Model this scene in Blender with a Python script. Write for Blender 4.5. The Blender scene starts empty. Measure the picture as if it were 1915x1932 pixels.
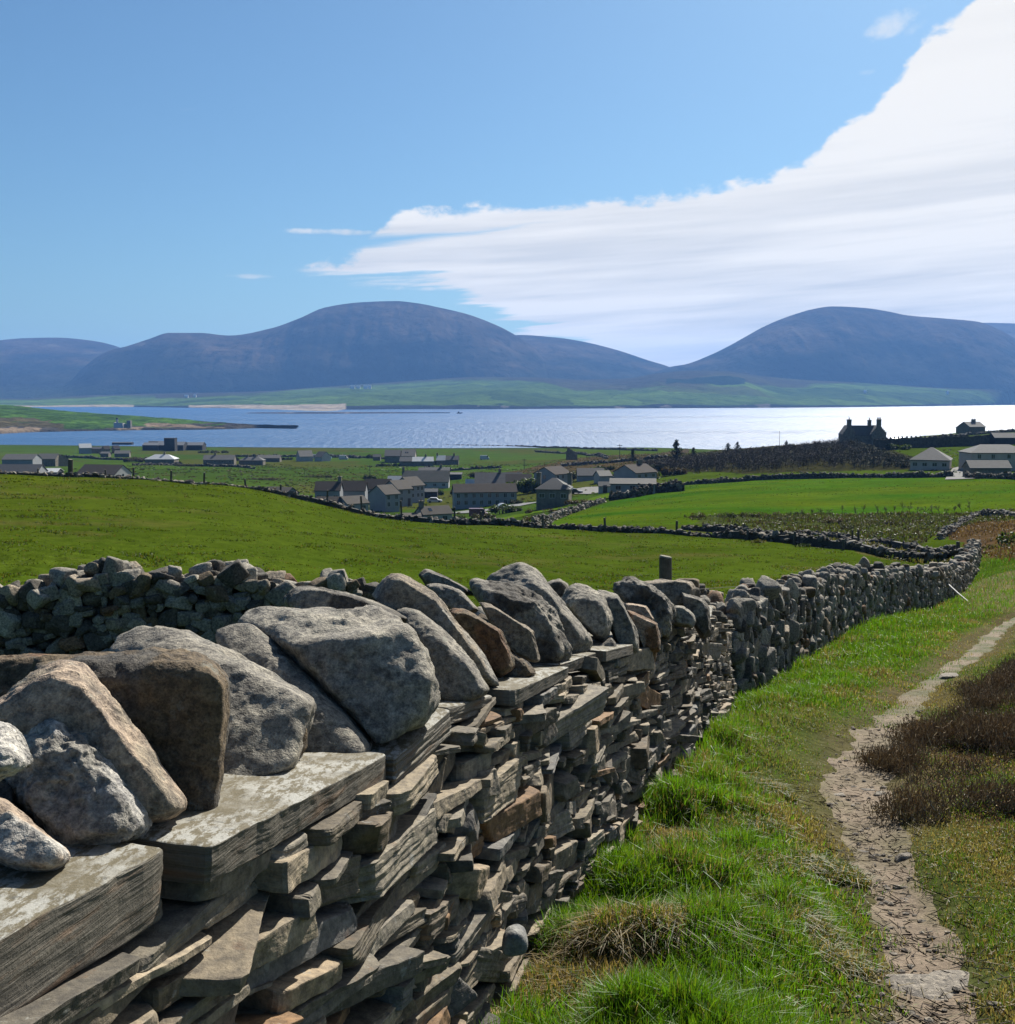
import bpy, bmesh, math, random
import numpy as np
from mathutils import Vector
random.seed(7); RNG = np.random.default_rng(7)
S = bpy.context.scene
COL = S.collection
R = math.radians
# ---------------------------------------------------------------- camera
FOC = 2150.0; CU, CV = 957.5, 966.0; PIT = R(5.8)   # survey of the view: focal length in picture units, pitch
cam_d = bpy.data.cameras.new('camera'); cam = bpy.data.objects.new('camera', cam_d); COL.objects.link(cam)
cam_d.sensor_fit = 'HORIZONTAL'; cam_d.sensor_width = 36; cam_d.lens = 36*FOC/1915.0
cam_d.clip_start = 0.05; cam_d.clip_end = 40000
cam.location = (0, 0, 0); cam.rotation_euler = (R(90)-PIT, 0, 0)
S.camera = cam
# ---------------------------------------------------------------- light
SUN_AZ, SUN_EL = R(25), R(40)
S.view_settings.view_transform = 'Standard'; S.view_settings.look = 'None'
S.view_settings.gamma = 1; S.view_settings.exposure = 0.9
S.cycles.max_bounces = 6; S.cycles.diffuse_bounces = 2; S.cycles.glossy_bounces = 2
S.cycles.transmission_bounces = 3; S.cycles.transparent_max_bounces = 6; S.cycles.volume_bounces = 0
S.cycles.sample_clamp_indirect = 4; S.cycles.sample_clamp_direct = 12
sd = bpy.data.lights.new('sun', 'SUN'); sd.energy = 5.0; sd.angle = R(0.5); sd.color = (1, .95, .86)
so = bpy.data.objects.new('sun', sd); COL.objects.link(so)
sv = Vector((math.sin(SUN_AZ)*math.cos(SUN_EL), math.cos(SUN_AZ)*math.cos(SUN_EL), math.sin(SUN_EL)))
so.rotation_euler = sv.to_track_quat('Z', 'Y').to_euler()

def ray(u, v):
    X = (u-CU)/FOC; Yc = (CV-v)/FOC
    return X, math.cos(PIT)+Yc*math.sin(PIT), -math.sin(PIT)+Yc*math.cos(PIT)
def at(u, v, Y):
    a, b, c = ray(u, v); return Vector((a/b*Y, Y, c/b*Y))
def rr(v):
    a, b, c = ray(0, v); return c/b
def azel(u, v):
    a, b, c = ray(u, v); return math.atan2(a, b), math.atan2(c, math.hypot(a, b))

class NT:
    """small node-tree writer"""
    def __init__(s, tree): s.t = tree; s.n = tree.nodes; s.l = tree.links
    def node(s, typ, ins=None, **kw):
        n = s.n.new(typ)
        for k, v in kw.items(): setattr(n, k, v)
        for k, v in (ins or {}).items(): s.put(n, k, v)
        return n
    def put(s, n, k, v):
        i = n.inputs[k]
        if isinstance(v, bpy.types.NodeSocket): s.l.new(v, i)
        elif isinstance(v, bpy.types.Node): s.l.new(v.outputs[0], i)
        else: i.default_value = v
    def m(s, op, a, b=0.0, c=0.0, clamp=False):
        n = s.n.new('ShaderNodeMath'); n.operation = op; n.use_clamp = clamp
        s.put(n, 0, a); s.put(n, 1, b); s.put(n, 2, c); return n.outputs[0]
    def vm(s, op, a, b=(0, 0, 0)):
        n = s.n.new('ShaderNodeVectorMath'); n.operation = op; s.put(n, 0, a); s.put(n, 1, b); return n.outputs[0]
    def mr(s, v, a, b, c=0.0, d=1.0, smooth=False):
        n = s.n.new('ShaderNodeMapRange'); n.interpolation_type = 'SMOOTHSTEP' if smooth else 'LINEAR'
        for i, x in enumerate((v, a, b, c, d)): s.put(n, i, x)
        return n.outputs[0]
    def mix(s, f, a, b, bt='MIX'):
        n = s.n.new('ShaderNodeMix'); n.data_type = 'RGBA'; n.blend_type = bt
        s.put(n, 0, f); s.put(n, 6, a); s.put(n, 7, b); return n.outputs[2]
    def noise(s, vec, scale, detail=3, rough=.55, dist=0.0, out=0):
        n = s.node('ShaderNodeTexNoise', {'Vector': vec, 'Scale': scale, 'Detail': detail, 'Roughness': rough, 'Distortion': dist})
        return n.outputs[out]
    def comb(s, x, y, z):
        n = s.n.new('ShaderNodeCombineXYZ'); s.put(n, 0, x); s.put(n, 1, y); s.put(n, 2, z); return n.outputs[0]
    def curve(s, v, pts):
        n = s.n.new('ShaderNodeFloatCurve'); c = n.mapping.curves[0]; n.mapping.extend = 'HORIZONTAL'
        c.points[0].location = pts[0]; c.points[1].location = pts[-1]
        for p in pts[1:-1]: c.points.new(*p)
        for p in c.points: p.handle_type = 'AUTO_CLAMPED' if 'AUTO_CLAMPED' else 'AUTO'
        n.mapping.update(); s.put(n, 'Value', v); return n.outputs[0]

def c3(r, g, b, a=1): return (r, g, b, a)
# ---------------------------------------------------------------- sky with the sheet of cloud
w = bpy.data.worlds.new('World'); S.world = w; w.use_nodes = True; w.node_tree.nodes.clear()
k = NT(w.node_tree)
sky = k.node('ShaderNodeTexSky', sky_type='NISHITA', sun_disc=False, sun_elevation=SUN_EL, sun_rotation=SUN_AZ,
             altitude=50, air_density=1.05, dust_density=.9, ozone_density=2.2)
SKY_STR = .052
bg1 = k.node('ShaderNodeBackground', {'Color': k.mix(1.0, sky.outputs[0], c3(.53, .76, .91), 'MULTIPLY'), 'Strength': SKY_STR})
tc = k.node('ShaderNodeTexCoord').outputs['Generated']
sp = k.node('ShaderNodeSeparateXYZ', {0: tc})
az = k.m('ARCTAN2', sp.outputs[0], sp.outputs[1]); el = k.m('ARCSINE', sp.outputs[2])
A0, A1 = R(-40), R(140); E1 = R(80)
an = k.mr(az, A0, A1)
def nrm(pts): return [((azel(u, v)[0]-A0)/(A1-A0), azel(u, v)[1]/E1) for u, v in pts]
top = nrm([(520, 508), (560, 502), (650, 488), (690, 455), (740, 412), (850, 393), (1000, 386), (1200, 372), (1330, 350), (1450, 325), (1530, 298), (1570, 250), (1650, 195), (1705, 125), (1760, 55), (1840, 0)])
top = [(0, 0.0)] + [(top[0][0]-.03, 0.0)] + top + [(top[-1][0]+.03, .62), (top[-1][0]+.09, .80), (.58, .80), (.66, .2), (1, 0)]
bot = nrm([(540, 509), (600, 521), (700, 525), (780, 531), (850, 548), (900, 575), (960, 605), (1050, 650), (1150, 690)])
bot = [(0, .14), (bot[0][0]-.02, bot[0][1])] + bot + [(bot[-1][0]+.02, 0.0), (1, 0)]
elT = k.m('MULTIPLY', k.curve(an, top), E1); elB = k.m('MULTIPLY', k.curve(an, bot), E1)
# cloud texture coordinates: streaks run nearly level
tilt = k.m('ADD', el, k.m('MULTIPLY', az, -.06))
n1 = k.noise(k.comb(k.m('MULTIPLY', az, 5), k.m('MULTIPLY', tilt, 26), 0.0), 1.6, 7, .6)
n2 = k.noise(k.comb(k.m('MULTIPLY', az, 6), k.m('MULTIPLY', tilt, 95), 3.0), 1.3, 6, .6)
n3 = k.noise(k.comb(k.m('MULTIPLY', az, 22), k.m('MULTIPLY', tilt, 34), 8.0), 1.6, 7, .62)
edge = k.m('ADD', k.m('MULTIPLY', k.m('SUBTRACT', n3, .5), .034), k.m('MULTIPLY', k.m('SUBTRACT', n1, .5), .018))
mT = k.mr(k.m('ADD', k.m('SUBTRACT', elT, el), edge), -.002, .007, smooth=True)
bw = k.mr(az, R(-12), R(8), .018, .13)
mB = k.mr(k.m('ADD', k.m('SUBTRACT', el, elB), k.m('MULTIPLY', k.m('SUBTRACT', n2, .5), bw)), -.002, .010, smooth=True)
# the blue wedge between the two lobes of the cloud
ga, gb = azel(700, 456), azel(1170, 402)
gl = k.m('ADD', ga[1], k.m('MULTIPLY', k.m('SUBTRACT', az, ga[0]), (gb[1]-ga[1])/(gb[0]-ga[0])))
gw = k.mr(az, ga[0], gb[0], .0045, -.004)
gm = k.mr(k.m('SUBTRACT', k.m('ABSOLUTE', k.m('ADD', k.m('SUBTRACT', el, gl), k.m('MULTIPLY', k.m('SUBTRACT', n2, .5), .016))), gw), -.004, .003, smooth=True)
gm = k.m('MAXIMUM', gm, k.mr(az, gb[0]-.03, gb[0]))
mask = k.m('MULTIPLY', k.m('MULTIPLY', mT, mB), gm)
wisp = k.mr(k.noise(k.comb(k.m('MULTIPLY', az, 7), k.m('MULTIPLY', tilt, 80), 20.0), 1.5, 5, .55), .70, .80)
wisp = k.m('MULTIPLY', wisp, k.mr(el, .30, .10, 0, .6))
mask = k.m('MAXIMUM', mask, k.m('MULTIPLY', wisp, .8))
for u_, v_, ra, re, am in ((1680, 46, .022, .010, .55), (1730, 52, .010, .005, .3), (1640, 136, .009, .003, .3), (462, 521, .024, .0022, .5), (630, 438, .040, .0028, .75), (780, 544, .05, .0022, .6)):
    a_, e_ = azel(u_, v_); da = k.m('DIVIDE', k.m('SUBTRACT', az, a_), ra); de = k.m('DIVIDE', k.m('ADD', k.m('SUBTRACT', el, e_), k.m('MULTIPLY', k.m('SUBTRACT', az, a_), -.35 if v_ < 100 else 0.0)), re)
    rr2 = k.m('ADD', k.m('MULTIPLY', da, da), k.m('MULTIPLY', de, de)); pf = k.m('MULTIPLY', k.mr(k.m('ADD', rr2, k.m('MULTIPLY', k.m('SUBTRACT', n3, .5), 5.0)), 1.1, -.6, smooth=True), am); mask = k.m('MAXIMUM', mask, pf)
shade = k.noise(k.comb(k.m('MULTIPLY', az, 2.2), k.m('MULTIPLY', tilt, 38), 5.0), 1.5, 6, .55)
low = k.mr(el, .06, .26, 1, .12)
cc = k.mix(k.m('MULTIPLY', k.mr(shade, .40, .66), low), c3(1.03, 1.0, .945), c3(.68, .69, .70))
bg2 = k.node('ShaderNodeBackground', {'Color': cc, 'Strength': .52})
mx = k.node('ShaderNodeMixShader', {0: k.m('MULTIPLY', mask, .97), 1: bg1, 2: bg2})
k.l.new(mx.outputs[0], k.node('ShaderNodeOutputWorld').inputs[0])
w.cycles.sampling_method = 'MANUAL'; w.cycles.sample_map_resolution = 512

# ---------------------------------------------------------------- helpers
def tag(o, label=None, category=None, group=None, kind=None):
    if label: o['label'] = label
    if category: o['category'] = category
    if group: o['group'] = group
    if kind: o['kind'] = kind
    return o
def empty(name, loc=(0, 0, 0), rz=0.0, **kw):
    o = bpy.data.objects.new(name, None); COL.objects.link(o); o.location = loc; o.rotation_euler = (0, 0, rz)
    o.empty_display_size = .2
    return tag(o, **kw)
def mesh(name, V, Fs, mat, parent=None, col=None, smooth=False, origin=None, **kw):
    """V (n,3); Fs: list of int arrays (m,k); col: (n,3) linear vertex colour"""
    V = np.asarray(V, dtype=np.float64)
    if origin is not None: V = V-np.asarray(origin)
    me = bpy.data.meshes.new(name)
    if not isinstance(Fs, (list, tuple)): Fs = [Fs]
    Fs = [np.asarray(f, dtype=np.int32) for f in Fs if len(f)]
    nl = sum(f.size for f in Fs); nf = sum(len(f) for f in Fs)
    me.vertices.add(len(V)); me.vertices.foreach_set('co', V.astype(np.float32).ravel())
    me.loops.add(nl); me.polygons.add(nf)
    me.loops.foreach_set('vertex_index', np.concatenate([f.ravel() for f in Fs]))
    tot = np.concatenate([np.full(len(f), f.shape[1], np.int32) for f in Fs])
    st = np.concatenate([[0], np.cumsum(tot)[:-1]]).astype(np.int32)
    me.polygons.foreach_set('loop_start', st)
    me.update(calc_edges=True)
    me.polygons.foreach_set('use_smooth', np.full(nf, bool(smooth)))
    if col is not None:
        a = me.color_attributes.new('Col', 'FLOAT_COLOR', 'POINT')
        c = np.ones((len(V), 4), np.float32); c[:, :3] = col; a.data.foreach_set('color', c.ravel())
    me.materials.append(mat)
    o = bpy.data.objects.new(name, me); COL.objects.link(o)
    if origin is not None: o.location = origin
    if parent is not None: o.parent = parent
    return tag(o, **kw)

def _h(ix, iy, iz, seed):
    h = (ix.astype(np.int64)*374761393+iy.astype(np.int64)*668265263+iz.astype(np.int64)*1440662683+seed*974634777) & 0xffffffff
    h = ((h ^ (h >> 13))*1274126177) & 0xffffffff
    return ((h ^ (h >> 16)) & 0xffffff)/float(0xffffff)
def vnoise(P, seed=0):
    P = np.asarray(P, float); i = np.floor(P); f = P-i; f = f*f*f*(f*(f*6-15)+10); i = i.astype(np.int64)
    r = 0
    for dx in (0, 1):
        wx = f[:, 0] if dx else 1-f[:, 0]
        for dy in (0, 1):
            wy = f[:, 1] if dy else 1-f[:, 1]
            for dz in (0, 1):
                wz = f[:, 2] if dz else 1-f[:, 2]
                r = r+wx*wy*wz*_h(i[:, 0]+dx, i[:, 1]+dy, i[:, 2]+dz, seed)
    return r*2-1
def fbm(P, oct=4, seed=0, gain=.5, lac=2.03):
    P = np.asarray(P, float); a = 1; r = 0; s = 0
    for o in range(oct):
        r = r+a*vnoise(P*(lac**o)+o*17.3, seed+o); s += a; a *= gain
    return r/s
def n2d(x, y, sc, oct=4, seed=0, gain=.5): return fbm(np.stack([np.asarray(x)/sc, np.asarray(y)/sc, np.zeros_like(np.asarray(x, float))], -1), oct, seed, gain)
def sst(x, a, b):
    t = np.clip((np.asarray(x, float)-a)/(b-a), 0, 1); return t*t*(3-2*t)
def pchip(x, y, xq):
    x = np.asarray(x, float); y = np.asarray(y, float); h = np.diff(x); d = np.diff(y)/h; m = np.zeros_like(y)
    for i in range(1, len(x)-1):
        if d[i-1]*d[i] > 0:
            w1 = 2*h[i]+h[i-1]; w2 = h[i]+2*h[i-1]; m[i] = (w1+w2)/(w1/d[i-1]+w2/d[i])
    m[0] = d[0]; m[-1] = d[-1]
    xq = np.clip(xq, x[0], x[-1]); i = np.clip(np.searchsorted(x, xq)-1, 0, len(h)-1); t = (xq-x[i])/h[i]
    return (2*t**3-3*t**2+1)*y[i]+(t**3-2*t**2+t)*h[i]*m[i]+(-2*t**3+3*t**2)*y[i+1]+(t**3-t**2)*h[i]*m[i+1]
def seg_dist(px, py, pts):
    """distance to polyline, arc parameter (index+t), side (+ = right of travel)"""
    px = np.asarray(px, float); py = np.asarray(py, float)
    best = np.full(px.shape, 1e9); par = np.zeros(px.shape); side = np.zeros(px.shape)
    for i in range(len(pts)-1):
        ax, ay = pts[i][:2]; bx, by = pts[i+1][:2]; dx, dy = bx-ax, by-ay; L2 = dx*dx+dy*dy
        t = np.clip(((px-ax)*dx+(py-ay)*dy)/L2, 0, 1); ex = px-(ax+t*dx); ey = py-(ay+t*dy); d = np.hypot(ex, ey)
        m = d < best; best = np.where(m, d, best); par = np.where(m, i+t, par); side = np.where(m, np.sign(ex*dy-ey*dx), side)
    return best, par, side
def inpoly(px, py, poly):
    px = np.asarray(px); py = np.asarray(py); r = np.zeros(px.shape, bool); n = len(poly)
    for i in range(n):
        x1, y1 = poly[i][:2]; x2, y2 = poly[(i+1) % n][:2]
        if y1 == y2: continue
        c = ((y1 > py) != (y2 > py)) & (px < (x2-x1)*(py-y1)/(y2-y1)+x1); r ^= c
    return r

# ---------------------------------------------------------------- materials
def mat(name, build, disp=False):
    m = bpy.data.materials.new(name); m.use_nodes = True; m.node_tree.nodes.clear(); k = NT(m.node_tree)
    sh = build(k); k.l.new(sh if isinstance(sh, bpy.types.NodeSocket) else sh.outputs[0], k.node('ShaderNodeOutputMaterial').inputs[0]); return m
def princ(k, col, rough=.8, spec=.3, normal=None, **kw):
    d = {'Base Color': col, 'Roughness': rough, 'Specular IOR Level': spec}
    if normal is not None: d['Normal'] = normal
    d.update(kw); return k.node('ShaderNodeBsdfPrincipled', d)
def bump(k, h, dist, strength=1.0, normal=None):
    d = {'Height': h, 'Distance': dist, 'Strength': strength}
    if normal is not None: d['Normal'] = normal
    return k.node('ShaderNodeBump', d).outputs[0]
def pos(k): return k.node('ShaderNodeNewGeometry').outputs['Position']
def vcol(k): return k.node('ShaderNodeVertexColor', layer_name='Col').outputs[0]
def simple(name, col, rough=.8, spec=.3, var=.15, scale=3.0, bmp=0.0, bscale=20.0):
    def b(k):
        p = pos(k); n = k.noise(p, scale, 4); c = k.mix(k.mr(n, .3, .7), c3(*[x*(1-var) for x in col]), c3(*[min(1, x*(1+var)) for x in col]))
        nm = bump(k, k.noise(p, bscale, 4), bmp) if bmp else None
        return princ(k, c, rough, spec, nm)
    return mat(name, b)
def b_gneiss(k):
    p = pos(k); c = vcol(k)
    big = k.noise(p, 7, 5, .6); fine = k.noise(p, 190, 3, .7); mid = k.noise(p, 45, 4, .65)
    c = k.mix(1.0, c, k.mix(k.mr(big, .3, .7), c3(.72, .72, .74), c3(1.2, 1.17, 1.1)), 'MULTIPLY')
    c = k.mix(1.0, c, k.mix(k.mr(mid, .36, .64), c3(.52, .52, .54), c3(1.45, 1.43, 1.38)), 'MULTIPLY')
    c = k.mix(1.0, c, k.mix(k.mr(fine, .3, .7), c3(.6, .6, .6), c3(1.4, 1.4, 1.38)), 'MULTIPLY')
    lich = k.m('MULTIPLY', k.mr(k.noise(p, 16, 5, .7), .60, .66), .55)
    c = k.mix(lich, c, c3(.20, .205, .17))
    dk = k.m('MULTIPLY', k.mr(k.noise(k.vm('ADD', p, (7, 3, 1)), 11, 5, .7), .60, .68), .6)
    c = k.mix(dk, c, c3(.022, .022, .021))
    n = bump(k, big, .03, .7); n = bump(k, mid, .012, .9, n); n = bump(k, fine, .004, 1, n)
    return princ(k, c, .85, .25, n)
M_GNEISS = mat('gneiss', b_gneiss)
def b_slate(k):
    p = pos(k); c = vcol(k)
    st = k.vm('MULTIPLY', p, (5, 5, 130)); s1 = k.noise(st, 1.0, 4, .6)
    st2 = k.vm('MULTIPLY', p, (9, 9, 40)); s2 = k.noise(st2, 1.0, 4, .6); fine = k.noise(p, 160, 3, .7); mid = k.noise(p, 30, 5, .65)
    c = k.mix(1.0, c, k.mix(k.mr(s1, .3, .7), c3(.90, .90, .90), c3(1.10, 1.10, 1.09)), 'MULTIPLY')
    c = k.mix(1.0, c, k.mix(k.mr(mid, .36, .64), c3(.60, .60, .62), c3(1.36, 1.34, 1.28)), 'MULTIPLY')
    c = k.mix(1.0, c, k.mix(k.mr(fine, .3, .7), c3(.85, .85, .85), c3(1.14, 1.14, 1.14)), 'MULTIPLY')
    rust = k.m('MULTIPLY', k.mr(k.noise(k.vm('ADD', p, (3, 9, 4)), 4.0, 6, .75), .60, .68), .55)
    c = k.mix(rust, c, c3(.11, .05, .02))
    lich = k.m('MULTIPLY', k.mr(k.noise(p, 14, 5, .72), .62, .67), .6)
    c = k.mix(lich, c, c3(.24, .245, .225))
    h = k.m('ADD', k.m('MULTIPLY', s1, .9), k.m('MULTIPLY', s2, .7))
    lay = k.mr(k.noise(k.vm('ADD', p, (2, 5, 8)), 3.2, 2), .46, .60, .12, 1)
    n = bump(k, k.m('MULTIPLY', h, lay), .0045, .8); n = bump(k, mid, .006, .6, n); n = bump(k, fine, .002, .8, n)
    return princ(k, c, .8, .28, n)
M_SLATE = mat('flagstone', b_slate)
def b_lslate(k):      # weathered, lichen-covered top faces
    p = pos(k); c = vcol(k)
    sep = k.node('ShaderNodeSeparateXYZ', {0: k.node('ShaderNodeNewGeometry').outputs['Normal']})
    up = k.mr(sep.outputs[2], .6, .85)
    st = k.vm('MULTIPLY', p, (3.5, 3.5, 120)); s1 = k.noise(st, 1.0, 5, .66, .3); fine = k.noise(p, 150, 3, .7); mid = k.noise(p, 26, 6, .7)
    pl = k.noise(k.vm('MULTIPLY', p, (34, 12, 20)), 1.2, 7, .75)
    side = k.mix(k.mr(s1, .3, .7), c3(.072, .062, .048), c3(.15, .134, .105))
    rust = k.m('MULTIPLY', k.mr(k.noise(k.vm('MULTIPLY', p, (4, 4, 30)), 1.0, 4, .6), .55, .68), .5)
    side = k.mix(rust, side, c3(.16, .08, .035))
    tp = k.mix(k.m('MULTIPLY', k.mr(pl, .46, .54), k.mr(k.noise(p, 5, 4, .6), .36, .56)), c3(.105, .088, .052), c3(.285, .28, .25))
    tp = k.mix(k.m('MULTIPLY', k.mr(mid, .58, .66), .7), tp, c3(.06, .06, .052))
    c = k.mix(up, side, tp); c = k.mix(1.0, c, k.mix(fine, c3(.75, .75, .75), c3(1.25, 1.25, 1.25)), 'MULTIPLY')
    n = bump(k, s1, .006, .8); n = bump(k, k.m('ADD', pl, mid), .004, .6, n); n = bump(k, fine, .002, .7, n)
    return princ(k, c, .78, .3, n)
M_LSLATE = mat('lichen_flagstone', b_lslate)
def b_leaf(k):
    c = vcol(k)
    d = princ(k, c, .55, .35); t = k.node('ShaderNodeBsdfTranslucent', {'Color': k.mix(1.0, c, c3(1.5, 1.45, .7), 'MULTIPLY')})
    return k.node('ShaderNodeMixShader', {0: .42, 1: d, 2: t})
M_BLADE = mat('grass_blades', b_leaf)
M_TWIG = mat('twigs', lambda k: princ(k, vcol(k), .8, .2))
def b_ground(k):
    p = pos(k); c = vcol(k)
    f = k.noise(p, 14, 5, .7); m = k.noise(p, 1.3, 5, .65); b = k.noise(p, .12, 5, .6)
    c = k.mix(1.0, c, k.mix(k.mr(f, .3, .7), c3(.66, .68, .62), c3(1.32, 1.28, 1.3)), 'MULTIPLY')
    c = k.mix(1.0, c, k.mix(k.mr(m, .3, .7), c3(.72, .76, .72), c3(1.25, 1.2, 1.2)), 'MULTIPLY')
    c = k.mix(1.0, c, k.mix(k.mr(b, .35, .65), c3(.86, .88, .85), c3(1.15, 1.1, 1.1)), 'MULTIPLY')
    n = bump(k, m, .10, .7); n = bump(k, f, .02, .8, n)
    return k.node('ShaderNodeBsdfDiffuse', {'Color': c, 'Normal': n})
M_GROUND = mat('turf', b_ground)
def b_far(k):
    p = pos(k); c = vcol(k)
    f = k.noise(p, .02, 6, .65); g = k.noise(k.vm('MULTIPLY', p, (1, 1, .25)), .006, 6, .6)
    c = k.mix(1.0, c, k.mix(k.mr(f, .3, .7), c3(.75, .76, .75), c3(1.25, 1.22, 1.2)), 'MULTIPLY')
    n = bump(k, g, 60, .8); n = bump(k, f, 9, .7, n)
    return k.node('ShaderNodeBsdfDiffuse', {'Color': c, 'Normal': n})
M_FAR = mat('far_hill_turf', b_far)
def b_path(k):
    p = pos(k); c = vcol(k)
    f = k.noise(p, 60, 5, .7); m = k.noise(p, 9, 5, .7); g = k.noise(p, 220, 2, .6)
    c = k.mix(1.0, c, k.mix(k.mr(m, .3, .7), c3(.7, .68, .64), c3(1.25, 1.22, 1.2)), 'MULTIPLY')
    c = k.mix(1.0, c, k.mix(k.mr(f, .3, .7), c3(.72, .72, .72), c3(1.25, 1.24, 1.22)), 'MULTIPLY')
    c = k.mix(k.m('MULTIPLY', k.mr(k.noise(k.vm('ADD', p, (4, 4, 4)), 28, 4, .7), .6, .68), .6), c, c3(.10, .07, .045))
    n = bump(k, m, .03, .8); n = bump(k, f, .008, .9, n); n = bump(k, g, .002, .6, n)
    return princ(k, c, .92, .2, n)
M_PATH = mat('trodden_earth', b_path)
def b_sea(k):
    p = pos(k)
    s = k.noise(k.vm('MULTIPLY', p, (.09, .30, 1)), 1.0, 5, .65); l = k.noise(k.vm('MULTIPLY', p, (.006, .02, 1)), 1.0, 5, .6)
    xx = k.noise(k.vm('MULTIPLY', p, (.0007, .0045, 1)), 1.0, 4, .55)
    sb = k.noise(k.vm('MULTIPLY', p, (.13, .016, 1)), 1.0, 4, .7); n = bump(k, sb, 2.3, 1.0); n = bump(k, s, 2.6, .8, n)
    c = k.mix(k.mr(xx, .35, .65), c3(.008, .05, .14), c3(.02, .085, .20))
    return princ(k, c, k.mr(xx, .35, .65, .28, .46), .42, n, IOR=1.33)
M_SEA = mat('sea_water', b_sea)
# ---------------------------------------------------------------- lie of the land
HY = [1, 4, 8, 12, 20, 30, 45, 60, 88, 120, 160, 220, 280, 350, 450, 600, 800, 1000, 1150]
HU = [-600, 0, 400, 800, 1000, 1200, 1400, 1600, 1750, 1915, 2500]
HZ = [
 [-1.8,-2.2,-2.7,-3.1,-3.6,-4.2,-5.0,-5.2,-5.3,-8,-15,-21,-25,-27.5,-29.5,-34,-39,-43,-47],
 [-1.8,-2.2,-2.7,-3.15,-3.75,-4.35,-5.05,-5.5,-6.0,-10,-17,-23,-26,-28,-30,-35,-40,-43.6,-47],
 [-1.8,-2.2,-2.7,-3.2,-4.0,-4.7,-5.5,-6.1,-6.8,-12,-18,-23,-26,-28.5,-31,-36,-41,-44.6,-48],
 [-1.8,-2.2,-2.7,-3.25,-4.2,-5.2,-6.5,-7.8,-9.8,-15,-20,-25.5,-28.5,-31.5,-33.7,-37,-41.5,-45.1,-48],
 [-1.8,-2.2,-2.7,-3.25,-4.3,-5.4,-6.9,-8.2,-10.1,-13.7,-17.5,-22.5,-26,-28.3,-31,-35.5,-40.5,-45,-48],
 [-1.8,-2.2,-2.7,-3.25,-4.3,-5.5,-7.3,-8.5,-10.4,-13.2,-16,-19.5,-21.5,-23.5,-25.4,-31,-38.5,-44.8,-48],
 [-1.8,-2.2,-2.7,-3.25,-4.2,-5.5,-7.1,-8.4,-10.4,-12.9,-15,-17.7,-20,-20.4,-21,-30,-40,-46,-49],
 [-1.8,-2.2,-2.7,-3.2,-4.15,-5.5,-7.2,-8.5,-10.8,-13.1,-14.6,-16.8,-18.9,-18.7,-18.6,-28,-39,-46,-49],
 [-1.75,-2.18,-2.68,-3.15,-4.15,-5.6,-7.5,-8.8,-10.8,-12.9,-14.3,-16.7,-18.6,-18.4,-18.1,-20.3,-36,-46,-49],
 [-1.7,-2.12,-2.6,-3.08,-4.15,-5.3,-6.7,-7.8,-9.6,-11.9,-13.5,-16,-18.2,-18.3,-17.8,-17.4,-31,-43,-48],
 [-1.5,-1.9,-2.3,-2.7,-3.5,-4.5,-5.5,-6.5,-8,-10,-12,-14,-16,-16.5,-16.5,-16,-24,-38,-48]]
def lY(y): return np.log(np.maximum(y, .2)+3.0)
_a = np.array([(ray(u, 966)[0]/.995) for u in HU]); _t = lY(np.array(HY, float))
_TQ = np.linspace(lY(.2), _t[-1], 500); _G = np.array([pchip(_t, z, _TQ) for z in HZ])
_AQ = np.linspace(_a[0], _a[-1], 300); _G2 = np.array([pchip(_a, _G[:, j], _AQ) for j in range(500)])  # [t, a]
SEA = -45.0
def Hb(x, y):
    x = np.asarray(x, float); y = np.asarray(y, float); a = x/np.maximum(y, 6.0)
    ia = np.clip((a-_AQ[0])/(_AQ[1]-_AQ[0]), 0, 298.999); it = np.clip((lY(y)-_TQ[0])/(_TQ[1]-_TQ[0]), 0, 498.999)
    i = ia.astype(int); j = it.astype(int); fa = ia-i; ft = it-j
    return (_G2[j, i]*(1-fa)+_G2[j, i+1]*fa)*(1-ft)+(_G2[j+1, i]*(1-fa)+_G2[j+1, i+1]*fa)*ft
def ground_hit(u, v, f=None, y0=2.0, y1=1150.0):
    """where a sight line meets the land"""
    a, b, c = ray(u, v); ys = np.exp(np.linspace(math.log(y0), math.log(y1), 1600)); f = f or Hb
    d = f(a/b*ys, ys)-c/b*ys; i = np.argmax(d > 0)
    if not (d > 0).any(): i = len(ys)-1
    Y = ys[max(i, 0)]; return (a/b*Y, Y)
def gp(pts, **kw): return [ground_hit(u, v, **kw) for u, v in pts]

PATHPX = [(1775, 1990, 85), (1768, 1932, 78), (1755, 1850, 68), (1722, 1740, 52), (1672, 1650, 46), (1642, 1570, 45), (1615, 1500, 52), (1640, 1420, 56), (1685, 1355, 52), (1722, 1310, 42), (1775, 1268, 34), (1838, 1228, 28), (1878, 1190, 20), (1925, 1160, 16), (1990, 1135, 14)]
PATHPTS = []
for u, v, h in PATHPX:
    x, y = ground_hit(u, v, y0=1.0); x2, _ = ground_hit(u+h, v, y0=1.0); PATHPTS.append((x, y, abs(x2-x)*1.28))
PATHPTS.insert(0, (PATHPTS[0][0]+.05, 1.0, .28))
PATH2 = [(x, y) for x, y in gp([(1915, 1150), (1895, 1125), (1865, 1110), (1880, 1092), (1925, 1078)])]
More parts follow.
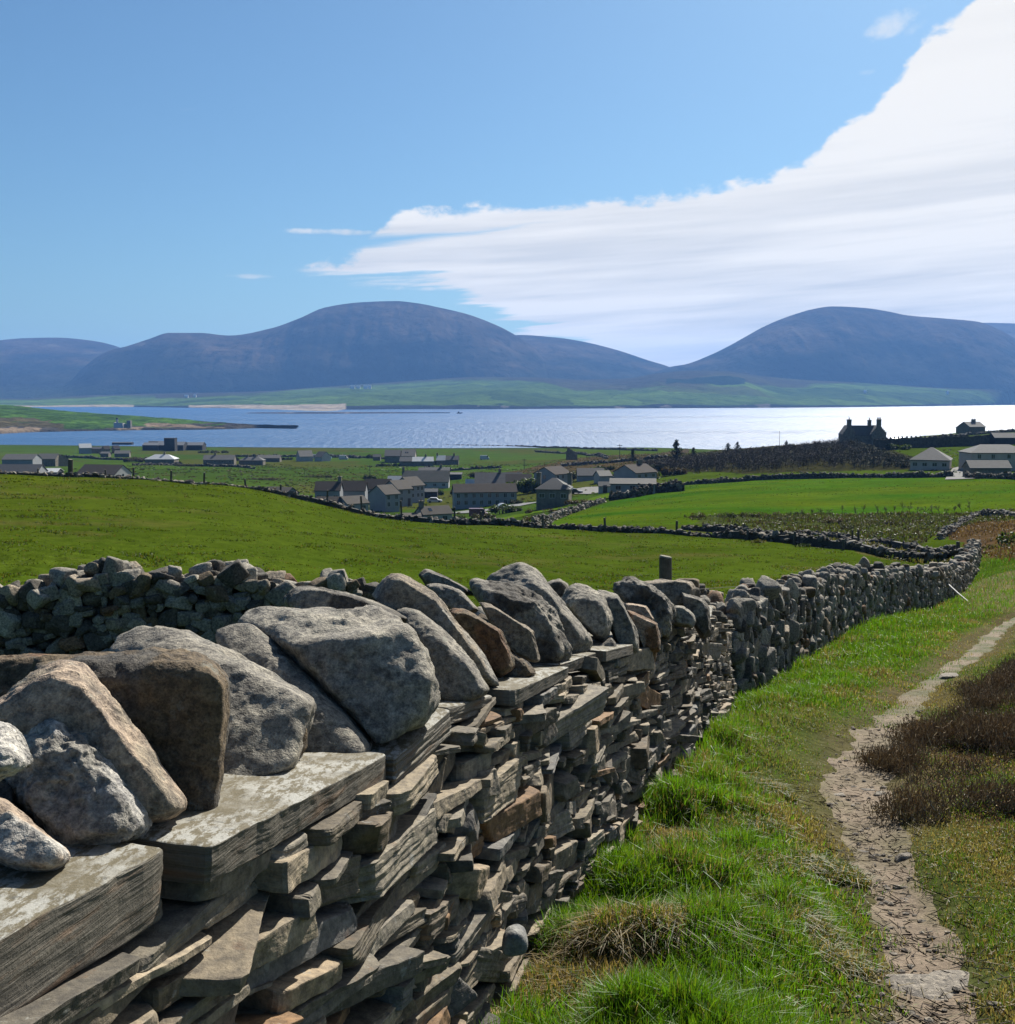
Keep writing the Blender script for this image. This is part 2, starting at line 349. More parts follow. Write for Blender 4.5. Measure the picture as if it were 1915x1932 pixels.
# wall face line (top edge of the flagstone wall, path side) : y -> x, ledge height
WY = [-1.5, .4, 1.56, 2.05, 2.53, 3.0, 4.1, 5.5, 7.7, 9.5, 11, 12.4]
WX = [-1.62, -1.06, -.745, -.61, -.455, -.33, -.03, .43, 1.17, 1.72, 2.12, 2.42]
WZ = [-.42, -.65, -.787, -.846, -.904, -.96, -1.09, -1.26, -1.53, -1.80, -2.12, -2.42]
def wx(y): return pchip(WY, WX, y)
def wz(y): return pchip(WY, WZ, y)
W2 = [(2.55, 12.2), (2.95, 13.0), (3.62, 14.5), (4.45, 16.4), (5.6, 19), (7.3, 22.5), (9.1, 26), (10.9, 29.2), (12.4, 32), (14.5, 36), (17.5, 42.5), (20.6, 49.5), (23.8, 57)]
HEATH = gp([(1705, 1572), (1692, 1510), (1704, 1440), (1735, 1392), (1782, 1348), (1830, 1318), (1880, 1275), (1945, 1232), (2200, 1190), (2300, 1560), (1915, 1575), (1790, 1555)])
HEATH2 = gp([(1850, 1045), (1770, 1003), (1860, 985), (2300, 985), (2300, 1062), (1900, 1062)])
def H(x, y):
    x = np.asarray(x, float); y = np.asarray(y, float); z = Hb(x, y); near = 1-sst(y, 25, 60)
    d, par, side = seg_dist(x, y, PATHPTS); hw = np.interp(par, range(len(PATHPTS)), [p[2] for p in PATHPTS])
    rightwall = sst(x-wx(np.clip(y, -1.5, 12.4)), -.1, .2)
    e = d-hw
    z = z-.06*(1-sst(e, -.12, .10))*near
    hump = sst(e, .10, .40)*(1-sst(e, .7, 1.6))*(side < 0)*rightwall
    z = z+(.10*hump+.0*side)*near*(1-sst(y, 9, 16))
    tus = fbm(np.stack([x/.42, y/.42, x*0], -1), 3, 5); tus2 = fbm(np.stack([x/1.1, y/1.3, x*0+4], -1), 3, 9)
    amp = sst(e, .0, .25)*near
    amp = sst(e, .1, .8)*near*(1-.6*sst(y, 7, 12)*(x > wx(np.clip(y, -1.5, 12.4))))
    z = z+amp*(np.maximum(tus, -.15)*.19*(side < 0)+np.maximum(tus, -.2)*.04*(side > 0)+.05*tus2)
    z = z+(1-near)*.12*n2d(x, y, 3.5, 4, 3)*(1-sst(y, 120, 300))
    z = z+sst(y, 150, 300)*.8*n2d(x, y, 40, 4, 8)*(1-sst(y, 700, 950))
    return z
def hz(x, y): return float(H(np.array([x]), np.array([y]))[0])

# regions of the land, traced as ground areas
def reg(pts, **kw): return gp(pts, **kw)
G_VERGE = np.array([.034, .066, .008]); G_FIELD = np.array([.042, .068, .007]); G_FIELD2 = np.array([.045, .088, .007])
G_HEATH = np.array([.035, .022, .015]); G_MOOR = np.array([.055, .042, .022]); G_DRY = np.array([.075, .070, .024])
R_SCRUB = reg([(1290, 975), (1450, 972), (1700, 968), (1915, 962), (2100, 960), (2100, 985), (1860, 985), (1770, 1003), (1720, 1045), (1500, 1013), (1350, 998)], y0=30)
R_MOOR = reg([(940, 895), (1010, 880), (1120, 862), (1230, 856), (1300, 845), (1300, 870), (1240, 872), (1180, 890), (1060, 893)], y0=150)
R_WOOD = reg([(1195, 868), (1280, 857), (1380, 846), (1480, 838), (1560, 832), (1620, 834), (1680, 850), (1745, 866), (1740, 887), (1600, 888), (1400, 893), (1200, 890)], y0=200)
R_STRIP = reg([(1440, 1008), (1600, 1020), (1720, 1043), (1800, 1050), (1790, 1064), (1700, 1058), (1550, 1030)], y0=30)
WPTS = [ground_hit(u, v) for u, v in ((1530, 1400), (1560, 1450), (1600, 1500), (1590, 1380))]
def wornmask(x, y):
    d = np.min([np.hypot(x-a, (y-b)*.8) for a, b in WPTS], axis=0); return 1-sst(d+.25*n2d(x, y, .5, 3, 88), .25, .95)
def ground_col(x, y):
    n = len(x); C = np.zeros((n, 3)); b = n2d(x, y, 9, 4, 21)[:, None]; f = n2d(x, y, .8, 4, 22)[:, None]; L = n2d(x, y, 60, 3, 23)[:, None]
    C[:] = G_FIELD
    C *= 1+.25*b+.12*f
    dry = np.clip(n2d(x, y, 5, 5, 31, .65)*2.6-.25, 0, 1)[:, None]*sst(y, 15, 30)[:, None]*(1-sst(y, 100, 130))[:, None]
    C = C*(1-.6*dry)+G_DRY*.6*dry
    yl = (sst(-x, 2, 40)*(y < 130))[:, None]*.35*np.clip(b+.6, 0, 1); C = C*(1-yl)+np.array([.062, .068, .006])*yl
    # right of the walls: verge and heath
    wl = wx(np.clip(y, -1.5, 12.4)); d2, p2, s2 = seg_dist(x, y, W2)
    right = np.where(y < 12.4, x > wl-.3, ((s2 > 0) & (y < 60)) | (x > 23.8+(y-57)*.35))
    V = G_VERGE*(1+.3*f)*np.ones((n, 3)); dv = np.clip(n2d(x, y, .9, 4, 41)*2.2-.25, 0, 1)[:, None]; V = V*(1-.6*dv)+G_DRY*.6*dv
    C = np.where((right & (y < 90))[:, None], V, C)
    hh = fbm(np.stack([x/1.5, y/1.5, x*0], -1), 3, 55)*.5
    dH, _, _ = seg_dist(x, y, HEATH+[HEATH[0]]); inH = np.where(inpoly(x, y, HEATH), -dH, dH)
    mH = (1-sst(inH+hh*.8, -.2, .3))[:, None]
    C = C*(1-mH)+(G_HEATH*1.5*(1+.5*f)+np.array([.012, .022, .0])*np.clip(b+f+.3, 0, 1))*mH
    inH = inpoly(x+b[:, 0]*3, y+b[:, 0]*3, HEATH2)[:, None]; C = np.where(inH, np.array([.070, .047, .026])*(1+.35*f), C)
    # right bank of the path: thin dry turf
    d, par, side = seg_dist(x, y, PATHPTS); hw = np.interp(par, range(len(PATHPTS)), [p[2] for p in PATHPTS]); e = d-hw
    wear = (1-sst(e+.12*f[:, 0], .0, .35))[:, None]*(y < 30)[:, None]
    C = C*(1-.75*wear)+np.array([.10, .08, .052])*.75*wear
    WORN = wornmask(x, y)[:, None]; wn_ = WORN*np.clip(.6+.6*f, 0, 1); C = C*(1-.7*wn_)+np.array([.085, .082, .040])*.7*wn_
    rb = ((side > 0) & (y < 7) & right)[:, None]*(1-mH)*(.55+.3*f); C = C*(1-rb)+np.array([.046, .064, .016])*rb
    d, par, side = seg_dist(x, y, PATH2); m = ((1-sst(d, .5, 1.3))*(y < 60))[:, None]*.7; C = C*(1-m)+np.array([.13, .11, .065])*m
    m = (1-sst(np.abs(y-22), 3, 7))[:, None]*(x > 9)[:, None]*np.clip(b+.4, 0, 1)*.5; C = C*(1-m)+G_HEATH*1.3*m
    # beyond the first field
    far = y > 118
    q = np.floor((x*.8+y*.35)/75+.5*b[:, 0])*7.13+np.floor((y+.2*x+20*b[:, 0])/95)*3.71; hsh = (np.sin(q*12.9898)*43758.5453) % 1
    FF = np.array([.042, .078, .012])*(1-.35*hsh[:, None])*(1+.18*b)+np.array([.02, .004, .004])*(hsh[:, None] > .7)
    isf = (far & (x < 40+0*(y))) & ~inpoly(x, y, [(20, 110), (400, 110), (400, 285), (48, 285), (10, 170)])
    ff2 = np.clip(n2d(x, y, 22, 5, 131, .6)*2.2-.2, 0, 1)[:, None]; FF = FF*(1-.55*ff2)+np.array([.052, .052, .020])*.55*ff2; C = np.where((isf & (y > 150))[:, None], FF, C)
    f2 = inpoly(x, y, [(-1, 108), (400, 96), (400, 290), (42, 275), (12, 190)])[:, None]; gw_ = np.clip(n2d(x, y, 14, 5, 133, .6)*2, -1, 1)[:, None]; C = np.where(f2, (G_FIELD2*(1+.22*b+.16*f)+np.array([.016, .004, .0])*gw_)*np.ones((n, 3)), C)
    for P_, cc_, am in ((R_SCRUB, np.array([.042, .054, .018]), .5), (R_MOOR, G_MOOR, .45), (R_STRIP, np.array([.065, .064, .022]), .35)):
        m = inpoly(x+3*b[:, 0], y+3*b[:, 0], P_)[:, None]; C = np.where(m, cc_*(1+am*f+am*b), C)
    sh = (Hb(x, y) < SEA+.4) & (y > 600); C[sh] = (.03, .035, .02)
    m = inpoly(x, y, R_WOOD); C[m] = np.array([.030, .030, .013])*(1+.5*f[m])
    return np.clip(C, .004, .9)
ys = np.concatenate([np.linspace(-4, 2, 30)[:-1], np.exp(np.linspace(math.log(2), math.log(1180), 760))])
ts = np.sort(np.concatenate([np.linspace(-1, 1, 420), np.linspace(-.12, .62, 330)]))
TT, YY = np.meshgrid(ts, ys); XX = TT*(4.2+.62*np.maximum(YY, 0)+0*YY)
def gridmesh(name, X, Y, Z, m, col=None, **kw):
    r, c = X.shape; idx = np.arange(r*c).reshape(r, c)
    F4 = np.stack([idx[:-1, :-1], idx[:-1, 1:], idx[1:, 1:], idx[1:, :-1]], -1).reshape(-1, 4)
    return mesh(name, np.stack([X.ravel(), Y.ravel(), Z.ravel()], -1), [F4], m, col=col, smooth=True, **kw)
ZZ = H(XX.ravel(), YY.ravel()).reshape(XX.shape)
GCOL = ground_col(XX.ravel(), YY.ravel())
gridmesh('ground', XX, YY, ZZ, M_GROUND, GCOL, kind='structure')
# path sheet
def path_sheet(name, pts, seed, col0, **kw):
    L = [0]
    for a, b in zip(pts[:-1], pts[1:]): L.append(L[-1]+math.hypot(b[0]-a[0], b[1]-a[1]))
    s = np.linspace(0, L[-1], int(L[-1]/.05)); px = pchip(L, [p[0] for p in pts], s); py = pchip(L, [p[1] for p in pts], s); hw = np.interp(s, L, [p[2] for p in pts]); hw = hw*(1-.42*sst(py, 8.5, 12))
    tx = np.gradient(px); ty = np.gradient(py); n_ = np.hypot(tx, ty); nx, ny = ty/n_, -tx/n_
    tt = np.linspace(-1, 1, 29); X = []; Y = []
    jl = 1+.60*fbm(np.stack([s*3, s*0, s*0], -1), 4, seed); jr = 1+.60*fbm(np.stack([s*3, s*0+9, s*0], -1), 4, seed)
    w_ = np.where(tt[None] < 0, jl[:, None], jr[:, None])*hw[:, None]*tt[None]
    X = px[:, None]+nx[:, None]*w_; Y = py[:, None]+ny[:, None]*w_
    Z = H(X.ravel(), Y.ravel()).reshape(X.shape)+.012-.016*np.abs(tt[None])**6+.01*n2d(X.ravel(), Y.ravel(), .13, 3, seed).reshape(X.shape)*(1-np.abs(tt[None])**3)
    g = np.clip(n2d(X.ravel(), Y.ravel(), .35, 4, seed+3)*2.2-.1+.9*(np.abs(np.tile(tt, len(s)))-.6), 0, 1)[:, None]
    C = np.array(col0)*(1-.5*g)+np.array([.10, .095, .04])*.5*g; ff_ = (.18+sst(Y.ravel(), 8, 14)*.72)[:, None]*np.clip(.62+n2d(X.ravel(), Y.ravel(), .5, 4, 99)[:, None]*1.6, 0, 1); C = C*(1-ff_)+np.array([.062, .074, .026])*ff_
    return gridmesh(name, X, Y, Z, M_PATH, C, kind='structure', **kw)
path_sheet('path', PATHPTS, 3, (.182, .144, .106))

# sea
sy = np.exp(np.linspace(math.log(500), math.log(9500), 60)); sx = np.linspace(-1, 1, 40)
SX, SY = np.meshgrid(sx, sy); gridmesh('sea', SX*9000, SY, SX*0+SEA, M_SEA, kind='structure')

# ---------------------------------------------------------------- far hills and shores
def ridge(name, topl, bot, Yr, u0, u1, nu=300, nt=70, prof=1.0, gul=.05, colf=None, zb=None, Yb=None, back=.35, seed=1, m=M_FAR, jag=0.0, bulge=0.0, **kw):
    us = np.linspace(u0, u1, nu); tv = pchip(*zip(*topl), us)
    if Yb is None: bv = pchip(*zip(*bot), us); Yb_ = np.array([SEA/rr(v) for v in bv])
    else: Yb_ = np.full(nu, float(Yb)) if np.isscalar(Yb) else pchip(*zip(*Yb), us)
    zb_ = SEA if zb is None else zb
    Yr_ = np.full(nu, float(Yr)) if np.isscalar(Yr) else pchip(*zip(*Yr), us)
    zr = np.array([rr(v) for v in tv])*Yr_
    t = np.concatenate([np.linspace(0, 1, nt), 1+np.linspace(.03, back, 12)]); T, U = np.meshgrid(t, np.arange(nu), indexing='ij')
    Y = Yb_[U]+(Yr_[U]-Yb_[U])*T
    A = np.array([ray(u, 966)[0]/ray(u, 966)[1] for u in us])[U]
    X = A*Y
    tc_ = np.clip(T, 0, 1); p = tc_**prof
    if bulge: p = p+bulge*np.sin(np.pi*tc_)*(.5+.5*n2d(X.ravel(), Y.ravel()*.3, 900, 3, seed+5).reshape(X.shape))
    Z = zb_+(zr[U]-zb_)*p
    hgt = np.maximum(zr[U]-zb_, 1)
    g = fbm(np.stack([X.ravel()/420, Y.ravel()/1500, X.ravel()*0], -1), 5, seed); g = -np.abs(g).reshape(X.shape)+.15
    g2 = fbm(np.stack([X.ravel()/110, Y.ravel()/420, X.ravel()*0], -1), 4, seed+8).reshape(X.shape)
    env = np.sin(np.pi*tc_)**.8
    Z = Z+hgt*gul*(g*env+.22*g2*env)
    if jag: Z = Z+jag*fbm(np.stack([U.ravel()/6., T.ravel()*6, T.ravel()*0], -1), 4, seed+2).reshape(X.shape)*(tc_ > .02)
    Z = np.where(T > 1, zr[U]-(T-1)**2*hgt*3-(T-1)*hgt*.25, Z); Z = np.where(T <= 0, zb_-4, Z)
    C = colf(X.ravel(), Y.ravel(), Z.ravel(), T.ravel(), us[U].ravel())
    return gridmesh(name, X, Y, Z, m, C, kind='structure', **kw)
def hill_col(x, y, z, t, u):
    n = fbm(np.stack([x/500, y/700, z/90], -1), 5, 3)[:, None]; m = fbm(np.stack([x/140+z/90, z/60, y/500], -1), 5, 6)[:, None]
    hi = sst(z+190*n[:, 0]+40*m[:, 0], 120, 330)[:, None]
    c = np.array([.018, .020, .014])*(1-hi)+np.array([.050, .038, .027])*hi
    c = c*(1+.75*n+.45*m)
    lo = (1-sst(z+30*n[:, 0], -10, 70))[:, None]; c = c*(1-.55*lo)+np.array([.036, .046, .016])*.55*lo
    scr = np.clip(m*2.5-.8, 0, 1)*sst(z, 220, 300)[:, None]*(1-sst(z, 380, 470))[:, None]; crag = np.clip(fbm(np.stack([x/45, z/22, y/300], -1), 4, 61)*3-.5, 0, 1)[:, None]*sst(z, 90, 170)[:, None]*(1-sst(z, 290, 360))[:, None]; c = c*(1-.55*crag); c = c*(1-.75*scr)+np.array([.095, .087, .072])*.75*scr
    return np.clip(c, .01, .6)
ridge('hill_far_west', [(-700, 690), (-300, 655), (0, 643), (60, 638), (120, 637), (180, 642), (235, 655), (290, 700), (330, 740)], None, 8600, -700, 330, 220, prof=.8, gul=.10, colf=hill_col, zb=-30, Yb=6200, seed=31)
ridge('hill_rounded_main', [(-500, 765), (-100, 761), (40, 752), (140, 715), (190, 676), (215, 662), (250, 653), (290, 640), (330, 628), (385, 628), (440, 633), (520, 619), (570, 601), (620, 580), (690, 570), (750, 568), (790, 572), (830, 580), (880, 592), (940, 615), (975, 634), (1010, 660), (1050, 700), (1100, 740)], None, 6900, -500, 1100, 620, 120, prof=.62, gul=.24, bulge=.12, colf=hill_col, zb=-20, Yb=5950, seed=12)
ridge('hill_shoulder', [(800, 680), (900, 650), (980, 632), (1050, 637), (1100, 645), (1160, 660), (1220, 680), (1258, 692), (1300, 718), (1340, 740)], None, 7700, 800, 1340, 200, prof=.7, gul=.10, colf=hill_col, zb=-20, Yb=6000, seed=5)
ridge('hill_rounded_right', [(1150, 735), (1200, 716), (1262, 692), (1290, 687), (1330, 672), (1365, 655), (1400, 635), (1430, 618), (1460, 604), (1490, 593), (1520, 584), (1560, 578), (1620, 581), (1660, 587), (1700, 595), (1770, 601), (1830, 607), (1870, 622), (1915, 648), (2000, 700), (2150, 740), (2300, 755)], None, 7000, 1150, 2300, 480, 120, prof=.62, gul=.20, bulge=.12, colf=hill_col, zb=-20, Yb=5950, seed=77)
ridge('hill_far_east', [(1700, 680), (1780, 630), (1840, 609), (1915, 611), (2050, 640), (2300, 690)], None, 8800, 1700, 2300, 120, prof=.8, gul=.08, colf=hill_col, zb=-30, Yb=6500, seed=41)
def low_col(x, y, z, t, u):
    n = fbm(np.stack([x/350, y/350, x*0], -1), 4, 13); m = fbm(np.stack([x/60, y/120, x*0], -1), 3, 15)[:, None]
    q = np.floor((x+.35*y)/330+.8*n)*5.17+np.floor((y-.2*x)/230+.8*n)*9.3; h = ((np.sin(q*12.9898)*43758.5453) % 1)[:, None]
    c = np.array([.075, .125, .022])*(1-.55*h)*(1+.2*m)
    frst = (u > 1255) & (u < 1400) & (t > .50+.1*n) & (t < .68+.1*n); hedge = (np.abs(((x+.35*y)/330+.8*n) % 1-.5) > .485) | (np.abs(((y-.2*x)/230+.8*n) % 1-.5) > .48); c[hedge] *= .6
    moor = sst(t+.3*n+.25*np.sin(u/160.)*(u > 300), .62, .82)[:, None]; c = c*(1-moor)+np.array([.034, .030, .018])*moor
    kn = sst(n, .12, .3)[:, None]*(u > 1050)[:, None]*.6; c = c*(1-kn)+np.array([.05, .05, .02])*kn
    c[frst] = (.012, .02, .012)
    sand = ((u < 260) | ((u > 360) & (u < 655)) | (u > 1900)) & (t < .10); rock = (t < .028) | ((~sand) & (t < .045+.035*np.clip(n+.4*m[:, 0], -1, 1)*(u > 900)))
    c[rock] = (.02, .02, .02); c[sand & (t > .004)] = (.26, .22, .17)
    sp_ = (m[:, 0]+.5*n > .22) & rock & (u > 900); c[sp_] = (.11, .10, .09)
    return np.clip(c, .01, .8)
LOWT = [(-800, 745), (-200, 752), (40, 752), (200, 745), (330, 742), (500, 738), (600, 731), (700, 724), (800, 717), (900, 711), (1000, 712), (1100, 716), (1180, 714), (1240, 704), (1300, 699), (1360, 700), (1420, 708), (1500, 716), (1600, 721), (1750, 731), (1915, 737), (2100, 742), (2500, 748)]
ridge('far_shore_farmland', LOWT, [(-800, 771), (0, 768), (250, 768), (400, 770), (560, 772), (650, 773), (760, 772), (900, 772), (1100, 771), (1300, 770), (1500, 769), (1700, 767), (1915, 764), (2500, 760)], 5900, -800, 2500, 900, 160, prof=.75, gul=.30, colf=low_col, seed=23, back=.2, jag=1.5)
def flat_col(base, spot):
    def f(x, y, z, t, u):
        m = fbm(np.stack([x/25, y/60, x*0], -1), 4, 19)[:, None]; return np.clip(np.array(base)*(1+.4*m)+np.array(spot)*np.clip(m*3-.9, 0, 1), .01, .7)
    return f
ridge('far_beach', [(395, 767.2), (520, 766.5), (640, 766.5), (655, 769)], [(395, 769.5), (520, 773.0), (620, 776.5), (655, 773)], 4700, 400, 652, 80, 12, prof=.8, gul=0, colf=flat_col((.27, .235, .185), (0, 0, 0)), seed=2, back=.03)
ridge('rock_skerry', [(455, 778.9), (560, 777.6), (700, 777.6), (860, 778.3)], [(455, 779.6), (560, 780.6), (700, 780.2), (860, 779.2)], 3060, 470, 850, 160, 8, gul=0, colf=flat_col((.05, .045, .045), (.1, .1, .1)), seed=4, back=.01, jag=.7)
def prom_col(x, y, z, t, u):
    n = fbm(np.stack([x/50, y/80, x*0], -1), 4, 33); c = np.array([.040, .080, .012])*(1+.3*n[:, None])
    uu = u; u = u+45*n+25*fbm(np.stack([x/14, y/40, x*0], -1), 3, 71); br = (u < 110) & (t < .30+.2*n) ; c[br] = (.06, .052, .026)
    tip = sst(u, 330, 470); rk = t < (.10+.16*n+1.4*tip); c[rk] = (.045, .042, .038)
    sd_ = (t > .12) & (t < .30+.2*n) & (u > 300) & (u < 400); c[sd_] = (.15, .115, .08)
    sd_ = (t > .015) & (t < .07+.1*n) & ((u < 80) | ((u > 225) & (u < 285))); c[sd_] = (.16, .125, .09)
    g_ = fbm(np.stack([x/9, y/30, x*0], -1), 4, 72)[:, None]; return np.clip(c*(1+.3*n[:, None]+.5*g_), .008, .5)
ridge('promontory', [(-900, 735), (-300, 752), (-100, 758), (0, 763), (60, 768), (150, 777), (250, 784), (345, 791), (420, 797), (480, 800.5), (566, 803.2)], [(-900, 822), (-300, 822), (0, 819), (60, 816), (100, 815), (250, 812), (400, 810.5), (470, 808.5), (566, 804.6)],
      [(-900, 2500), (0, 2050), (150, 1900), (300, 1760), (420, 1660), (566, 1590)], -900, 566, 420, 60, prof=.60, gul=.02, colf=prom_col, seed=9, back=.03, jag=1.6)
# air
bm = bmesh.new(); bmesh.ops.create_cube(bm, size=1)
hm = bpy.data.materials.new('haze_air'); hm.use_nodes = True; hm.node_tree.nodes.clear(); k = NT(hm.node_tree)
hv = k.node('ShaderNodeVolumePrincipled', {'Color': c3(.20, .45, 1.0), 'Density': 6.0e-5, 'Anisotropy': .2})
k.l.new(hv.outputs[0], k.node('ShaderNodeOutputMaterial').inputs['Volume'])
me = bpy.data.meshes.new('haze'); bm.to_mesh(me); bm.free(); me.materials.append(hm)
haze = bpy.data.objects.new('haze', me); COL.objects.link(haze); haze.location = (0, 6500, 250); haze.scale = (24000, 14000, 620); haze['kind'] = 'stuff'
# ---------------------------------------------------------------- stones
_ico = {}
def ico(l):
    if l not in _ico:
        b = bmesh.new(); bmesh.ops.create_icosphere(b, subdivisions=l, radius=1); b.verts.ensure_lookup_table()
        _ico[l] = (np.array([v.co[:] for v in b.verts]), np.array([[v.index for v in f.verts] for f in b.faces])); b.free()
    return _ico[l]
_cub = {}
def cub(n):
    if n not in _cub:
        b = bmesh.new(); bmesh.ops.create_cube(b, size=2); bmesh.ops.subdivide_edges(b, edges=b.edges, cuts=n, use_grid_fill=True)
        b.verts.ensure_lookup_table(); _cub[n] = (np.array([v.co[:] for v in b.verts]), np.array([[v.index for v in f.verts] for f in b.faces])); b.free()
    return _cub[n]
def gauge(X, N, D, p): return (np.maximum(X@(N/D[:, None]).T, 0)**p).sum(1)**(1/p)
def rock_poly(N, D, ext, level=4, p=14, amp=.02, oct=5, freq=4.0, seed=0, off=(0, 0, 0)):
    B, F_ = ico(level); X = B*np.asarray(ext); V = X/gauge(X, N, D, p)[:, None]
    s = float(np.mean(ext)); Nn = V/np.maximum(np.linalg.norm(V, axis=1), 1e-6)[:, None]; Q = V+np.asarray(off)
    d = fbm(Q*freq/s*.5, oct, seed, .55); r2 = -np.abs(fbm(Q*freq/s*.9+9, 4, seed+7))
    return V+Nn*((d+.6*(r2+.15))*amp)[:, None], F_
def rand_rock(L, level, seed, rng, flat=.7, p=10, amp=.05):
    k = rng.integers(6, 11); N = rng.normal(size=(k, 3)); N /= np.linalg.norm(N, axis=1)[:, None]
    N = np.concatenate([N, [[1, 0, 0], [-1, 0, 0], [0, 1, 0], [0, -1, 0], [0, 0, 1], [0, 0, -1]]])
    D = rng.uniform(.66, 1.0, len(N)); ext = np.array([1, rng.uniform(.6, .95), flat*rng.uniform(.7, 1.2)])
    V, F_ = rock_poly(N, D, (1, 1, 1), level, p, amp, 4, 3., seed, (seed*3.1 % 50, 0, 0)); return V*ext*L/2, F_
def rotm(ax, an):
    from mathutils import Matrix
    return np.array(Matrix.Rotation(an, 3, Vector(ax)))
TINT0 = dict(grey=(.21, .205, .195), pale=(.36, .36, .355), white=(.50, .51, .53), warm=(.23, .205, .175), pink=(.33, .275, .235), orange=(.22, .135, .085), dark=(.115, .11, .105), brown=(.17, .135, .095), lit=(.27, .265, .25))
TINT = {k_: tuple(x*(.92 if k_ in ('grey', 'lit', 'warm', 'pink') else .66)*q for x, q in zip(v_, (1.05, 1.0, .91))) for k_, v_ in TINT0.items()}
def boulder(name, label, sil, Y, lean=.0009, thick=.22, fk=.82, fc=None, front=None, tint='grey', tint2=None, p=16, amp=.012, level=6, freq=5., dback=.12, bk=.86):
    """a coping boulder: sil = its outline as surveyed, Y = distance of its foot, lean = how it leans away"""
    vb = max(v for u, v in sil); us = np.array([s[0] for s in sil]); vs = np.array([s[1] for s in sil])
    c = (us.mean(), vs.mean()) if fc is None else fc
    P3 = []
    fr = front if front else [(c[0]+(u-c[0])*fk, c[1]+(v-c[1])*fk) for u, v in sil]
    for u, v in fr: P3.append(at(u, v, Y+lean*(vb-v)))
    for u, v in sil: P3.append(at(u, v, Y+lean*(vb-v)+thick*.45))
    cc = (us.mean(), vs.mean()+ (vb-vs.mean())*.3)
    for u, v in sil: P3.append(at(cc[0]+(u-cc[0])*bk, cc[1]+(v-cc[1])*bk, Y+lean*(vb-v)+thick))
    P3 = np.array([q[:] for q in P3]); ctr = P3.mean(0)
    b = bmesh.new(); vv = [b.verts.new(q-ctr) for q in P3]; r_ = bmesh.ops.convex_hull(b, input=vv)
    b.normal_update(); N = []; D = []
    for f in b.faces:
        n = np.array(f.normal[:]); d = float(n@np.array(f.verts[0].co[:]))
        if d > 1e-4 and f.calc_area() > 1e-6:
            for i, n2 in enumerate(N):
                if n2@n > .995 and abs(D[i]-d) < .004: break
            else: N.append(n); D.append(d)
    b.free(); sd = sum(ord(ch)*(i+3) for i, ch in enumerate(label)) % 9973; rc = np.random.default_rng(sd); Pc = P3-ctr
    for _ in range(7):
        n_ = rc.normal(size=3); n_[1] = -abs(n_[1])*.8; n_ /= np.linalg.norm(n_); N.append(n_); D.append(float((Pc@n_).max())*rc.uniform(.90, .965))
    N = np.array(N); D = np.array(D); p = p*1.7; amp = amp*1.15
    ext = (P3.max(0)-P3.min(0))/2
    sd = abs(hash(label)) % 997 if False else sum(ord(ch)*(i+3) for i, ch in enumerate(label)) % 9973
    V, F_ = rock_poly(N, D, ext, level, p, amp*float(np.mean(ext))*6, 6, freq, sd, ctr*3)
    col = np.array(TINT[tint]); C = np.ones((len(V), 3))*col
    if tint2:
        m = sst(fbm((V+ctr)*7, 4, sd+3), -.05, .2)[:, None]; C = C*(1-m)+np.array(TINT[tint2])*m
    zmin = V[:, 2].min(); org = ctr+np.array([0, 0, zmin])
    return mesh(name, V+ctr, [F_], M_GNEISS, col=C, smooth=True, origin=org, label=label, category='boulder', group='boulders laid along the top of the flagstone wall')
# ---- flagstone wall
WALL = empty('flagstone_wall', (float(wx(4)), 4, hz(wx(4)+.3, 4)), label='near dry stone wall of thin brown flagstones that carries the row of big boulders beside the path', category='stone wall', group='dry stone walls by the path')
WO = np.array(WALL.location[:])
def wall_frame(y):
    """point on top edge of face, tangent, outward normal, slope-following up"""
    e = .05; p = np.array([wx(y), y, wz(y)]); q = np.array([wx(y+e), y+e, wz(y+e)]); t = q-p; t /= np.linalg.norm(t)
    n = np.array([t[1], -t[0], 0]); n /= np.linalg.norm(n); return p, t, n
def slab(L, T, D_, n, rng, p=34, chips=2, skew=.10, amp=.0075, strata=.005):
    """a split flagstone: L along, D_ deep, T thick"""
    N = [[1, 0, 0], [-1, 0, 0], [0, 1, 0], [0, -1, 0], [0, 0, 1], [0, 0, -1]]; D = [L/2, L/2, D_/2, D_/2, T/2, T/2]
    W_ = np.array([[1, .8, .8], [1, .8, .8], [.5, 1, .4], [.5, 1, .4], [.10, .14, 1], [.10, .14, 1]]); N = np.array(N, float)+np.clip(rng.normal(size=(6, 3)), -1.6, 1.6)*W_*skew
    for _ in range(chips):
        s = rng.choice([-1, 1]); q = np.array([s*rng.uniform(.5, 1), -rng.uniform(.2, 1.2), rng.choice([-1, 1])*rng.uniform(.1, 1.1)]); N = np.vstack([N, q])
        qn = q/np.linalg.norm(q); D.append(abs(qn[0])*L/2+abs(qn[1])*D_/2+abs(qn[2])*T/2-rng.uniform(.1, .42)*min(L, D_, T*2.2)*.5)
    ln = np.linalg.norm(N, axis=1); N = N/ln[:, None]; D = np.maximum(np.array(D), .004)
    B, F_ = cub(n); X = B*np.array([L/2, D_/2, T/2]); V = X/gauge(X, N, D, p)[:, None]
    o = rng.uniform(0, 50, 3)
    lay = 1.0 if rng.random() < .35 else .15
    h = fbm(V*np.array([2.5, 2.5, 90])+o, 2, 5); h = np.round(h*3)/3*.6+h*.4
    g = fbm(V*14+o, 4, 6)
    side = np.array([V[:, 0]/L*2, V[:, 1]/D_*2, np.zeros(len(V))]); wgt = np.clip(np.maximum(np.abs(side[0]), np.abs(side[1])), 0, 1)
    V = V+np.stack([side[0], side[1], 0*h], -1)*(h*strata*lay+g*amp)[:, None]
    V[:, 2] += fbm(V*9+o, 4, 8)*amp*.7*min(1, T/.05)
    return V, F_
